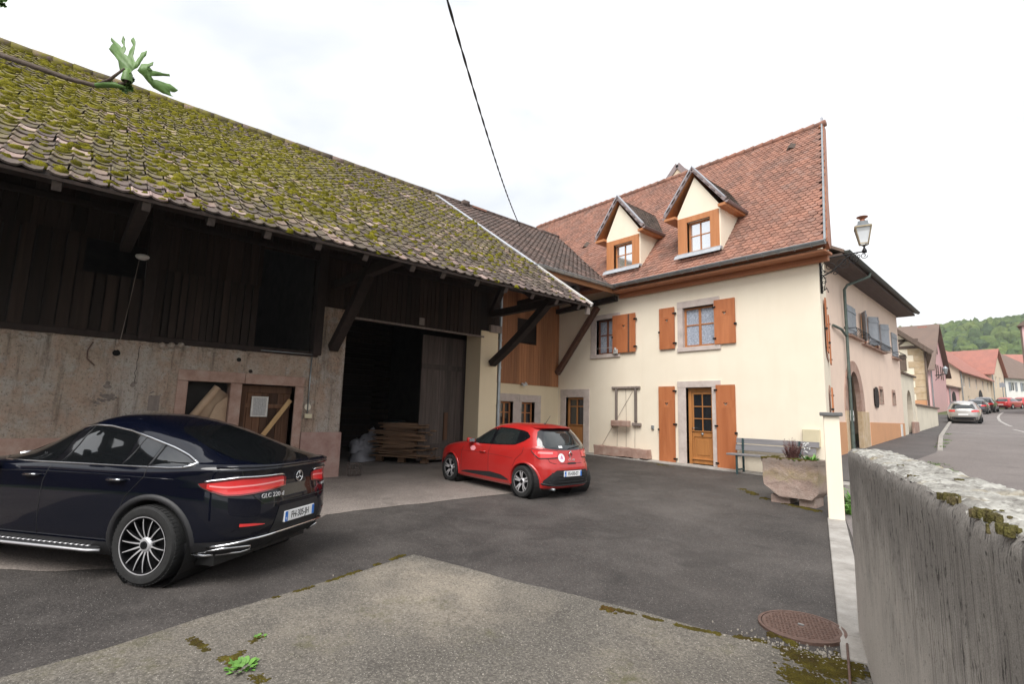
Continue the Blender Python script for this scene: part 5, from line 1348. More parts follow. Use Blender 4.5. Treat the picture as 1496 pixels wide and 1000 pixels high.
# --- dark coupe SUV
def build_suv(loc, rot, scale):
    car = thing('coupe_suv', 'dark navy coupe SUV with sloping tail, chrome window line and multi-spoke wheels', 'car', loc, rot, scale=scale)
    prof = [(.20, -.55, 3.40, .80, 5), (.28, -.78, 3.56, .885, 5), (.40, -.93, 3.66, .925, 4.6), (.52, -.985, 3.70, .938, 4.4), (.64, -.995, 3.70, .945, 4.3), (.78, -.985, 3.68, .948, 4.2), (.90, -.96, 3.58, .942, 4.2),
            (.98, -.955, 3.30, .932, 4.2), (1.04, -.965, 2.85, .917, 4.2), (1.085, -.975, 2.45, .892, 4.3), (1.125, -.95, 2.22, .862, 4.2), (1.155, -.83, 2.09, .832, 4.0), (1.24, -.50, 1.90, .775, 3.8), (1.36, -.13, 1.66, .715, 3.6), (1.46, .22, 1.45, .645, 3.4), (1.53, .50, 1.28, .56, 3.0), (1.575, .72, 1.13, .42, 2.6), (1.595, .86, 1.03, .22, 2.2), (1.60, .93, .97, .05, 2)]
    sh = Shell(prof, 6); RAD = .368; AX = 2.873
    mb = MB(); sh.mesh(mb, [(0, RAD, .43), (AX, RAD, .43)])
    body = mb.build('body', M['paint_navy'], car, smooth=True, local=True, angle=50)
    # dark under-body and wheel wells
    mb = MB(); mb.box(-.6, 3.4, -.72, .72, .17, .30)
    for cx in (0, AX):
        for sg in (1, -1): mb.lathe([(.0, sg*.35), (.425, sg*.35), (.44, sg*.9)], (cx, 0, RAD), (0, 1, 0), 32)
    mb.build('underbody', M['ink_black'], car, local=True)
    mb = MB()
    for cx in (0, AX): arch_ring(sh, mb, cx, RAD, .415, .475, -.35, PI+.35)
    side_patch(sh, mb, [(.45, .36), (2.42, .36)], [(.45, .2), (2.42, .2)], .012, 20, 4)
    side_patch(sh, mb, [(-.62, .33), (-.43, .40)], [(-.62, .21), (-.43, .21)], .012, 8, 4)
    mb.build('cladding', M['trim_black'], car, smooth=True, local=True)
    # rear: apron below, bumper chrome, tailpipes
    mb = MB(); end_patch(sh, mb, [(-.86, .40), (-.62, .43), (-.42, .44), (-.34, .70), (.34, .70), (.42, .44), (.62, .43), (.86, .40)], [(-.86, .22), (.86, .22)], .006, 60, 9); ap_ = mb.build('rear_apron', M['trim_black'], car, smooth=True, local=True)
    mb = MB(); end_line(sh, mb, [(-.80, .36), (-.6, .415), (-.3, .43), (.3, .43), (.6, .415), (.80, .36)], .013, .015)
    mb.build('bumper_trim', M['chrome'], ap_, smooth=True, local=True)
    for sg in (1, -1):
        mb = MB(); c = [(.50, .30), (.56, .275), (.76, .27), (.82, .30), (.74, .345), (.56, .345)]
        pts = [(sh.xr(sg*y, z)-.03, sg*y, z) for y, z in c]; mb.tube(pts+[pts[0], pts[1]], .013, 6); t_ = mb.build('tailpipe', M['chrome'], car, smooth=True, local=True)
        mb = MB(); mb.add([(p[0]+.015, p[1], p[2]) for p in pts], [tuple(range(6))]); mb.build('opening', M['ink_black'], t_, local=True)
        mb = MB(); end_patch(sh, mb, [(.50, .552), (.60, .568), (.70, .575)] if sg > 0 else [(-.70, .575), (-.60, .568), (-.50, .552)], [(.50, .545), (.70, .545)] if sg > 0 else [(-.70, .545), (-.50, .545)], .006, 16, 3); mb.build('reflector', M['lamp_red'], car, smooth=True, local=True)
    # tail lamps: wrap from the flank onto the tailgate
    for sg in (1, -1):
        zt = [(.36, .885), (.56, .925), (.76, .955), (.97, .972)]; 
        mb = MB(); n = 40
        zu = lambda t: .955+.05*min(1, t*2.2)-.03*max(0, (t-.9)/.1)**2; zl = lambda t: .955-.115*min(1, (t*3.2)**.6)+.052*max(0, (t-.45)/.55)
        def wp(t, z, off):    # t: 0 at the flank tip, 1 at the inner end
            s = t*1.02
            if s < .42: x = -.46-s*.75; return (x, sg*(sh.y(x, z)+off), z)
            y = .80-(s-.42)*.92; y = min(y, .80)
            return (sh.xr(sg*y, z)-off, sg*y, z)
        def wq(t, z, off):
            # blend along the corner by plan angle so that no seam shows
            xr, xf, w, nn = sh.at(z); a = (xf-xr)/2; xc = (xf+xr)/2
            th0, th1 = 2.30, 3.03; th = th0+(th1-th0)*t
            # superellipse by tangent angle
            c, s_ = math.cos(th), math.sin(th); x0 = -.45; 
            L = .83; d = t*L
            # march from the flank tip
            x = x0; y = sh.y(x, z)
            st = .012; k = 0
            while k*st < d:
                if x > xr+.10: x -= st*.93; y = sh.y(x, z)
                else:
                    y -= st; x = sh.xr(y, z)
                k += 1
            return (x-off*.7, sg*(y+off*.7), z)
        grid = [[wq(i/(n-1), zl(i/(n-1))+(zu(i/(n-1))-zl(i/(n-1)))*j/7, .009) for j in range(8)] for i in range(n)]
        mb.grid(lambda i, j: grid[i][j], n, 8); tl_ = mb.build('tail_light', M['lamp_dark'], car, smooth=True, local=True)
        g3 = [[wq(.10+.86*i/29, zl(.10+.86*i/29)+.014+(zu(.10+.86*i/29)-zl(.10+.86*i/29)-.026)*j/5, .0115) for j in range(6)] for i in range(30)]
        mb = MB(); mb.grid(lambda i, j: g3[i][j], 30, 6); mb.build('lens', M['lamp_red'], tl_, smooth=True, local=True)
        mb = MB(); g2 = [[wq(.12+.84*i/29, (zl(.12+.84*i/29)*.5+zu(.12+.84*i/29)*.5)+.006+(.016)*(j-.5), .013) for j in range(2)] for i in range(30)]
        mb.grid(lambda i, j: g2[i][j], 30, 2); mb.build('light_band', M['lamp_bright'], tl_, smooth=True, local=True)
        mb = MB(); mb.tube([wq(.06+.90*i/29, zu(.06+.9*i/29)+.012, .010) for i in range(30)], .010, 6); mb.build('light_trim', M['chrome'], tl_, smooth=True, local=True)
        mb = MB(); mb.tube([wq(.0+.999*i/39, zl(i/39)-.004, .004) for i in range(40)], .006, 5); mb.build('light_seal', M['ink_black'], tl_, smooth=True, local=True)
    # tailgate gap, spoiler lip
    gap_lines(sh, body, ([(1.35, .38), (1.34, .9), (1.30, 1.05)], [(.36, .62), (.30, .80), (.12, 1.0), (.12, 1.08)], [(2.42, .40), (2.43, .85), (2.35, 1.02)]), ([(.70, 1.07), (.665, .97), (.60, .82), (.52, .745), (0, .735), (-.52, .745), (-.60, .82), (-.665, .97), (-.70, 1.07)],))
    mb = MB(); end_patch(sh, mb, [(-.80, 1.108), (.80, 1.108)], [(-.80, 1.075), (.80, 1.075)], .022, 30, 4); mb.tube([(sh.xr(y, 1.108)-.016, y, 1.112) for y in [-.80+1.6*k/30 for k in range(31)]], .016, 8)
    mb.build('spoiler', M['paint_navy'], body, smooth=True, local=True)
    # glass
    mb = MB(); end_patch(sh, mb, [(-.60, 1.18), (-.56, 1.30), (-.48, 1.42), (-.38, 1.465), (0, 1.48), (.38, 1.465), (.48, 1.42), (.56, 1.30), (.60, 1.18)], [(-.60, 1.17), (-.5, 1.13), (0, 1.125), (.5, 1.13), (.60, 1.17)], .004, 40, 20); mb.build('rear_window', M['car_glass'], car, smooth=True, local=True)
    mb = MB(); end_patch(sh, mb, [(-.60, 1.14), (-.52, 1.40), (-.40, 1.50), (.40, 1.50), (.52, 1.40), (.60, 1.14)], [(-.60, 1.12), (.60, 1.12)], .004, 30, 16, True); mb.build('windscreen', M['car_glass'], car, smooth=True, local=True)
    UPL = [(-.36, 1.15), (-.22, 1.205), (0, 1.275), (.3, 1.355), (.6, 1.425), (.9, 1.463), (1.15, 1.465), (1.45, 1.42), (1.75, 1.315), (2.0, 1.19), (2.12, 1.12)]
    LOL = [(-.36, 1.14), (-.27, 1.10), (-.12, 1.092), (.3, 1.09), (1.2, 1.085), (2.0, 1.08), (2.12, 1.10)]
    def seg(name, x0, x1, mat, off):
        xs = [x0+(x1-x0)*k/24 for k in range(25)]; 
        for sg in (1, -1): mb = MB(); side_patch(sh, mb, [(x, lin(UPL, x)-.012) for x in xs], [(x, lin(LOL, x)+.01) for x in xs], off, 25, 10, (sg,)); mb.build(name, M[mat], car, smooth=True, local=True)
    seg('window_surround', -.325, 2.11, 'gloss_black', .003)
    seg('side_window', 1.30, 2.06, 'car_glass', .006); seg('side_window', .46, 1.16, 'car_glass', .006); seg('side_window', .14, .42, 'car_glass', .006); seg('side_window', -.29, .09, 'car_glass', .006)
    mb = MB(); side_line(sh, mb, UPL, .014, .004); side_line(sh, mb, LOL, .011, .004); side_line(sh, mb, [(-.35, 1.155), (-.375, 1.142), (-.34, 1.118), (-.27, 1.10)], .016, .004); mb.build('chrome_strip', M['chrome'], car, smooth=True, local=True)
    mb = MB(); 
    for sg in (1, -1):
        for pts, r_ in (([(1.20, 1.09), (1.12, 1.45)], .008), ([(.44, 1.09), (.36, 1.365)], .006), ([(.115, 1.09), (.10, 1.30)], .012)): mb = MB(); side_line(sh, mb, pts, r_, .006, (sg,)); mb.build('window_post', M['rim_dark'], car, smooth=True, local=True)
    for x in (1.48, .42):
        for sg in (1, -1):
            z = .955; mb = MB(); y = sh.y(x, z)
            mb.tube([(x-.10, sg*(y+.0), z), (x-.08, sg*(y+.035), z+.002), (x+.08, sg*(y+.035), z+.002), (x+.11, sg*y, z)], [.012, .017, .017, .012], 8); o = mb.build('door_handle', M['paint_navy'], car, smooth=True, local=True)
            mb = MB(); mb.tube([(x-.09, sg*(y+.048), z+.008), (x+.03, sg*(y+.049), z+.008)], .009, 6); mb.build('handle_trim', M['chrome'], o, smooth=True, local=True)
    side = MB(); side_line(sh, side, [(-.2, .985), (.6, 1.0), (1.5, .995), (2.6, .96)], .007, -.003); side.build('shoulder_crease', M['paint_navy'], body, smooth=True, local=True)
    mb = MB(); side_patch(sh, mb, [(.10, .80), (.2, .805)], [(.10, .72), (.2, .715)], .003, 6, 5, (-1,)); mb.build('fuel_flap', M['paint_navy'], body, smooth=True, local=True)
    # running board
    for sg in (1, -1):
        mb = MB(); mb.hexa([(.52, sg*.83, .27), (2.36, sg*.83, .27), (2.30, sg*1.0, .275), (.60, sg*1.0, .275), (.52, sg*.83, .31), (2.36, sg*.83, .31), (2.30, sg*1.0, .305), (.60, sg*1.0, .305)]); o = mb.build('running_board', M['trim_black'], car, bevel=.01, local=True)
        mb = MB(); mb.tube([(.50, sg*.95, .285), (.60, sg*1.005, .29), (2.30, sg*1.005, .29), (2.40, sg*.95, .285)], .012, 8)
        for k in range(24): mb.obox((.68+k*.068, sg*.92, .309), (.02, 0, 0), (0, .02, 0), (0, 0, .003))
        mb.build('board_edge', M['alu_rim'], o, smooth=True, local=True)
        mb = MB(); blob(mb, (2.02, sg*1.02, 1.03), .10, .12, .11, 6, 14, 0, .05); mb.hexa([(1.96, sg*.9, .99), (2.08, sg*.9, .99), (2.08, sg*1.12, 1.0), (1.97, sg*1.12, 1.0), (1.96, sg*.9, 1.04), (2.08, sg*.9, 1.04), (2.08, sg*1.12, 1.06), (1.97, sg*1.12, 1.06)]); mb.build('door_mirror', M['paint_navy'], car, smooth=True, local=True)
    for (x, y) in ((0, .84), (0, -.84), (AX, .84), (AX, -.84)): make_wheel(car, x, y, RAD, .255, .268, 'multi', 1 if y > 0 else -1)
    plate(car, sh, 0, .575, 'FH-305-JH', off=.014)
    mb = MB(); x = sh.xr(0, .965)-.012; mb.tube([(x, .055*math.cos(a), .965+.055*math.sin(a)) for a in [2*PI*k/28 for k in range(29)]], .0065, 6)
    for a in (90, 210, 330): mb.bar((x, 0, .965), (x, .053*math.cos(R(a)), .965+.053*math.sin(R(a))), .014, .008, (1, 0, 0))
    mb.build('emblem', M['chrome'], car, smooth=True, local=True)
    text_mesh('GLC 220 d', .062, 'badge', M['badge_silver'], car, (sh.xr(.42, .82)-.008, .42, .82), (sh.xr(.3, .82)-sh.xr(.54, .82), -.24, 0), (0, 0, 1), extrude=.003)
    text_mesh('4MATIC', .042, 'badge', M['badge_silver'], car, (sh.xr(-.50, .83)-.008, -.50, .83), (sh.xr(-.6, .83)-sh.xr(-.4, .83), -.2, 0), (0, 0, 1), extrude=.003)
    return car

# --- red hatchback
def build_hatch(loc, rot, scale):
    car = thing('hatchback', 'red five-door hatchback with round white sticker on the tailgate', 'car', loc, rot, scale=scale)
    prof = [(.17, -.40, 3.20, .77, 5), (.22, -.51, 3.32, .825, 4.6), (.34, -.575, 3.41, .85, 4.2), (.48, -.605, 3.43, .858, 4.0), (.60, -.60, 3.42, .865, 3.9), (.72, -.565, 3.36, .866, 3.8), (.82, -.535, 3.16, .86, 3.8), (.90, -.515, 2.80, .846, 3.8), (.96, -.495, 2.35, .822, 3.9), (1.0, -.475, 2.08, .80, 3.9), (1.06, -.44, 1.95, .765, 3.8), (1.16, -.365, 1.77, .715, 3.7), (1.26, -.275, 1.58, .665, 3.6), (1.34, -.19, 1.40, .61, 3.4), (1.39, -.12, 1.25, .555, 3.2), (1.43, .15, 1.05, .44, 2.7), (1.447, .42, .92, .26, 2.3), (1.452, .6, .8, .06, 2)]
    sh = Shell(prof, 6); RAD = .308; AX = 2.589
    mb = MB(); sh.mesh(mb, [(0, RAD, .365), (AX, RAD, .365)]); body = mb.build('body', M['paint_red'], car, smooth=True, local=True, angle=50)
    mb = MB(); mb.box(-.2, 3.1, -.62, .62, .15, .26)
    for cx in (0, AX):
        for sg in (1, -1): mb.lathe([(.0, sg*.3), (.36, sg*.3), (.372, sg*.82)], (cx, 0, RAD), (0, 1, 0), 32)
    mb.build('underbody', M['ink_black'], car, local=True)
    for cx in (0, AX):
        for sg in (1, -1): mb = MB(); arch_ring(sh, mb, cx, RAD, .352, .40, -.25, PI+.25, .010, (sg,)); mb.build('wheel_arch', M['paint_red'], body, smooth=True, local=True)
    for sg in (1, -1): mb = MB(); side_patch(sh, mb, [(.42, .30), (.62, .37), (1.0, .395), (1.9, .33), (2.1, .29)], [(.42, .28), (2.1, .28)], .010, 24, 4, (sg,)); mb.build('door_trim', M['trim_black'], car, smooth=True, local=True)
    # black rear apron with slats
    mb = MB(); end_patch(sh, mb, [(-.64, .36), (-.55, .47), (-.42, .565), (.42, .565), (.55, .47), (.64, .36)], [(-.64, .27), (-.5, .25), (.5, .25), (.64, .27)], .010, 40, 10)
    for z in (.33, .39, .45, .51): end_line(sh, mb, [(-.55+.3*max(0, z-.4), z), (.55-.3*max(0, z-.4), z)], .008, .012)
    end_line(sh, mb, [(-.66, .30), (-.4, .262), (.4, .262), (.66, .30)], .016, .006)
    mb.build('rear_apron', M['trim_black'], car, smooth=True, local=True)
    mb = MB()
    mb.tube([(-.53, .42, .185), (-.2, .42, .185)], .026, 10); mb.build('tailpipe', M['zinc'], car, smooth=True, local=True)
    # lamps
    for sg in (1, -1):
        n = 30
        def wq(t, z, off):
            xr, xf, w, nn = sh.at(z); x = -.16; y = sh.y(x, z); st = .01; k = 0; d = t*.50
            while k*st < d:
                if x > xr+.09: x -= st*.93; y = sh.y(x, z)
                else: y -= st; x = sh.xr(y, z)
                k += 1
            return (x-off*.7, sg*(y+off*.7), z)
        zu = lambda t: .955-.01*t-.01*t; zl = lambda t: .945-.165*min(1, (t*3)**.7)+.03*t
        g_ = [[wq(i/(n-1), zl(i/(n-1))+(zu(i/(n-1))-zl(i/(n-1)))*j/7, .010) for j in range(8)] for i in range(n)]
        mb = MB(); mb.grid(lambda i, j: g_[i][j], n, 8); l_ = mb.build('tail_light', M['lamp_red'], car, smooth=True, local=True)
        mb = MB(); g2 = [[wq(.28+.5*i/15, .895+(.04)*(j-.5), .014) for j in range(2)] for i in range(16)]; mb.grid(lambda i, j: g2[i][j], 16, 2); mb.build('light_band', M['lamp_bright'], l_, smooth=True, local=True)
        mb = MB(); mb.tube([wq(i/29, zl(i/29)-.006, .006) for i in range(30)], .010, 6); mb.tube([wq(i/29, zu(i/29)+.004, .004) for i in range(30)], .006, 5); mb.build('light_seal', M['ink_black'], l_, smooth=True, local=True)
    gap_lines(sh, body, ([(1.08, .30), (1.08, .8), (1.03, .96)], [(.30, .55), (.22, .72), (.05, .86), (.02, .98)], [(2.12, .32), (2.1, .75), (1.98, .95)]), ([(.60, 1.02), (.58, .86), (.52, .715), (.44, .69), (-.44, .69), (-.52, .715), (-.58, .86), (-.60, 1.02)],))
    gap_lines(sh, body, ([(.3, .74), (.9, .765), (2.2, .76)],), (), .004, -.002)
    mb = MB(); end_patch(sh, mb, [(-.12, .705), (.0, .71), (.12, .705)], [(-.12, .675), (.12, .675)], .008, 10, 3); mb.build('boot_grip', M['ink_black'], body, smooth=True, local=True)
    mb = MB(); UPR = [(-.66, 1.03), (-.60, 1.17), (-.52, 1.30), (-.44, 1.345), (0, 1.36), (.44, 1.345), (.52, 1.30), (.60, 1.17), (.66, 1.03)]; LOR = [(-.66, 1.02), (-.55, .975), (-.2, .945), (.2, .945), (.55, .975), (.66, 1.02)]
    end_patch(sh, mb, UPR, LOR, .004, 40, 16); rw = mb.build('rear_window', M['gloss_black'], car, smooth=True, local=True)
    mb = MB(); end_patch(sh, mb, [(y*.86, (z-1.15)*.84+1.15) for y, z in UPR], [(y*.86, (z-1.15)*.84+1.15) for y, z in LOR], .007, 34, 14); mb.build('pane', M['hatch_glass'], rw, smooth=True, local=True)
    mb = MB(); x = sh.xr(-.1, 1.0)-.03; mb.tube([(sh.xr(0, .98)-.03, .0, .985), (sh.xr(-.3, 1.02)-.025, -.3, 1.02)], .012, 6); mb.build('wiper', M['ink_black'], rw, smooth=True, local=True)
    mb = MB(); end_patch(sh, mb, [(.18, 1.03), (.28, 1.03)], [(.18, .99), (.28, .99)], .010, 4, 3); mb.build('window_sticker', M['plate_white'], rw, local=True)
    mb = MB(); mb.grid(lambda i, j: (sh.xr(-.52+1.04*i/20, 1.375)+.06-.15*(j/4)*1, -.52+1.04*i/20, 1.375+.03*(1-j/4)-.005*abs(i-10)/10), 21, 5); mb.grid(lambda i, j: (sh.xr(-.52+1.04*i/20, 1.375)-.09+.12*(j/4), -.52+1.04*i/20, 1.372-.012*(j/4)-.005*abs(i-10)/10), 21, 5); mb.build('spoiler', M['paint_red'], body, smooth=True, local=True)
    mb = MB(); end_patch(sh, mb, [(-.60, 1.02), (-.5, 1.30), (-.4, 1.38), (.4, 1.38), (.5, 1.30), (.60, 1.02)], [(-.60, .99), (.60, .99)], .004, 30, 14, True); mb.build('windscreen', M['hatch_glass'], car, smooth=True, local=True)
    UPL = [(-.02, 1.20), (.06, 1.27), (.2, 1.305), (.55, 1.335), (.95, 1.34), (1.25, 1.30), (1.55, 1.18), (1.8, 1.05), (1.94, .965)]; LOL = [(-.02, 1.165), (.04, 1.11), (.14, 1.07), (.22, 1.03), (.3, 1.005), (.8, .975), (1.5, .955), (1.94, .95)]
    def seg(name, x0, x1, mat, off, ins=0):
        xs = [x0+(x1-x0)*k/20 for k in range(21)]; 
        for sg in (1, -1): mb = MB(); side_patch(sh, mb, [(x, lin(UPL, x)-ins) for x in xs], [(x, lin(LOL, x)+ins) for x in xs], off, 21, 8, (sg,)); mb.build(name, M[mat], car, smooth=True, local=True)
    seg('window_surround', -.02, 1.94, 'gloss_black', .003); seg('side_window', 1.10, 1.80, 'hatch_glass', .007, .018); seg('side_window', .28, .99, 'hatch_glass', .007, .018)
    for sg in (1, -1):
        mb = MB(); mb.hexa([(1.66, sg*.78, .955), (1.80, sg*.78, .955), (1.78, sg*.98, .965), (1.68, sg*.98, .965), (1.66, sg*.78, 1.04), (1.80, sg*.78, 1.04), (1.77, sg*.98, 1.07), (1.68, sg*.98, 1.07)]); o = mb.build('door_mirror', M['paint_red'], car, bevel=.03, seg=3, smooth=True, local=True)
        mb = MB(); mb.box(1.655, 1.662, min(sg*.82, sg*.965), max(sg*.82, sg*.965), .975, 1.05); mb.build('mirror_glass', M['chrome'], o, local=True)
        mb = MB(); x, z = 1.28, .80; y = sh.y(x, z); mb.tube([(x-.1, sg*y, z), (x-.07, sg*(y+.03), z), (x+.07, sg*(y+.03), z), (x+.1, sg*y, z)], .014, 8); mb.build('door_handle', M['paint_red'], car, smooth=True, local=True)
        mb = MB(); side_patch(sh, mb, [(1.55, .84), (1.6, .885), (1.66, .89), (1.72, .885), (1.77, .84)], [(1.55, .835), (1.6, .79), (1.66, .785), (1.72, .79), (1.77, .835)], .003, 14, 6, (sg,)); mb.build('door_sticker', M['sticker_pink'], car, smooth=True, local=True)
    mb = MB(); mb.tube([(.22, 0, 1.44), (.05, .02, 1.62)], [.006, .003], 6); mb.lathe([(.03, 0), (.012, .03), (0, .032)], (.24, 0, 1.43), n=12); mb.build('aerial', M['ink_black'], car, smooth=True, local=True)
    for (x, y) in ((0, .755), (0, -.755), (AX, .755), (AX, -.755)): make_wheel(car, x, y, RAD, .195, .212, 'double', 1 if y > 0 else -1)
    plate(car, sh, 0, .49, 'FS-430-ET', off=.022, w=.50)
    mb = MB(); x = sh.xr(0, .85)-.012
    for s0, s1 in ((1, .55),):
        o4 = [(0, .068), (-.05, 0), (0, -.068), (.05, 0)]
        mb.tube([(x, a, .86+b) for a, b in o4+o4[:2]], .011, 6)
    mb.build('emblem', M['chrome'], car, smooth=True, local=True)
    text_mesh('CLIO', .06, 'badge', M['badge_silver'], car, (sh.xr(-.02, .755)-.006, -.02, .755), (0, -1, 0), (0, 0, 1), extrude=.003, spacing=1.5)
    mb = MB(); yc, zc, r_ = .255, .80, .085
    mb.grid(lambda i, j: (sh.xr(yc+r_*j/6*math.cos(2*PI*i/28), zc+r_*j/6*math.sin(2*PI*i/28))-.006, yc+r_*j/6*math.cos(2*PI*i/28), zc+r_*j/6*math.sin(2*PI*i/28)), 28, 7, wrap=True); st = mb.build('round_sticker', M['plate_white'], car, local=True)
    text_mesh('A', .12, 'lettering', M['ink_pink'], st, (sh.xr(yc, zc)-.011, yc, zc), (sh.xr(yc-.1, zc)-sh.xr(yc+.1, zc), -.2, 0), (.08, 0, 1), extrude=.001)
    return car

# --- plain saloon-sized cars standing far up the street
def build_far(name, label, loc, rot, paint, scale=1, est=0):
    car = thing(name, label, 'car', loc, rot, 'cars parked up the street', scale)
    prof = [(.20, -.7, 3.35, .78, 5), (.35, -.86, 3.48, .87, 4.6), (.55, -.90, 3.52, .90, 4.4), (.75, -.87, 3.46, .90, 4.3), (.90, -.84, 3.1, .875, 4.3), (.98, -.80, 2.4, .83, 4.2), (1.05, -.75, 2.15, .79, 4), (1.25, -.5, 1.75, .70, 3.8), (1.40, -.25+est*.3, 1.4, .60, 3.4), (1.50, .1, 1.1, .45, 2.8), (1.53, .4, .8, .1, 2)]
    sh = Shell(prof, 4); AX = 2.65; RAD = .32
    mb = MB(); sh.mesh(mb, [(0, RAD, .37), (AX, RAD, .37)], 60, 24); body = mb.build('body', M[paint], car, smooth=True, local=True, angle=50)
    mb = MB(); mb.box(-.6, 3.2, -.68, .68, .16, .30); mb.build('underbody', M['ink_black'], car, local=True)
    mb = MB(); end_patch(sh, mb, [(-.62, 1.06), (-.5, 1.33), (.5, 1.33), (.62, 1.06)], [(-.62, 1.0), (.62, 1.0)], .006, 20, 8); mb.build('rear_window', M['hatch_glass'], car, smooth=True, local=True)
    mb = MB(); end_patch(sh, mb, [(-.62, 1.06), (-.5, 1.36), (.5, 1.36), (.62, 1.06)], [(-.62, 1.0), (.62, 1.0)], .006, 20, 8, True); mb.build('windscreen', M['hatch_glass'], car, smooth=True, local=True)
    for sg in (1, -1): mb = MB(); side_patch(sh, mb, [(-.25, 1.12), (.2, 1.33), (1.2, 1.34), (1.9, 1.03)], [(-.25, 1.02), (1.9, 1.0)], .006, 20, 6, (sg,)); mb.build('side_window', M['hatch_glass'], car, smooth=True, local=True)
    for sg in (1, -1):
        mb = MB(); ys = sorted((sg*.42, sg*.83)); end_patch(sh, mb, [(ys[0], .93), (ys[1], .93)], [(ys[0], .80), (ys[1], .80)], .012, 10, 4); mb.build('tail_light', M['lamp_red'], car, smooth=True, local=True)
        mb = MB(); end_patch(sh, mb, [(ys[0], .80), (ys[1], .80)], [(ys[0], .66), (ys[1], .66)], .012, 10, 4, True); mb.build('headlight', M['sky_glass'], car, smooth=True, local=True)
    mb = MB(); x = sh.xr(0, .62)-.015; mb.box(x-.005, x+.02, -.26, .26, .57, .68); mb.build('number_plate', M['plate_white'], car, local=True)
    mb = MB(); end_patch(sh, mb, [(-.8, .46), (.8, .46)], [(-.8, .25), (.8, .25)], .008, 16, 4); mb.build('bumper', M['trim_black'], car, smooth=True, local=True); mb = MB(); end_patch(sh, mb, [(-.7, .6), (.7, .6)], [(-.7, .3), (.7, .3)], .008, 16, 4, True); mb.build('bumper', M['trim_black'], car, smooth=True, local=True)
    for (x, y) in ((0, .78), (0, -.78), (AX, .78), (AX, -.78)):
        mb = MB(); mb.lathe([(.2, -.1), (RAD-.02, -.1), (RAD, -.06), (RAD, .06), (RAD-.02, .1), (.2, .1)], (x, y, RAD), (0, 1, 0), 28); w = mb.build('wheel', M['tyre'], car, smooth=True, local=True, angle=40)
        mb = MB(); mb.disc((x, y+(.085 if y > 0 else -.085), RAD), (0, 1 if y > 0 else -1, 0), .205, 20); mb.build('rim', M['alu_rim'], w, local=True)
    return car

SUVP = (-6.70, 1.50); SUVR = 216.6
build_suv((SUVP[0], SUVP[1], G(*SUVP)+.004), (0, 0, R(SUVR)), 1.0)
build_hatch((-7.51, 7.67, G(-7.51, 7.67)-.006), (0, R(-.6), R(178.9)), .965)
def park(px, py, y, heading, **k):
    p = onY(px, py, y); x = p.x
    return (x, y, G(x, y)+.012), (math.atan(.046)*(1 if abs(heading-90) < 60 else -1)*0, -math.atan(.046) if math.sin(R(heading)) > 0 else math.atan(.046), R(heading))
for nm, lab, px, y, hd, paint, sc, est in (
    ('estate_car', 'silver estate car parked by the kerb, rear towards the court', 1408, 47.2, 95, 'paint_silver', 1.0, -.6),
    ('parked_car', 'pale blue car parked just beyond the silver estate', 1404, 54.5, 95, 'paint_blue', .95, 0),
    ('parked_car', 'dark blue car parked on the pavement side near the arched gate', 1427, 69, 92, 'paint_grey', .97, 0),
    ('parked_car', 'tall dark grey car parked in front of the arched gateway', 1437, 75, 90, 'paint_dark', 1.08, 0),
    ('parked_car', 'red car parked with its tail to us before the white house', 1468, 92, 75, 'paint_red', 1.0, 0),
    ('parked_car', 'second red car at the right end of the street, beyond the first', 1492, 97, 60, 'paint_red', 1.0, 0)):
    l, r_ = park(px, 600, y, hd); build_far(nm, lab, l, r_, paint, sc, est)
# ------------------------------------------------------------------ street side: the pink house with the arched gateway
SO = Vector((-6.05, 22.3, 0)); SU = Vector((-.05, 1, 0)).normalized(); SN = Vector((SU.y, -SU.x, 0))
def onF(px, py):
    r = ray(px, py); return r*(SN.dot(SO)/SN.dot(r))
def su(px, py): p = onF(px, py); return (p-SO).dot(SU), p.z
fs = Fr(SO, SU, SN)
sh_ = thing('pink_house', 'pink rendered house with pointed carriage arch and grey-blue shutters beyond the cream house', 'house', (SO.x, SO.y, G(SO.x, SO.y)))
s0, s1, zb, zt = -3.2, 9.1, -1.6, 5.42
ac, aw = -.16, .86      # arch centre and half width
mb = MB()
aL, aR, spr = ac-aw, ac+aw, .42
arc = [(ac-aw*math.cos(t_), spr+1.46*math.sin(t_)**.92 if math.sin(t_) > 0 else spr) for t_ in [PI*k/20 for k in range(21)]]
def strip(pts_lo, pts_hi, n=0, mi=0): 
    for (a, b), (c, d) in zip(zip(pts_lo[:-1], pts_lo[1:]), zip(pts_hi[:-1], pts_hi[1:])): mb.quad(fs.pt(a[0], n, a[1]), fs.pt(b[0], n, b[1]), fs.pt(d[0], n, d[1]), fs.pt(c[0], n, c[1]), mi)
ZM = 2.3
strip(arc, [(a[0], ZM) for a in arc])
wops = [(-.62, .62, 3.3, 4.38), (1.66, 2.7, 3.22, 4.40), (3.2, 4.9, 3.2, 4.40), (7.35, 8.55, 3.2, 4.35)]
wall(mb, fs.pt(s0, 0, ZM), SU, s1-s0, zt-ZM, SN, [(a-s0, b-s0, c-ZM, d-ZM) for a, b, c, d in wops[:3]], .2)
wall(mb, fs.pt(s0, 0, zb), SU, aL-s0, ZM-zb, SN); nic = [(4.04, 4.66, .88, 1.44), (6.69, 7.28, .9, 1.42)]
wall(mb, fs.pt(aR, 0, zb), SU, s1-aR, ZM-zb, SN, [(a-aR, b-aR, c-zb, d-zb) for a, b, c, d in nic], .12)
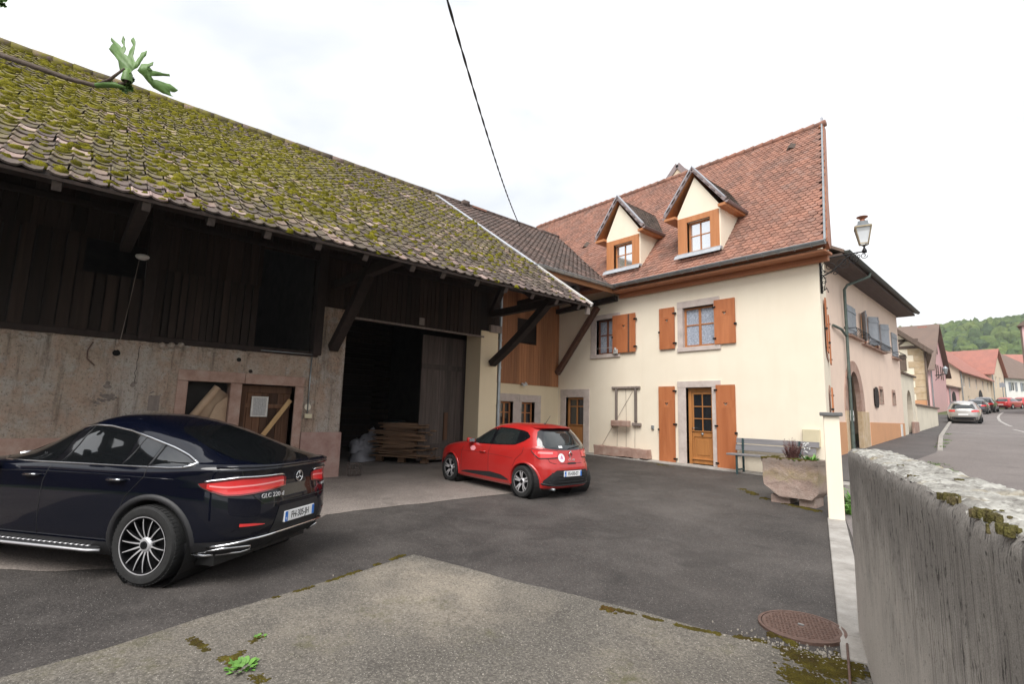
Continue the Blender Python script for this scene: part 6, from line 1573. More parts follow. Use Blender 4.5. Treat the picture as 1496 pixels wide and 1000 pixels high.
# far gable end (towards the camera the near end hides behind the cream house)
for u in (s0, s1): mb.add([fs.pt(u, 0, zb), fs.pt(u, -8, zb), fs.pt(u, -8, zt), fs.pt(u, -4, zt+2.6), fs.pt(u, 0, zt)], [(0, 1, 2, 3, 4)])
mb.build('wall', M['pink_plaster'], sh_)
mb = MB(); fs.box(mb, s0, aL-.22, 0, .02, zb, .0); fs.box(mb, 2.05, s1, 0, .02, zb, .02); mb.build('plinth', M['orange_plaster'], sh_)
mb = MB(); ar2 = [(ac-(aw+.52)*math.cos(t_), spr+1.86*math.sin(t_)**.92 if math.sin(t_) > 0 else spr) for t_ in [PI*k/20 for k in range(21)]]
for k in range(20):
    a, b, c, d = arc[k], arc[k+1], ar2[k+1], ar2[k]
    mb.hexa([fs.pt(a[0], .04, a[1]), fs.pt(b[0], .04, b[1]), fs.pt(c[0], .04, c[1]), fs.pt(d[0], .04, d[1]), fs.pt(a[0], -.13, a[1]), fs.pt(b[0], -.13, b[1]), fs.pt(c[0], -.0, c[1]), fs.pt(d[0], -.0, d[1])])
mb.build('arch_surround', M['sandstone'], sh_)
mb = MB(); fs.box(mb, aR, aR+1.1, -.13, .045, zb, spr); mb.build('arch_pier', M['buff_stone'], sh_, bevel=.015); mb = MB(); fs.box(mb, aL-.5, aL, -.4, .04, zb, spr); mb.build('arch_pier', M['buff_stone'], sh_, bevel=.015)
mb = MB(); fs.box(mb, aL-.1, aR+.1, -.34, -.26, zb, 2.2)
for k in range(7): u = aL+.02+k*.245; fs.box(mb, u, u+.235, -.26, -.23, zb, 2.0)
mb.build('gate', M['dark_board'], sh_)
mb = MB(); fs.box(mb, aL-.2, aL+.28, .075, .085, .05, .42); mb.build('notice', M['paper_white'], sh_)
for (a, b, c, d) in nic:
    mb = MB(); fs.box(mb, a, b, -.12, -.1, c, d, 1); fs.box(mb, a-.06, a, -.1, .03, c-.06, d+.06); fs.box(mb, b, b+.06, -.1, .031, c-.06, d+.06); fs.box(mb, a, b, -.1, .029, c-.06, c); fs.box(mb, a, b, -.1, .029, d, d+.14); mb.build('slit_window', [M['sandstone'], M['interior_dark']], sh_)
mb = MB(); pu, pz = 3.3, 1.06; mb.add([fs.pt(pu+.40*math.cos(t_)*abs(math.cos(t_))**-.3, .05, pz+.44*math.sin(t_)*abs(math.sin(t_)+1e-6)**-.3) for t_ in [2*PI*(k+.5)/24 for k in range(24)]], [tuple(range(24))]); fs.box(mb, pu-.3, pu+.3, 0, .045, pz-.36, pz+.36); mb.build('plaque', M['dark_beam'], sh_)
mb = MB(); fs.box(mb, 8.0, 8.35, .02, .05, -.6, -.02); mb.build('white_marker', M['plastic_white'], sh_)
def sh_plank(u0, u1, z0, z1, n0, n1, par=sh_): 
    mb = MB(); mb.hexa([fs.pt(u0, n0, z0), fs.pt(u1, n1, z0), fs.pt(u1, n1+.04, z0), fs.pt(u0, n0+.04, z0), fs.pt(u0, n0, z1), fs.pt(u1, n1, z1), fs.pt(u1, n1+.04, z1), fs.pt(u0, n0+.04, z1)])
    for z in (z0+.2, z1-.2): mb.hexa([fs.pt(u0, n0+.04, z-.05), fs.pt(u1, n1+.04, z-.05), fs.pt(u1, n1+.06, z-.05), fs.pt(u0, n0+.06, z-.05), fs.pt(u0, n0+.04, z+.05), fs.pt(u1, n1+.04, z+.05), fs.pt(u1, n1+.06, z+.05), fs.pt(u0, n0+.06, z+.05)])
    mb.build('shutter', M['shutter_grey'], par)
sh_plank(-.62, 0, 3.3, 4.38, .01, .03); sh_plank(.02, .62, 3.3, 4.38, .03, .01)
sh_plank(1.66, 1.22, 3.2, 4.40, .02, .24); sh_plank(2.7, 3.0, 3.2, 4.40, .02, .26); sh_plank(3.2, 3.04, 3.2, 4.40, .02, .30); sh_plank(4.9, 5.3, 3.2, 4.40, .02, .25)
sh_plank(7.36, 7.95, 3.2, 4.35, .01, .03); sh_plank(7.97, 8.55, 3.2, 4.35, .03, .01)
for (a, b, c, d) in wops[1:3]:
    mb = MB(); fs.box(mb, a, b, -.16, -.12, c, d, 0); fs.box(mb, a, a+.07, -.12, -.06, c, d, 1); fs.box(mb, b-.07, b, -.12, -.06, c, d, 1); mb.build('orange_blind', [M['orange_blind'], M['brown_win']], sh_)
for (a, b, c) in ((-.72, 1.3, 3.2), (1.5, 5.4, 3.1), (7.2, 8.7, 3.1)):
    mb = MB(); fs.box(mb, a, b if b < 1.4 or a > 6 else b, 0, .16, c-.02, c+.05); mb.build('window_ledge', M['sandstone'], sh_)
    mb = MB(); mb.tube([fs.pt(a, .05, c+.25), fs.pt(a, .32, c+.25), fs.pt(b, .32, c+.25), fs.pt(b, .05, c+.25)], .014, 6)
    n_ = max(3, int((b-a)/.22))
    for k in range(n_+1):
        u = a+(b-a)*k/n_; mb.tube([fs.pt(u, .32, c+.25), fs.pt(u, .36, c+.12), fs.pt(u, .28, c+.04), fs.pt(u, .1, c+.02)], .010, 5)
    mb.build('flower_rail', M['black_iron'], sh_)
# wide boxed eaves, gutter, roof, downpipe
mb = MB(); fs.box(mb, s0-.5, s1+.4, -.2, .70, zt-.03, zt+.06); 
for k in range(7): fs.box(mb, s0-.5, s1+.4, -.1+k*.115, -.1+k*.115+.006, zt-.035, zt-.0302)
mb.build('boxed_eaves', M['soffit_dark'], sh_)
mb = MB(); mb.hexa([fs.pt(s0-.5, .75, zt+.07), fs.pt(s1+.4, .75, zt+.07), fs.pt(s1+.55, -4, zt+2.9), fs.pt(s0-.5, -4, zt+2.9), fs.pt(s0-.5, .75, zt+.17), fs.pt(s1+.4, .75, zt+.17), fs.pt(s1+.55, -4, zt+3.0), fs.pt(s0-.5, -4, zt+3.0)])
mb.hexa([fs.pt(s0-.5, -9, zt+.07), fs.pt(s1+.55, -9, zt+.07), fs.pt(s1+.55, -4, zt+2.89), fs.pt(s0-.5, -4, zt+2.89), fs.pt(s0-.5, -9, zt+.17), fs.pt(s1+.55, -9, zt+.17), fs.pt(s1+.55, -4, zt+2.99), fs.pt(s0-.5, -4, zt+2.99)]); mb.build('roof', M['far_brown_tile'], sh_)
mb = MB(); halfpipe(mb, fs.pt(s0-.5, .82, zt+.12), fs.pt(s1+.5, .82, zt+.14), .085); mb.build('gutter', M['dark_gutter'], sh_, smooth=True, angle=50)
dz = G(SO.x, SO.y-1)
mb = MB(); mb.tube([fs.pt(-.55, .82, zt+.05), fs.pt(-.55, .80, zt-.1), fs.pt(-1.05, .2, zt-.42), fs.pt(-1.15, .12, zt-.6), fs.pt(-1.15, .10, dz+.9)], .05, 10); mb.tube([fs.pt(-1.15, .10, dz+1.0), fs.pt(-1.15, .10, dz-.1)], .065, 10)
for z in (3.4, 1.6, .2): mb.lathe([(.05, -.04), (.065, -.04), (.065, .04), (.05, .04)], fs.pt(-1.15, .1, z), n=12)
mb.tube([fs.pt(-1.15, .1, 3.1), fs.pt(-1.9, .12, 3.25), fs.pt(-2.6, .05, 3.3)], .045, 8); mb.build('downpipe', M['copper_green'], sh_, smooth=True, angle=50)

# court wall with a pointed gate, then a lower wall
cw = thing('courtyard_wall', 'pale rendered wall with a pointed gateway beside the pink house', 'wall', tuple(fs.pt(9.2, 0, -.6)))
mb = MB(); ga = [(10.15+.78*(1-math.cos(t_)), .4+1.35*math.sin(t_)**.8) for t_ in [PI*k/16 for k in range(17)]]
strip(ga, [(a[0], 2.5) for a in ga]); wall(mb, fs.pt(9.12, 0, -1), SU, 10.15-9.12, 3.5, SN); wall(mb, fs.pt(11.71, 0, -1), SU, .9, 3.5, SN); 
for a, b in zip(ga[:-1], ga[1:]): mb.quad(fs.pt(a[0], 0, a[1]), fs.pt(b[0], 0, b[1]), fs.pt(b[0], -.4, b[1]), fs.pt(a[0], -.4, a[1]))
for u in (10.15, 11.71): mb.quad(fs.pt(u, 0, -1), fs.pt(u, -.4, -1), fs.pt(u, -.4, .4), fs.pt(u, 0, .4))
mb.quad(fs.pt(12.61, 0, -1), fs.pt(12.61, -.4, -1), fs.pt(12.61, -.4, 2.5), fs.pt(12.61, 0, 2.5)); mb.build('wall', M['pale_plaster'], cw)
mb = MB(); fs.box(mb, 9.1, 12.75, -.5, .12, 2.5, 2.58); mb.build('coping', M['timber_brown'], cw)
mb = MB(); fs.box(mb, 11.0, 12.5, .0, .12, -1, .12); mb.build('stone_base', M['sandstone'], cw, bevel=.02)
mb = MB(); fs.box(mb, 10.1, 11.75, -.5, -.42, -1, 2.0); mb.build('gate', M['old_door'], cw)
lw = thing('low_court_wall', 'low whitewashed wall with a small cap between the pointed gate and the half-timbered house', 'wall', tuple(fs.pt(12.8, 0, -.4)))
mb = MB(); fs.box(mb, 12.62, 20.3, -.4, .03, -1, 1.0); mb.build('wall', M['pale_plaster'], lw); mb = MB(); fs.box(mb, 12.6, 20.4, -.5, .14, 1.0, 1.1); mb.build('coping', M['timber_brown'], lw, bevel=.02)

# half-timbered house: gable towards us
ht = thing('half_timbered_house', 'cream half-timbered house with brown beams, stone quoins and gable facing the court', 'house', (-8, 43.5, G(-8, 43.5)))
fh = Fr((0, 43.5, 0), (1, 0, 0), (0, -1, 0)); bz, ez = -.6, 5.2; xr = -7.68; xl = -15.7; xm = (xl+xr)/2; az = ez+(xr-xm)*.90
mb = MB(); mb.add([fh.pt(xl, 0, bz), fh.pt(xr, 0, bz), fh.pt(xr, 0, ez), fh.pt(xm, 0, az), fh.pt(xl, 0, ez)], [(0, 1, 2, 3, 4)]); mb.quad((xr, 43.5, bz), (xr-2.6, 56, bz), (xr-2.6, 56, ez), (xr, 43.5, ez)); mb.build('wall', M['cream_plaster'], ht)
mb = MB(); fh.box(mb, xl, xr, 0, .02, bz, 1.6); 
mb.build('plinth', M['orange_plaster'], ht)
mb = MB(); z = 1.62; k = 0
while z < 5.0: w_ = .85 if k % 2 else .55; fh.box(mb, xr-w_, xr+.02, -.3, .035, z, z+.42); z += .44; k += 1
mb.build('quoin', M['buff_stone'], ht, bevel=.01)
mb = MB()
def tb(p, q, w=.2): mb.bar(fh.pt(p[0], .03, p[1]), fh.pt(q[0], .03, q[1]), .07, w, (0, -1, 0)) if False else mb.bar(fh.pt(p[0], .02, p[1]), fh.pt(q[0], .02, q[1]), w, .06, (0, -1, 0))
tb((xl, 5.25), (xr, 5.22)); tb((-11.5, 5.75), (-7.9, 5.72), .16); tb((-9.9, 6.95), (-7.95, 5.4), .18); tb((-9.15, 5.3), (-8.6, 5.75), .14); tb((-10.8, 5.3), (-10.8, 7.5)); tb((-12.3, 5.3), (-12.3, 7.5))
mb.build('timber_frame', M['timber_brown'], ht)
mb = MB(); fh.box(mb, -9.03, -8.63, .03, .08, 3.62, 4.72); mb.build('shutter', M['timber_brown'], ht); mb = MB(); fh.box(mb, -9.9, -9.1, .0, .02, 3.62, 4.72); mb.build('window', M['window_glass'], ht)
mb = MB()
for sg in (1, -1):
    e = xm+sg*(xr-xm+.55); zz = ez-.45; q = [(xm, 42.9, az+.1), (e, 42.9, zz), (e-2.7*(sg > 0), 56.5, zz), (xm-1.5, 56.5, az+.1)]
    mb.hexa([Vector(v)-Vector((0, 0, .22)) for v in q]+[Vector(v) for v in q])
mb.build('roof', M['far_brown_tile'], ht); mb = MB(); mb.bar((xm, 42.87, az+.06), (xr+.6, 42.87, ez-.5), .06, .26, (0, 0, 1)); mb.bar((xm, 42.87, az+.06), (xl-.6, 42.87, ez-.5), .06, .26, (0, 0, 1)); mb.build('bargeboard', M['timber_brown'], ht)
mb = MB(); mb.tube([(xr+.1, 43.4, 4.9), (xr+.1, 43.4, bz)], .06, 8); mb.build('downpipe', M['timber_brown'], ht, smooth=True)

def far_house(name, label, A, B, depth, z0, ze, pitch, wallm, roofm, wins=(), gable=False, group=None, hip=0, over=.45, arch=None, shut=None, winmat='window_glass'):
    """A-B is the facade seen (A on its left); ridge along it, or across it when gable"""
    A = Vector((A[0], A[1], 0)); B = Vector((B[0], B[1], 0)); U = (B-A).normalized(); Nn = Vector((U.y, -U.x, 0)); W = (B-A).length
    t_ = thing(name, label, 'house', (A.x, A.y, z0)); f = Fr(A, U, Nn); rh = (W/2 if gable else depth/2)*math.tan(R(pitch)); mb = MB()
    ops = [(u-w/2, u+w/2, z-z0, z+h-z0) for (u, z, w, h) in wins]
    wall(mb, f.pt(0, 0, z0), U, W, ze-z0, Nn, ops, .2)
    for u in (0, W):
        q = [f.pt(u, 0, z0), f.pt(u, -depth, z0), f.pt(u, -depth, ze)]+([] if gable or hip else [f.pt(u, -depth/2, ze+rh)])+[f.pt(u, 0, ze)]; mb.add(q, [tuple(range(len(q)))])
    if gable: mb.add([f.pt(0, 0, ze), f.pt(W, 0, ze), f.pt(W/2, 0, ze+rh)], [(0, 1, 2)])
    mb.build('wall', M[wallm], t_)
    mb = MB(); th = Vector((0, 0, .16)); o = over
    if gable:
        s_ = math.tan(R(pitch))
        for e, c in ((-o, W/2), (W+o, W/2)):
            q = [f.pt(e, o, ze-o*s_), f.pt(c, o, ze+rh), f.pt(c, -depth-o, ze+rh), f.pt(e, -depth-o, ze-o*s_)]; mb.hexa([v+Vector((0, 0, .02)) for v in q]+[v+th for v in q])
    else:
        s_ = math.tan(R(pitch)); hp = hip
        q = [f.pt(-o, o, ze-o*s_), f.pt(W+o, o, ze-o*s_), f.pt(W+o-hp, -depth/2, ze+rh), f.pt(-o+hp*.0, -depth/2, ze+rh)]; mb.hexa([v+Vector((0, 0, .02)) for v in q]+[v+th for v in q])
        q = [f.pt(-o, -depth-o, ze-o*s_), f.pt(W+o, -depth-o, ze-o*s_), f.pt(W+o-hp, -depth/2, ze+rh), f.pt(-o, -depth/2, ze+rh)]; mb.hexa([v+Vector((0, 0, .015)) for v in q]+[v+th*.97 for v in q])
        if hp: q = [f.pt(W+o, o, ze-o*s_), f.pt(W+o, -depth-o, ze-o*s_), f.pt(W+o-hp, -depth/2, ze+rh)]; mb.add(q+[v+th for v in q], [(0, 1, 2), (3, 4, 5), (0, 1, 4, 3), (1, 2, 5, 4), (2, 0, 3, 5)])
    mb.build('roof', M[roofm], t_)
    for (u, z, w, h) in wins:
        mb = MB(); f.box(mb, u-w/2, u-w/2+.07, -.14, -.08, z, z+h); f.box(mb, u+w/2-.07, u+w/2, -.14, -.08, z, z+h); f.box(mb, u-w/2+.07, u+w/2-.07, -.14, -.08, z+h-.07, z+h); f.box(mb, u-w/2+.07, u+w/2-.07, -.14, -.08, z, z+.07); f.box(mb, u-.04, u+.04, -.13, -.085, z+.07, z+h-.07); wd = mb.build('window', M['plastic_white'], t_)
        mb = MB(); mb.quad(f.pt(u-w/2, -.12, z), f.pt(u+w/2, -.12, z), f.pt(u+w/2, -.12, z+h), f.pt(u-w/2, -.12, z+h)); mb.build('pane', M[winmat], wd)
        if shut:
            for a in (u-w/2-w*.5, u+w/2+.02): mb = MB(); f.box(mb, a, a+w*.48, .02, .06, z, z+h); mb.build('shutter', M[shut], t_)
    if arch:
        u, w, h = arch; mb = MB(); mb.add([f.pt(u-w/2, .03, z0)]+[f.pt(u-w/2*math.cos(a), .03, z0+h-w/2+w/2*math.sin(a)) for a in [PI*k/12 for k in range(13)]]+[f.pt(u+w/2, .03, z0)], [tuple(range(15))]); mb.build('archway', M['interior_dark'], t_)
    mb = MB(); mb.tube([f.pt(.15, .12, ze-.2), f.pt(.15, .12, z0)], .06, 6); mb.build('downpipe', M['zinc'], t_)
    return t_, f
def gg(x, y): return G(x, y)-.2
far_house('narrow_white_house', 'narrow off-white house squeezed between the half-timbered house and the rose gable', (-10.5, 57), (-12.3, 67.3), 7, gg(-10, 57), 6.0, 42, 'white_plaster', 'far_brown_tile', [(3, 4.2, .9, 1.3), (7, 4.2, .9, 1.3)], shut='timber_brown')
t_, f_ = far_house('rose_house', 'rose pink house with its steep gable towards the street', (-11.7, 68.5), (-12.2, 80.2), 12, gg(-12, 68), 6.0, 42, 'rose_plaster', 'far_brown_tile', [(5.2, 5.2, .9, 1.5), (8.6, 5.2, .9, 1.5), (6, 8.0, .5, .9)], True, over=.5, shut='timber_brown')
c_ = onY(1348, 478, 74.3); mb = MB(); mb.box(c_.x-.35, c_.x+.35, 74, 74.7, c_.z-2.2, c_.z-.15); mb.box(c_.x-.42, c_.x+.42, 73.93, 74.77, c_.z-.15, c_.z); mb.build('chimney', M['far_red_tile'], t_)
far_house('rose_gatehouse', 'low rose wall-house with a dark gate right of the rose gable', (-12.1, 80.3), (-11.7, 84.5), 3, gg(-12, 80), 4.6, 18, 'rose_plaster', 'far_brown_tile', arch=(2.0, 1.5, 2.6), over=.3)
far_house('arched_beige_house', 'long beige house with a round archway under a big red roof', (-11.5, 84.6), (-10.75, 104), 9, gg(-11, 84), 6.95, 44, 'beige_plaster', 'far_red_tile', [(2.2, 4.9, 1, 1.5), (5.4, 4.9, 1, 1.5), (9.6, 4.9, .9, 1.5), (14, 4.9, .9, 1.5), (17.5, 4.9, .9, 1.5), (4, 2.4, .8, 1.4)], arch=(11.6, 3.0, 3.3))
far_house('beige_gabled_house', 'beige gabled house with a red roof next to the arched house', (-10.6, 104.5), (-9.9, 111.5), 20, gg(-10, 105), 8.1, 46, 'beige_plaster', 'far_red_tile', [(2.5, 5.8, .8, 1.7), (4.8, 5.8, .8, 1.7), (2.6, 8.6, .6, 1.0), (4.4, 8.6, .6, 1.0)], True)
far_house('white_house', 'white house with a dark hipped roof at the bend of the street', (-10.1, 112.5), (-4.5, 125), 10, gg(-10, 112), 8.0, 42, 'white_plaster', 'far_brown_tile', [(2.2, 5.7, 1.0, 1.4), (5.0, 5.7, 1.0, 1.4), (7.8, 5.7, 1.0, 1.4), (2.4, 2.9, 1.2, 1.6), (6.0, 2.9, 1.2, 1.6), (10, 2.9, 1.2, 1.6)], hip=5, shut='shutter_grey')
far_house('red_roof_house', 'white house with a bright red roof far behind the dark hipped roof', (-14, 150), (-6, 156), 9, 4, 12.9, 32, 'white_plaster', 'far_red_tile', [(4, 8.5, 1, 1.4)], hip=3)
t_ = thing('jettied_house', 'rose house at the right edge of the view with a dark-framed overhanging upper floor', 'house', (-2, 72, G(-2, 72)))
mb = MB(); mb.box(-3.6, 4, 70, 80, 0, 5.3); mb.build('wall', M['beige_plaster'], t_)
mb = MB(); mb.box(-4.58, 4, 70, 80, 5.3, 9.9); mb.build('upper_wall', M['rose_plaster'], t_); mb = MB(); mb.box(-4.7, -4.56, 69.95, 70.2, 5.2, 9.9); mb.box(-4.7, 4.05, 69.9, 70.02, 5.12, 5.32); mb.build('timber_frame', M['timber_brown'], t_)
mb = MB(); mb.prism([(-4.9, 69.7, 9.8), (4.6, 69.7, 9.8), (-.2, 69.7, 14)], (0, 15, 0)); mb.build('roof', M['far_brown_tile'], t_)
for y in (72, 76): mb = MB(); mb.box(-3.66, -3.5, y, y+1, 2.6, 4); mb.build('window', M['window_glass'], t_)
# street lantern on the white house, and poles
t_ = thing('street_lantern', 'small lantern on a bracket far up the street before the rose gable', 'street lamp', tuple(onY(1366, 549, 66)))
mb = MB(); mb.tube([(0, 0, 0), (.9, -.3, .1)], .04, 6); mb.tube([(0, 0, -.5), (.5, -.2, .02)], .03, 6); mb.build('bracket', M['black_iron'], t_, local=True); mb = MB(); mb.lathe([(.1, 0), (.22, .5), (.25, .52), (.05, .75), (0, .8)], (.9, -.3, .1), n=8); mb.build('lantern', M['zinc'], t_, local=True)
t_ = thing('street_sign', 'thin sign post with a small plate in front of the beige gabled house', 'sign', (-8.9, 98, G(-8.9, 98)))
mb = MB(); mb.tube([(0, 0, 0), (0, 0, 3.6)], .05, 8); mb.build('post', M['zinc'], t_, local=True); mb = MB(); mb.box(-.3, .3, -.08, -.05, 2.9, 3.5); mb.build('plate', M['shutter_grey'], t_, local=True)

# ------------------------------------------------------------------ wooded hill
random.seed(9)
def ridge(x): 
    return 85+.10*(x+60)*(.4 if x < -60 else .35)+3*noise.noise((x*.02, 1, 5))
def hz(x, y):
    t_ = min(1, max(0, (y-240)/410)); s_ = t_*t_*(3-2*t_); return 6+(ridge(x)-6)*s_+5*noise.noise((x*.012, y*.012, 0))*s_
hx = [-1400, -900, -600, -420]+[-320+k*20 for k in range(30)]+[300, 420, 600, 900, 1400]; hy = [235+k*17 for k in range(27)]+[720, 800, 950]
mb = MB(); mb.grid(lambda i, j: (hx[i], hy[j], hz(hx[i], hy[j])-(max(0, hy[j]-700)*.1)), len(hx), len(hy))
t = NT('hill_meadow'); t.col(t.ramp(t.noise(.02, 5), [(.35, (.10, .15, .04)), (.65, (.16, .20, .06))])).set(1); M['hill_meadow'] = t.m
structure(mb.build('hill', M['hill_meadow'], smooth=True))
def mk_forest(name, stops):
    t = NT(name); i = t.island(); p_ = t.noise(.012, 4, .6); f = t.noise(.55, 4, .7)
    c = t.ramp(t.math('ADD', t.math('MULTIPLY', i, .45), t.math('MULTIPLY', p_, .8)), stops); c = t.mix(t.ramp(f, [(.35, .6), (.65, 0)]), c, (.02, .03, .015))
    t.col(c).set(1, spec=.1); M[name] = t.m
mk_forest('forest', [(.3, (.055, .085, .055)), (.5, (.085, .125, .045)), (.66, (.12, .17, .05)), (.85, (.16, .20, .06))])
mk_forest('bright_wood', [(.3, (.15, .21, .045)), (.85, (.25, .29, .07))])
bm = bmesh.new(); bmesh.ops.create_icosphere(bm, subdivisions=2, radius=1); IV = [v.co.copy() for v in bm.verts]; IF = [[v.index for v in f.verts] for f in bm.faces]; bm.free()
def crowns(n, x0, x1, y0, y1, rmin, rmax, test=None):
    mb = MB(); k = 0
    while k < n:
        x = random.uniform(x0, x1); y = random.uniform(y0, y1)
        if test and not test(x, y): k += 1; continue
        r_ = random.uniform(rmin, rmax); z = hz(x, y)+r_*.7; s_ = random.random()*99; con = random.random() < .2
        vs = []
        for v in IV:
            q = 1+.45*noise.noise((v.x*1.6+s_, v.y*1.6, v.z*1.6))+.25*noise.noise((v.x*4, v.y*4+s_, v.z*4))
            vs.append((x+v.x*r_*q*(.7 if con else 1), y+v.y*r_*q*(.7 if con else 1), z+v.z*r_*q*(1.5 if con else 1.05)))
        mb.add(vs, IF); k += 1
    return mb
o = crowns(4200, -300, 120, 330, 660, 3.2, 6.2).build('forest', M['forest']); o['kind'] = 'stuff'
o = crowns(500, -120, 60, 245, 325, 2.2, 4).build('bright_thicket', M['bright_wood']); o['kind'] = 'stuff'
# ------------------------------------------------------------------ things of the court
# low weathered wall beside the camera
wA = Vector((-1.47, 5.12, 0)); wd = Vector((1.34, -3.6, 0)).normalized(); wn = Vector((-wd.y, wd.x, 0)); wn = wn if wn.x > 0 else -wn
WT = -.23
def wallpt(s, n, z): p = wA+wd*s+wn*n; p.z = z; return p
wl = thing('low_wall', 'weathered grey concrete wall with lichened top beside the camera', 'wall', (wA.x, wA.y, -1.8))
def rough(p, a=.02, f=3.0): return Vector((noise.noise((p.x*f, p.y*f, p.z*f)), noise.noise((p.x*f+9, p.y*f, p.z*f)), noise.noise((p.x*f, p.y*f+9, p.z*f))))*a
mb = MB(); n_ = 300; LW = 9.5; TH = .30
prof = [(0.0, -1.85), (0.0, -1.5), (0, -1.1), (0, -.8), (0, -.5), (.0, -.36), (-.004, -.29), (.004, -.255), (.02, WT-.004)]
mb.grid(lambda i, j: (lambda p: p+rough(p, .008 if j > 4 else .002, 7)+(rough(p, .010, 30) if j > 5 else Vector()))(wallpt(LW*i/n_, prof[j][0], prof[j][1])), n_+1, len(prof))
mb.grid(lambda i, j: wallpt(LW*i/n_, TH, [-.29, -1.0, -1.85][j]), n_+1, 3)
mb.quad(wallpt(0, 0, -1.85), wallpt(0, TH, -1.85), wallpt(0, TH, WT-.02), wallpt(0, 0, WT-.02))
o = mb.build('wall', M['weathered_concrete'], wl, smooth=True)
mb = MB(); nn = 16
def top(i, j):
    q = j/(nn-1); p = wallpt(LW*i/(n_*2), .012+q*(TH-.01), WT-.012); e = min(q, 1-q); k = min(1, e*8)
    h = .018*k+k*(.016*noise.noise((p.x*9, p.y*9, 0))+.012*noise.noise((p.x*26, p.y*26, 3))+.008*noise.noise((p.x*60, p.y*60, 1))); p.z += h
    if j == nn-1: p.z = -.3
    return p+rough(p, .012, 22)*(1 if e < .1 else 0)
mb.grid(top, n_*2+1, nn); mb.build('coping', M['lichen_coping'], wl, smooth=True)
random.seed(12); mb = MB()
for (px, py, rx, n0) in ((1315, 681, .03, 3), (1332, 696, .04, 5), (1346, 698, .03, 4), (1384, 724, .05, 9), (1393, 730, .04, 6), (1436, 748, .07, 14), (1452, 755, .06, 12), (1474, 772, .06, 10), (1400, 702, .02, 3), (1290, 668, .03, 3)):
    r_ = ray(px, py); c = r_*((WT+.005)/r_.z)
    for _ in range(n0*2):
        p = c+Vector((random.gauss(0, rx*.22), random.gauss(0, rx*.3), .004)); blob(mb, p, random.uniform(.003, .008), random.uniform(.003, .008), random.uniform(.001, .0028), 4, 7, 0, .5)
o = mb.build('moss', M['wall_moss'], wl, smooth=True)

# cream pillar ending the garden wall
pp = thing('pillar', 'cream rendered pillar with dark stone cap at the end of the kerb', 'pillar', (-3.03, 9.78, G(-3.03, 9.78)))
pu = Vector((.955, .296, 0)); pv_ = Vector((-.296, .955, 0)); pc = Vector((-3.03, 9.80, 0))
mb = MB(); b0 = G(-3.03, 9.8)-.1; mb.obox(pc+Vector((0, 0, (b0+.10)/2)), pu*.115, pv_*.13, (0, 0, (.10-b0)/2)); mb.build('shaft', M['cream_plaster'], pp, bevel=.015, seg=2)
mb = MB(); mb.obox(pc+Vector((0, 0, .125)), pu*.165, pv_*.18, (0, 0, .03)); mb.build('cap', M['dark_cap'], pp, bevel=.012, seg=2)
mb = MB(); c = onY(1185, 641, 13.95); mb.box(c.x-.18, c.x+.2, 13.9, 13.99, c.z-.2, c.z+.22); tag(mb.build('meter_box', M['plastic_beige'], loc=tuple(c), bevel=.01), 'small yellowish meter box on the cream wall behind the pillar', 'meter box')
c = onY(954, 625, 13.99); mb = MB(); mb.box(c.x-.045, c.x+.045, 13.95, 13.995, c.z-.06, c.z+.06); mb.box(c.x-.025, c.x+.025, 13.93, 13.95, c.z-.02, c.z+.03); tag(mb.build('doorbell', M['zinc'], loc=tuple(c), bevel=.006), 'small grey doorbell on the wall left of the door shutters', 'doorbell')

# bench
bx0, bx1 = -6.62, -4.62; g_ = G(-5.6, 13.6)
be = thing('bench', 'old grey plank bench on dark iron legs against the cream wall', 'bench', (-5.6, 13.6, g_))
mb = MB(); mb.box(bx0, bx1, 13.30, 13.62, -.935, -.89); mb.build('seat', M['bench_wood'], be, bevel=.006)
for k, (z0, z1, e) in enumerate(((-.82, -.66, .0), (-.635, -.50, .06))):
    mb = MB(); y = 13.74+.05*k; mb.hexa([(bx0+.04, y, z0), (bx1+e, y, z0), (bx1+e, y+.035, z0), (bx0+.04, y+.035, z0), (bx0+.04, y+.03, z1), (bx1+e, y+.03, z1), (bx1+e, y+.065, z1), (bx0+.04, y+.065, z1)]); mb.build('backrest', M['bench_wood'], be, bevel=.006)
for x in (bx0+.25, bx1-.35):
    for y in (13.36, 13.74):
        mb = MB(); mb.box(x-.022, x+.022, y-.022, y+.022, g_-.02, -.937 if y < 13.5 else -.5); mb.build('leg', M['bench_iron'], be, bevel=.004)
    mb = MB(); mb.box(x-.018, x+.018, 13.38, 13.72, g_+.10, g_+.135); mb.box(x-.02, x+.02, 13.34, 13.74, -.965, -.937); mb.build('stretcher', M['bench_iron'], be)
random.seed(1); mb = MB()
for k in range(14): mb.obox((bx1-.22+random.gauss(0, .05), 13.715, -.66+random.gauss(0, .09)), (random.uniform(.01, .03), 0, random.uniform(-.01, .02)), (0, .004, 0), (0, 0, random.uniform(.006, .02)))
mb.build('peeling_paint', M['plastic_white'], be)

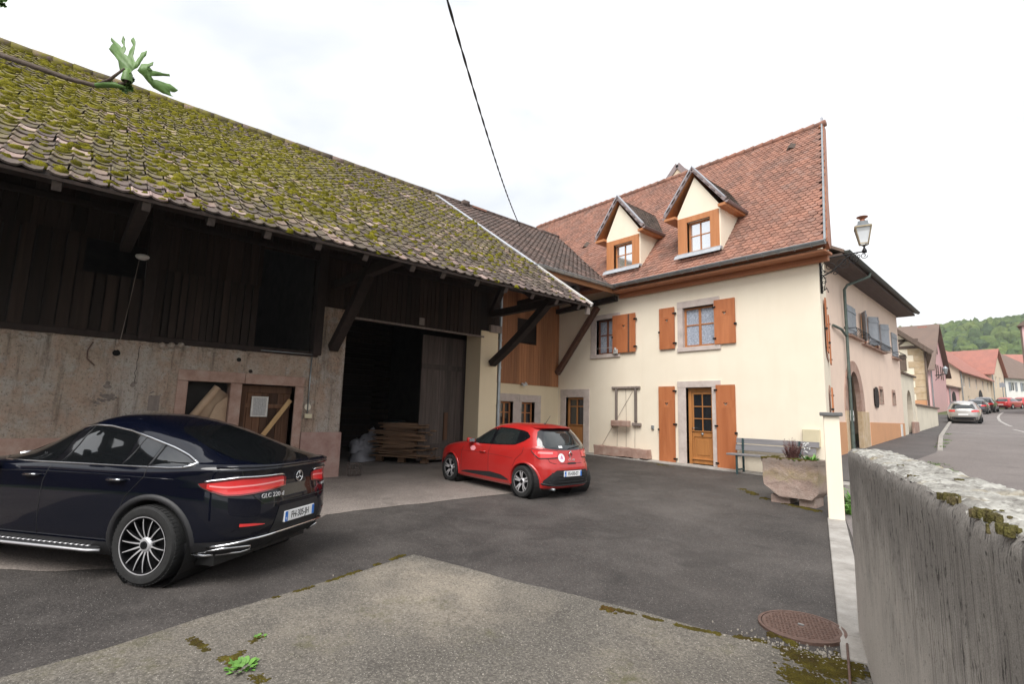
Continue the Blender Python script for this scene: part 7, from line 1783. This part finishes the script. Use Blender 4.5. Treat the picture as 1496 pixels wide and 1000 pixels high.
# stone trough with plants, on block feet
tx0, tx1, ty0, ty1 = -4.46, -3.46, 10.38, 10.98; gz = G(-4, 10.6)
tr = thing('stone_trough', 'rough pink stone trough with chamfered underside planted with greenery', 'trough', (-3.96, 10.65, gz))
def tri(pts, ins): return pts
mb = MB(); P_ = [(tx0, -.72), (tx0+.03, -1.22), (tx0+.3, -1.42), (tx1-.14, -1.42), (tx1-.03, -1.30), (tx1, -.76)]
n_ = 14
def ring(y, k=0): 
    out = []
    for a, b in zip(P_, P_[1:]): out += [(a[0]+(b[0]-a[0])*t_, y, a[1]+(b[1]-a[1])*t_) for t_ in [q_/10 for q_ in range(10)]]
    out.append((P_[-1][0], y, P_[-1][1])); return [Vector(p)+rough(Vector(p), .016, 5)+rough(Vector(p), .007, 22) for p in out]
ys = [ty0+(ty1-ty0)*k/6 for k in range(7)]; rings = [ring(y) for y in ys]
mb.grid(lambda i, j: rings[i][j], 7, len(rings[0]))
def face(y, sgn):
    for j in range(8):
        pass
for rg, y in ((rings[0], ty0), (rings[-1], ty1)):
    m = len(rg)//2; c0 = [rg[0].lerp(rg[-1], t_) for t_ in [k/24 for k in range(25)]]
    fan = [p for p in rg]; nl = 16; cx = Vector((-3.96, y, -1.05))
    lev = [[p.lerp(cx, k/nl)+(rough(p.lerp(cx, k/nl), .014, 6)+rough(p.lerp(cx, k/nl), .006, 25))*(1 if 0 < k < nl else 0) for p in fan+c0[::-1][1:-1]] for k in range(nl)]; L = len(lev[0]); vs = [p for l_ in lev for p in l_]+[cx]
    mb.add(vs, [(i*L+k, i*L+(k+1) % L, (i+1)*L+(k+1) % L, (i+1)*L+k) for i in range(nl-1) for k in range(L)]+[((nl-1)*L+k, (nl-1)*L+(k+1) % L, nl*L) for k in range(L)])
# rim
def rimbar(a, b, c, d): mb.hexa([(a, c, -.8), (b, c, -.8), (b, d, -.8), (a, d, -.8), (a, c, -.715), (b, c, -.72), (b, d, -.72), (a, d, -.715)])
rimbar(tx0-.005, tx1, ty0-.005, ty0+.09); rimbar(tx0-.005, tx1, ty1-.09, ty1+.005); rimbar(tx0-.006, tx0+.1, ty0+.09, ty1-.09); rimbar(tx1-.1, tx1+.004, ty0+.09, ty1-.09)
mb.build('basin', M['trough_stone'], tr, smooth=True, angle=60)
mb = MB(); mb.grid(lambda i, j: (tx0+.09+(tx1-tx0-.18)*i/12, ty0+.08+(ty1-ty0-.16)*j/8, -.77+.03*noise.noise((i*.7, j*.7, 2))), 13, 9); mb.build('soil', M['soil'], tr)
for (a, b) in ((tx0+.10, tx0+.45), (tx1-.4, tx1-.1)): mb = MB(); mb.box(a, b, ty0+.1, ty1-.1, gz-.05, -1.40); mb.build('foot_block', M['trough_stone'], tr, bevel=.03, seg=2)
random.seed(3); mb = MB()
for k in range(60):
    x = tx0+random.uniform(0, 1)*.95; blob(mb, (x, ty0+random.uniform(-.0, .1), -.715), random.uniform(.015, .04), random.uniform(.015, .03), .012, 4, 8, 0, .4)
for k in range(30): blob(mb, (tx0+random.uniform(-.0, .12), random.uniform(ty0, ty1), -.715), random.uniform(.02, .04), .03, .014, 4, 8)
mb.build('moss', M['ground_moss'], tr, smooth=True)
sb = Vector((-3.98, 10.62, -.76)); mb = MB(); mb2 = MB()
for k in range(120):
    a = random.random()*6.28; r0 = random.random()**.5*.08; tip = sb+Vector((math.cos(a)*r0*2.4, math.sin(a)*r0*2.4, random.uniform(.18, .46)*(1-r0*2.2))); bs_ = sb+Vector((math.cos(a)*r0, math.sin(a)*r0, 0)); mb.tube([bs_, bs_.lerp(tip, .5)+Vector((0, 0, .01)), tip], [.004, .003, .0015], 4, cap=False)
    for _ in range(9):
        q = bs_.lerp(tip, random.uniform(.3, 1)); b_ = random.random()*6.28; leafblade(mb2, q, (math.cos(b_), math.sin(b_), 1.2), .03, .012, .2)
sbt = thing('red_shrub', 'small dense dark red shrub growing in the stone trough', 'shrub', tuple(sb)); mb.build('stems', M['red_shrub'], sbt); mb2.build('foliage', M['red_shrub'], sbt)
for i, (x, y, n, L, w, lab) in enumerate(((-3.64, 10.6, 60, .24, .05, 'bright green leafy plant at the right end of the stone trough'), (-3.86, 10.47, 70, .12, .02, 'short grass-like plant in front of the red shrub in the trough'), (-4.3, 10.55, 40, .09, .02, 'sparse low greenery at the left end of the trough'))):
    mb = MB(); tuft(mb, (x, y, -.77), n, L, w, .45, .09); tag(mb.build('trough_plant', M['leaf_fresh'], loc=(x, y, -.77)), lab, 'plant', 'plants in the trough')

# stone beam lying at the house foot on chocks
mb = MB(); q = [onY(867.5, 650.5, 13.7), onY(944.5, 658.5, 13.7), onY(945, 671, 13.7), onY(867.5, 664, 13.7)]
n_ = 24
def sbm(i, j):
    t_ = i/n_; tp = q[0].lerp(q[1], t_); bt = q[3].lerp(q[2], t_); k = [(0, 0), (0, .5), (0, 1), (.26, 1), (.26, 0), (0, 0)][j]; p = tp.lerp(bt, k[1])+Vector((0, k[0], 0)); return p+rough(p, .03, 6)
mb.grid(sbm, n_+1, 6)
for i in (0, n_): mb.add([sbm(i, j) for j in range(5)], [(0, 1, 2, 3, 4)])
tag(mb.build('stone_beam', M['sandstone'], loc=tuple(q[3]), smooth=True, angle=50), 'long rough pink stone beam lying along the foot of the cream wall', 'stone beam')
for (px, w_, lab) in ((880, .3, 'flat stone chock under the left end of the stone beam'), (930, .12, 'small stone chock under the right end of the stone beam')):
    p = onY(px, 668, 13.72); gzz = G(p.x, 13.75); mb = MB(); mb.box(p.x-w_, p.x+w_, 13.7, 13.93, gzz-.02, p.z-.0); tag(mb.build('stone_chock', M['kerb_concrete'], loc=(p.x, 13.8, gzz), bevel=.02), lab, 'stone')

# old timber window frame hung on the wall as a trellis, with a planter and strings
q = lambda px, py, n=.04: onY(px, py, YF-n)
tf = thing('wooden_trellis', 'old grey timber window frame with a planter box hung on the cream wall', 'trellis', tuple(q(915, 622)))
mb = MB(); TLx, TRx = -10.86, -9.74; 
mb.box(TLx, TRx, YF-.08, YF-.01, .89, .965); mb.box(TLx-.02, TLx+.25, YF-.10, YF-.01, -.31, -.21); mb.box(TRx-.3, TRx+.03, YF-.10, YF-.01, -.31, -.21)
mb.box(TLx+.14, TLx+.215, YF-.078, YF-.012, -.19, .89); mb.box(TRx-.215, TRx-.13, YF-.078, YF-.012, -.19, .89); mb.build('frame', M['grey_beam'], tf, bevel=.01)
mb = MB(); mb.box(TLx+.1, TRx-.32, YF-.26, YF-.101, -.34, -.15); mb.build('planter_box', M['sandstone'], tf, bevel=.015)
mb = MB()
for a in (-10.68, -10.32, -9.98): mb.tube([(a, YF-.015, .95), (a+.02, YF-.015, -.2), (a+.01, YF-.015, -1.0)], .005, 5)
mb.tube([(-11.3, YF-.02, -1.0), (-10.05, YF-.02, .8)], .006, 5); mb.build('string', M['grey_beam'], tf)

# lantern on the house corner
lc = Vector((hx1+.03, YF+.05, 0)); dv = None
tipp = onY(1263, 368, 14.35); top_ = onY(1191, 378, 14.0); bot = onY(1198, 425, 14.0)
base = g0+gd*.12+gn*.04
ax = (Vector((tipp.x, tipp.y, 0))-Vector((base.x, base.y, 0))); arm = ax.length; ax.normalize()
zt_, zb_ = top_.z, bot.z; zt2 = tipp.z
sl = thing('street_lamp', 'old street lantern on a scrolled black iron bracket at the house corner', 'street lamp', (base.x, base.y, zt_))
def ap(s, z): return Vector((base.x, base.y, 0))+ax*s+Vector((0, 0, z))
mb = MB(); mb.box(base.x-.02, base.x+.02, base.y-.035, base.y+.035, zb_-.05, zt_+.08)
slope = (zt2-zt_+.0)/arm
L0 = lambda s: zt_-.02+slope*s+.03*math.sin(s*2)
mb.tube([ap(s, L0(s)) for s in [arm*k/12 for k in range(13)]], .016, 6)
mb.tube([ap(.02, zt_-.42)]+[ap(s, zt_-.48+.42*(s/(arm*.62))**1.6+.03) for s in [arm*.62*k/12 for k in range(1, 13)]]+[ap(arm*.72, L0(arm*.72)-.02)], .018, 6)
def scroll(cs, cz, r0, turns, sg=1, ph=0, r=.009, n=34):
    mb.tube([ap(cs+r0*(1-k/n*.8)*math.cos(ph+sg*turns*2*PI*k/n), cz+r0*(1-k/n*.8)*math.sin(ph+sg*turns*2*PI*k/n)) for k in range(n+1)], r, 5)
scroll(.20, zt_-.24, .19, 1.6, 1, PI/2); scroll(.47, zt_-.17, .15, 1.5, -1, 0); scroll(.72, zt_-.10, .12, 1.5, 1, PI); scroll(.92, zt_-.05, .08, 1.3, -1, 0); scroll(arm*.86, L0(arm*.86)-.09, .07, 1.2, 1, PI/2)
scroll(.30, zt_-.40, .08, 1.3, -1, PI)
for k in range(4): scroll(.06, zb_+.1+k*.13, .05, 1.2, 1 if k % 2 else -1, 0, .008, 18)
mb.tube([ap(.04, zt_-.46), ap(.1, zb_+.3), ap(.05, zb_+.02)], .010, 5); mb.tube([ap(.0, zb_+.0), ap(.12, zb_+.06), ap(.14, zb_-.04)], .012, 5)
mb.build('bracket', M['black_iron'], sl, smooth=True)
lp = ap(arm, L0(arm)+.02); mb = MB(); mb.lathe([(0, -.07), (.05, -.05), (.055, 0), (.03, .05), (.02, .07), (.02, .14)], lp, n=12)
hL = lp+Vector((0, 0, .11)); LS = .84
for k in range(4): a = PI/4+PI/2*k; mb.tube([lp+Vector((0, 0, .10)), hL+Vector((math.cos(a)*.1, math.sin(a)*.1, .05))], .009, 5)
mb.build('lantern_mount', M['black_iron'], sl, smooth=True)
def frus(r0, r1, z0, z1, rot=PI/4+.3):
    r0, r1, z0, z1 = r0*LS, r1*LS, z0*LS, z1*LS
    return [hL+Vector((math.cos(rot+PI/2*k)*r0, math.sin(rot+PI/2*k)*r0, z0)) for k in range(4)], [hL+Vector((math.cos(rot+PI/2*k)*r1, math.sin(rot+PI/2*k)*r1, z1)) for k in range(4)]
a4, b4 = frus(.145, .275, .07, .56); mb = MB()
for k in range(4): mb.bar(a4[k], b4[k], .022, .022); mb.bar(a4[k], a4[(k+1) % 4], .025, .025); mb.bar(b4[k], b4[(k+1) % 4], .035, .03)
fr_ = mb.build('lantern_frame', M['brass_worn'], sl)
mb = MB(); a5, b5 = frus(.14, .268, .075, .555); mb.add(a5+b5, [(k, (k+1) % 4, 4+(k+1) % 4, 4+k) for k in range(4)]); mb.build('glass', M['lantern_glass'], fr_)
mb = MB(); a6, b6 = frus(.30, .19, .57, .64); c6, d6 = frus(.19, .17, .64, .74); mb.add(a6+b6, [(k, (k+1) % 4, 4+(k+1) % 4, 4+k) for k in range(4)]+[(3, 2, 1, 0)]); mb.add(c6+d6, [(k, (k+1) % 4, 4+(k+1) % 4, 4+k) for k in range(4)]+[(4, 5, 6, 7)]); mb.build('lantern_roof', M['zinc_dark'], sl)
mb = MB(); mb.lathe([(.05, 0), (.058, .04), (.042, .065), (.115, .11), (.125, .125), (.085, .14), (0, .15)], hL+Vector((0, 0, .74*LS)), n=16); mb.build('chimney_cap', M['copper'], sl, smooth=True, angle=50)

# overhead cable, two strands twisted
c0 = onD(645, -30, 5.2); c1 = onD(760, 331, 17.5); mb = MB(); n_ = 160
pts = []
for k in range(n_+1):
    t_ = k/n_; p = c0.lerp(c1, t_); p.z -= .42*4*t_*(1-t_)*.55; pts.append(p)
ext = c0+(c0-c1)*.35; ext.z += 1.2
for ph in (0, PI):
    mb.tube([ext]+[p+Vector((math.cos(k*.55+ph), 0, math.sin(k*.55+ph)))*.009 for k, p in enumerate(pts)], .0095, 6)
tag(mb.build('overhead_cable', M['cable_black'], loc=tuple(c0), smooth=True), 'black twisted overhead cable crossing the sky down to the roof', 'cable')

# fig branch reaching in from the left
fig = thing('fig_tree', 'fig tree branch reaching over from the left with two lobed leaves', 'tree', (-2.4, -2.6, G(-2.4, -2.6)))
bp = [onD(-420, 10, 2.2), onD(-200, 30, 2.1), onD(-60, 52, 2.05), onD(0, 80, 2.0), onD(50, 97, 2.0), onD(100, 115, 2.0), onD(140, 125, 2.0), onD(168, 124, 2.0)]
tb_ = Vector((bp[0].x-.15, bp[0].y-.1, 0)); fig_b = Vector((-2.4, -2.6, G(-2.4, -2.6)))
mb = MB(); mb.tube([Vector((tb_.x-.1, tb_.y-.1, G(tb_.x, tb_.y)-.1)), Vector((tb_.x, tb_.y, -.6)), Vector((tb_.x+.05, tb_.y, .4)), bp[0]+Vector((-.1, 0, -.1)), bp[0]+Vector((-.15, -.1, 1.2))], [.07, .06, .05, .045, .02], 10); mb.build('trunk', M['bark'], fig, smooth=True)
mb = MB(); mb.tube(bp, [.02, .016, .013, .011, .010, .0095, .009, .008], 8)
for a, b in ((bp[-2], onD(182, 100, 1.98)), (bp[-1], onD(192, 112, 2.0))): mb.tube([a, a.lerp(b, .5)+Vector((0, 0, -.01)), b], [.007, .006, .004], 6)
mb.tube([bp[1]+Vector((0, 0, .05)), onD(-60, -20, 1.9), onD(-10, 2, 1.9)], .005, 6); mb.build('branch', M['bark'], fig, smooth=True)
mb = MB(); mb.tube([bp[-2], bp[-2].lerp(bp[-1], .5)+Vector((0, 0, .004)), bp[-1]+Vector((0, 0, .0)), onD(184, 128, 2.0)], [.009, .013, .012, .004], 8); blob(mb, onD(186, 112, 1.99), .018, .018, .03, 5, 9); mb.build('bud', M['leaf_fig'], fig, smooth=True)
def figleaf(outline, depth, d1, name='leaf'):
    """outline in picture units, given a real depth, a fold along the midrib and thickness"""
    base_, tip = outline['stem'], outline['tip']; mb = MB()
    for lobe in outline['lobes']:
        n = len(lobe)//2; L = lobe[:n]; Rr = lobe[n:][::-1]; rows = []
        for (a, b) in zip(L, Rr):
            c = ((a[0]+b[0])/2, (a[1]+b[1])/2); rows.append((a, c, b))
        vs = []
        for i, (a, c, b) in enumerate(rows):
            t_ = i/(n-1); dd = depth+d1*t_
            vs += [onD(a[0], a[1], dd-.012), onD(c[0], c[1], dd+.012+.01*math.sin(t_*5)), onD(b[0], b[1], dd-.010)]
        mb.add(vs, [(3*i+j, 3*i+j+1, 3*i+4+j, 3*i+3+j) for i in range(n-1) for j in (0, 1)])
    return mb.build(name, M['leaf_fig'], fig, smooth=True, solid=.0012)
def lobe(a, b, ws, bend=0, teeth=0):
    ax_, ay = b[0]-a[0], b[1]-a[1]; l_ = math.hypot(ax_, ay); nx, ny = -ay/l_, ax_/l_; m = 9; L = []; Rr = []
    for k in range(m):
        t_ = k/(m-1); i = t_*(len(ws)-1); w_ = ws[int(i)] if int(i) >= len(ws)-1 else ws[int(i)]+(ws[int(i)+1]-ws[int(i)])*(i-int(i))
        cx = a[0]+ax_*t_+nx*bend*math.sin(PI*t_); cy = a[1]+ay*t_+ny*bend*math.sin(PI*t_); j = 1+teeth*(1 if k % 2 else -1)
        L.append((cx+nx*w_*j, cy+ny*w_*j)); Rr.append((cx-nx*w_*(2-j), cy-ny*w_*(2-j)))
    return L+Rr[::-1]
def palmleaf(pts, stem, depth, tilt, k=3.7025):
    """a lobed leaf: ragged outline round the stem, cupped along its veins, a millimetre thick"""
    bm = bmesh.new(); vs = []
    P = [(x/k, y/k) for x, y in pts]; q = []
    for a, b in zip(P, P[1:]+P[:1]): q += [a, ((a[0]+b[0])/2+random.uniform(-.5, .5), (a[1]+b[1])/2+random.uniform(-.5, .5))]
    sx, sy = stem[0]/k, stem[1]/k
    for x, y in q:
        d_ = math.hypot(x-sx, y-sy); an = math.atan2(y-sy, x-sx)
        vs.append(bm.verts.new(onD(x, y, depth+tilt*d_*.001+.005*math.sin(an*7)*d_/40)))
    bm.faces.new(vs); bmesh.ops.triangulate(bm, faces=bm.faces[:], ngon_method='BEAUTY'); bmesh.ops.subdivide_edges(bm, edges=bm.edges[:], cuts=1, use_grid_fill=True)
    for v in bm.verts: v.co += Vector((noise.noise(v.co*60), noise.noise(v.co*60+Vector((5, 5, 5))), noise.noise(v.co*60+Vector((9, 1, 3)))))*.0018
    me = bpy.data.meshes.new('leaf'); inv = rootmat(fig).inverted()
    for v in bm.verts: v.co = inv @ v.co
    bm.to_mesh(me); bm.free(); me.materials.append(M['leaf_fig']); me.polygons.foreach_set('use_smooth', [True]*len(me.polygons))
    o = bpy.data.objects.new('leaf', me); C.objects.link(o); o.parent = fig; md = o.modifiers.new('solid', 'SOLIDIFY'); md.thickness = .0012
palmleaf([(700, 400), (650, 385), (640, 330), (600, 280), (588, 262), (600, 250), (612, 235), (598, 215), (600, 200), (640, 235), (660, 260), (668, 245), (655, 225), (665, 192), (678, 215), (675, 245), (683, 262), (672, 290), (690, 305), (705, 270), (718, 245), (708, 215), (722, 200), (735, 225), (733, 255), (722, 300), (730, 335), (745, 315), (765, 285), (795, 272), (790, 300), (765, 335), (745, 365), (720, 378)], (695, 392), 1.98, 1.2)
palmleaf([(742, 380), (765, 345), (800, 345), (832, 335), (828, 355), (800, 362), (795, 375), (850, 385), (915, 400), (920, 413), (880, 410), (820, 412), (815, 425), (850, 432), (920, 455), (963, 488), (945, 500), (920, 492), (925, 512), (940, 522), (880, 505), (830, 475), (795, 440), (775, 410), (755, 395)], (742, 380), 2.0, 1.0)
figleaf({'stem': 0, 'tip': 0, 'lobes': [lobe((190, 112), (193, 122), [2, 5, 6, 5, 1], 0, .2), lobe((178, 122), (186, 137), [3, 7, 6, 4, 1], 0, .2), lobe((184, 124), (195, 133), [3, 6, 5, 4, 1], 0, .2)]}, 2.01, .01)
figleaf({'stem': 0, 'tip': 0, 'lobes': [lobe((-8, 0), (10, 10), [3, 5, 4, 1], 0, .3), lobe((-10, -3), (11, 0), [4, 6, 5, 2], 0, .2)]}, 1.9, .02)
# ------------------------------------------------------------------ camera, sky, light
cam = bpy.data.cameras.new('camera'); co = bpy.data.objects.new('camera', cam); C.objects.link(co)
cam.sensor_width = 36; cam.lens = 36*F/1496; cam.clip_start = .05; cam.clip_end = 5000
m3 = Matrix((CAMR.col[0], -CAMR.col[1], -CAMR.col[2])).transposed(); co.matrix_world = m3.to_4x4()
bpy.context.scene.camera = co
SUN_EL, SUN_AZ = 50, 152        # azimuth clockwise from +Y
w = bpy.data.worlds.new('World'); bpy.context.scene.world = w; w.use_nodes = True
nt = w.node_tree; N = nt.nodes; L = nt.links
bg = N['Background']; sky = N.new('ShaderNodeTexSky'); sky.sky_type = 'NISHITA'; sky.sun_disc = False; sky.sun_elevation = R(SUN_EL); sky.sun_rotation = R(SUN_AZ)
sky.air_density = 1.2; sky.dust_density = 4
tc = N.new('ShaderNodeTexCoord'); mp = N.new('ShaderNodeMapping'); mp.inputs['Scale'].default_value = (1.0, 1.0, 2.6); L.new(tc.outputs['Generated'], mp.inputs[0])
nz = N.new('ShaderNodeTexNoise'); nz.inputs['Scale'].default_value = 2.1; nz.inputs['Detail'].default_value = 5; nz.inputs['Roughness'].default_value = .5; nz.inputs['Distortion'].default_value = .3; L.new(mp.outputs[0], nz.inputs[0])
cr = N.new('ShaderNodeValToRGB'); cr.color_ramp.elements[0].position = .36; cr.color_ramp.elements[0].color = (7.1, 7.4, 7.85, 1); cr.color_ramp.elements[1].position = .55; cr.color_ramp.elements[1].color = (10.2, 10.2, 10.2, 1); L.new(nz.outputs[0], cr.inputs[0])
mx = N.new('ShaderNodeMix'); mx.data_type = 'RGBA'; mx.inputs[0].default_value = .88; L.new(sky.outputs[0], mx.inputs[6]); L.new(cr.outputs[0], mx.inputs[7])
L.new(mx.outputs[2], bg.inputs[0]); bg.inputs[1].default_value = .053
sun = bpy.data.lights.new('sun', 'SUN'); so = bpy.data.objects.new('sun', sun); C.objects.link(so)
sun.energy = 1.5; sun.angle = R(40); sun.color = (1, .97, .93)
az = R(SUN_AZ); el = R(SUN_EL); d = Vector((math.sin(az)*math.cos(el), math.cos(az)*math.cos(el), math.sin(el)))
so.rotation_euler = d.to_track_quat('Z', 'Y').to_euler(); so.location = d*60
vs = bpy.context.scene.view_settings; vs.view_transform = 'Standard'; vs.look = 'None'; vs.exposure = 1.38; vs.gamma = 1; vs.use_curve_mapping = False
cy = bpy.context.scene.cycles; cy.max_bounces = 6; cy.diffuse_bounces = 4
try: cy.use_denoising = True
except Exception: pass
# unseen dark barn, added behind the camera to darken reflections in paint and glass
nb = thing('added_dark_barn', 'unseen dark barn added behind the camera to darken car reflections', 'barn', (-8, -15, G(-8, -15)))
mb = MB(); mb.box(-26, 3, -22, -15, -2.2, 2.6); mb.build('wall', M['timber_brown'], nb)
mb = MB(); mb.hexa([(-26.5, -14.4, 2.4), (3.5, -14.4, 2.4), (3.5, -18.5, 5.6), (-26.5, -18.5, 5.6), (-26.5, -14.4, 2.6), (3.5, -14.4, 2.6), (3.5, -18.5, 5.8), (-26.5, -18.5, 5.8)]); mb.build('roof', M['far_brown_tile'], nb)
# thin even haze over the valley
if True:
    t = bpy.data.materials.new('haze'); t.use_nodes = True; n_ = t.node_tree.nodes; n_.remove(n_['Principled BSDF']); v = n_.new('ShaderNodeVolumePrincipled'); v.inputs['Color'].default_value = (.88, .93, 1, 1); v.inputs['Density'].default_value = .0003; v.inputs['Anisotropy'].default_value = .2
    t.node_tree.links.new(v.outputs[0], n_['Material Output'].inputs['Volume']); mb = MB(); mb.box(-1600, 1600, -450, 1700, -60, 160); hb = mb.build('haze', t); hb['kind'] = 'stuff'
# lift everything from eye level to the ground
for o in list(bpy.data.objects):
    if o.parent is None: o.location.z += UP
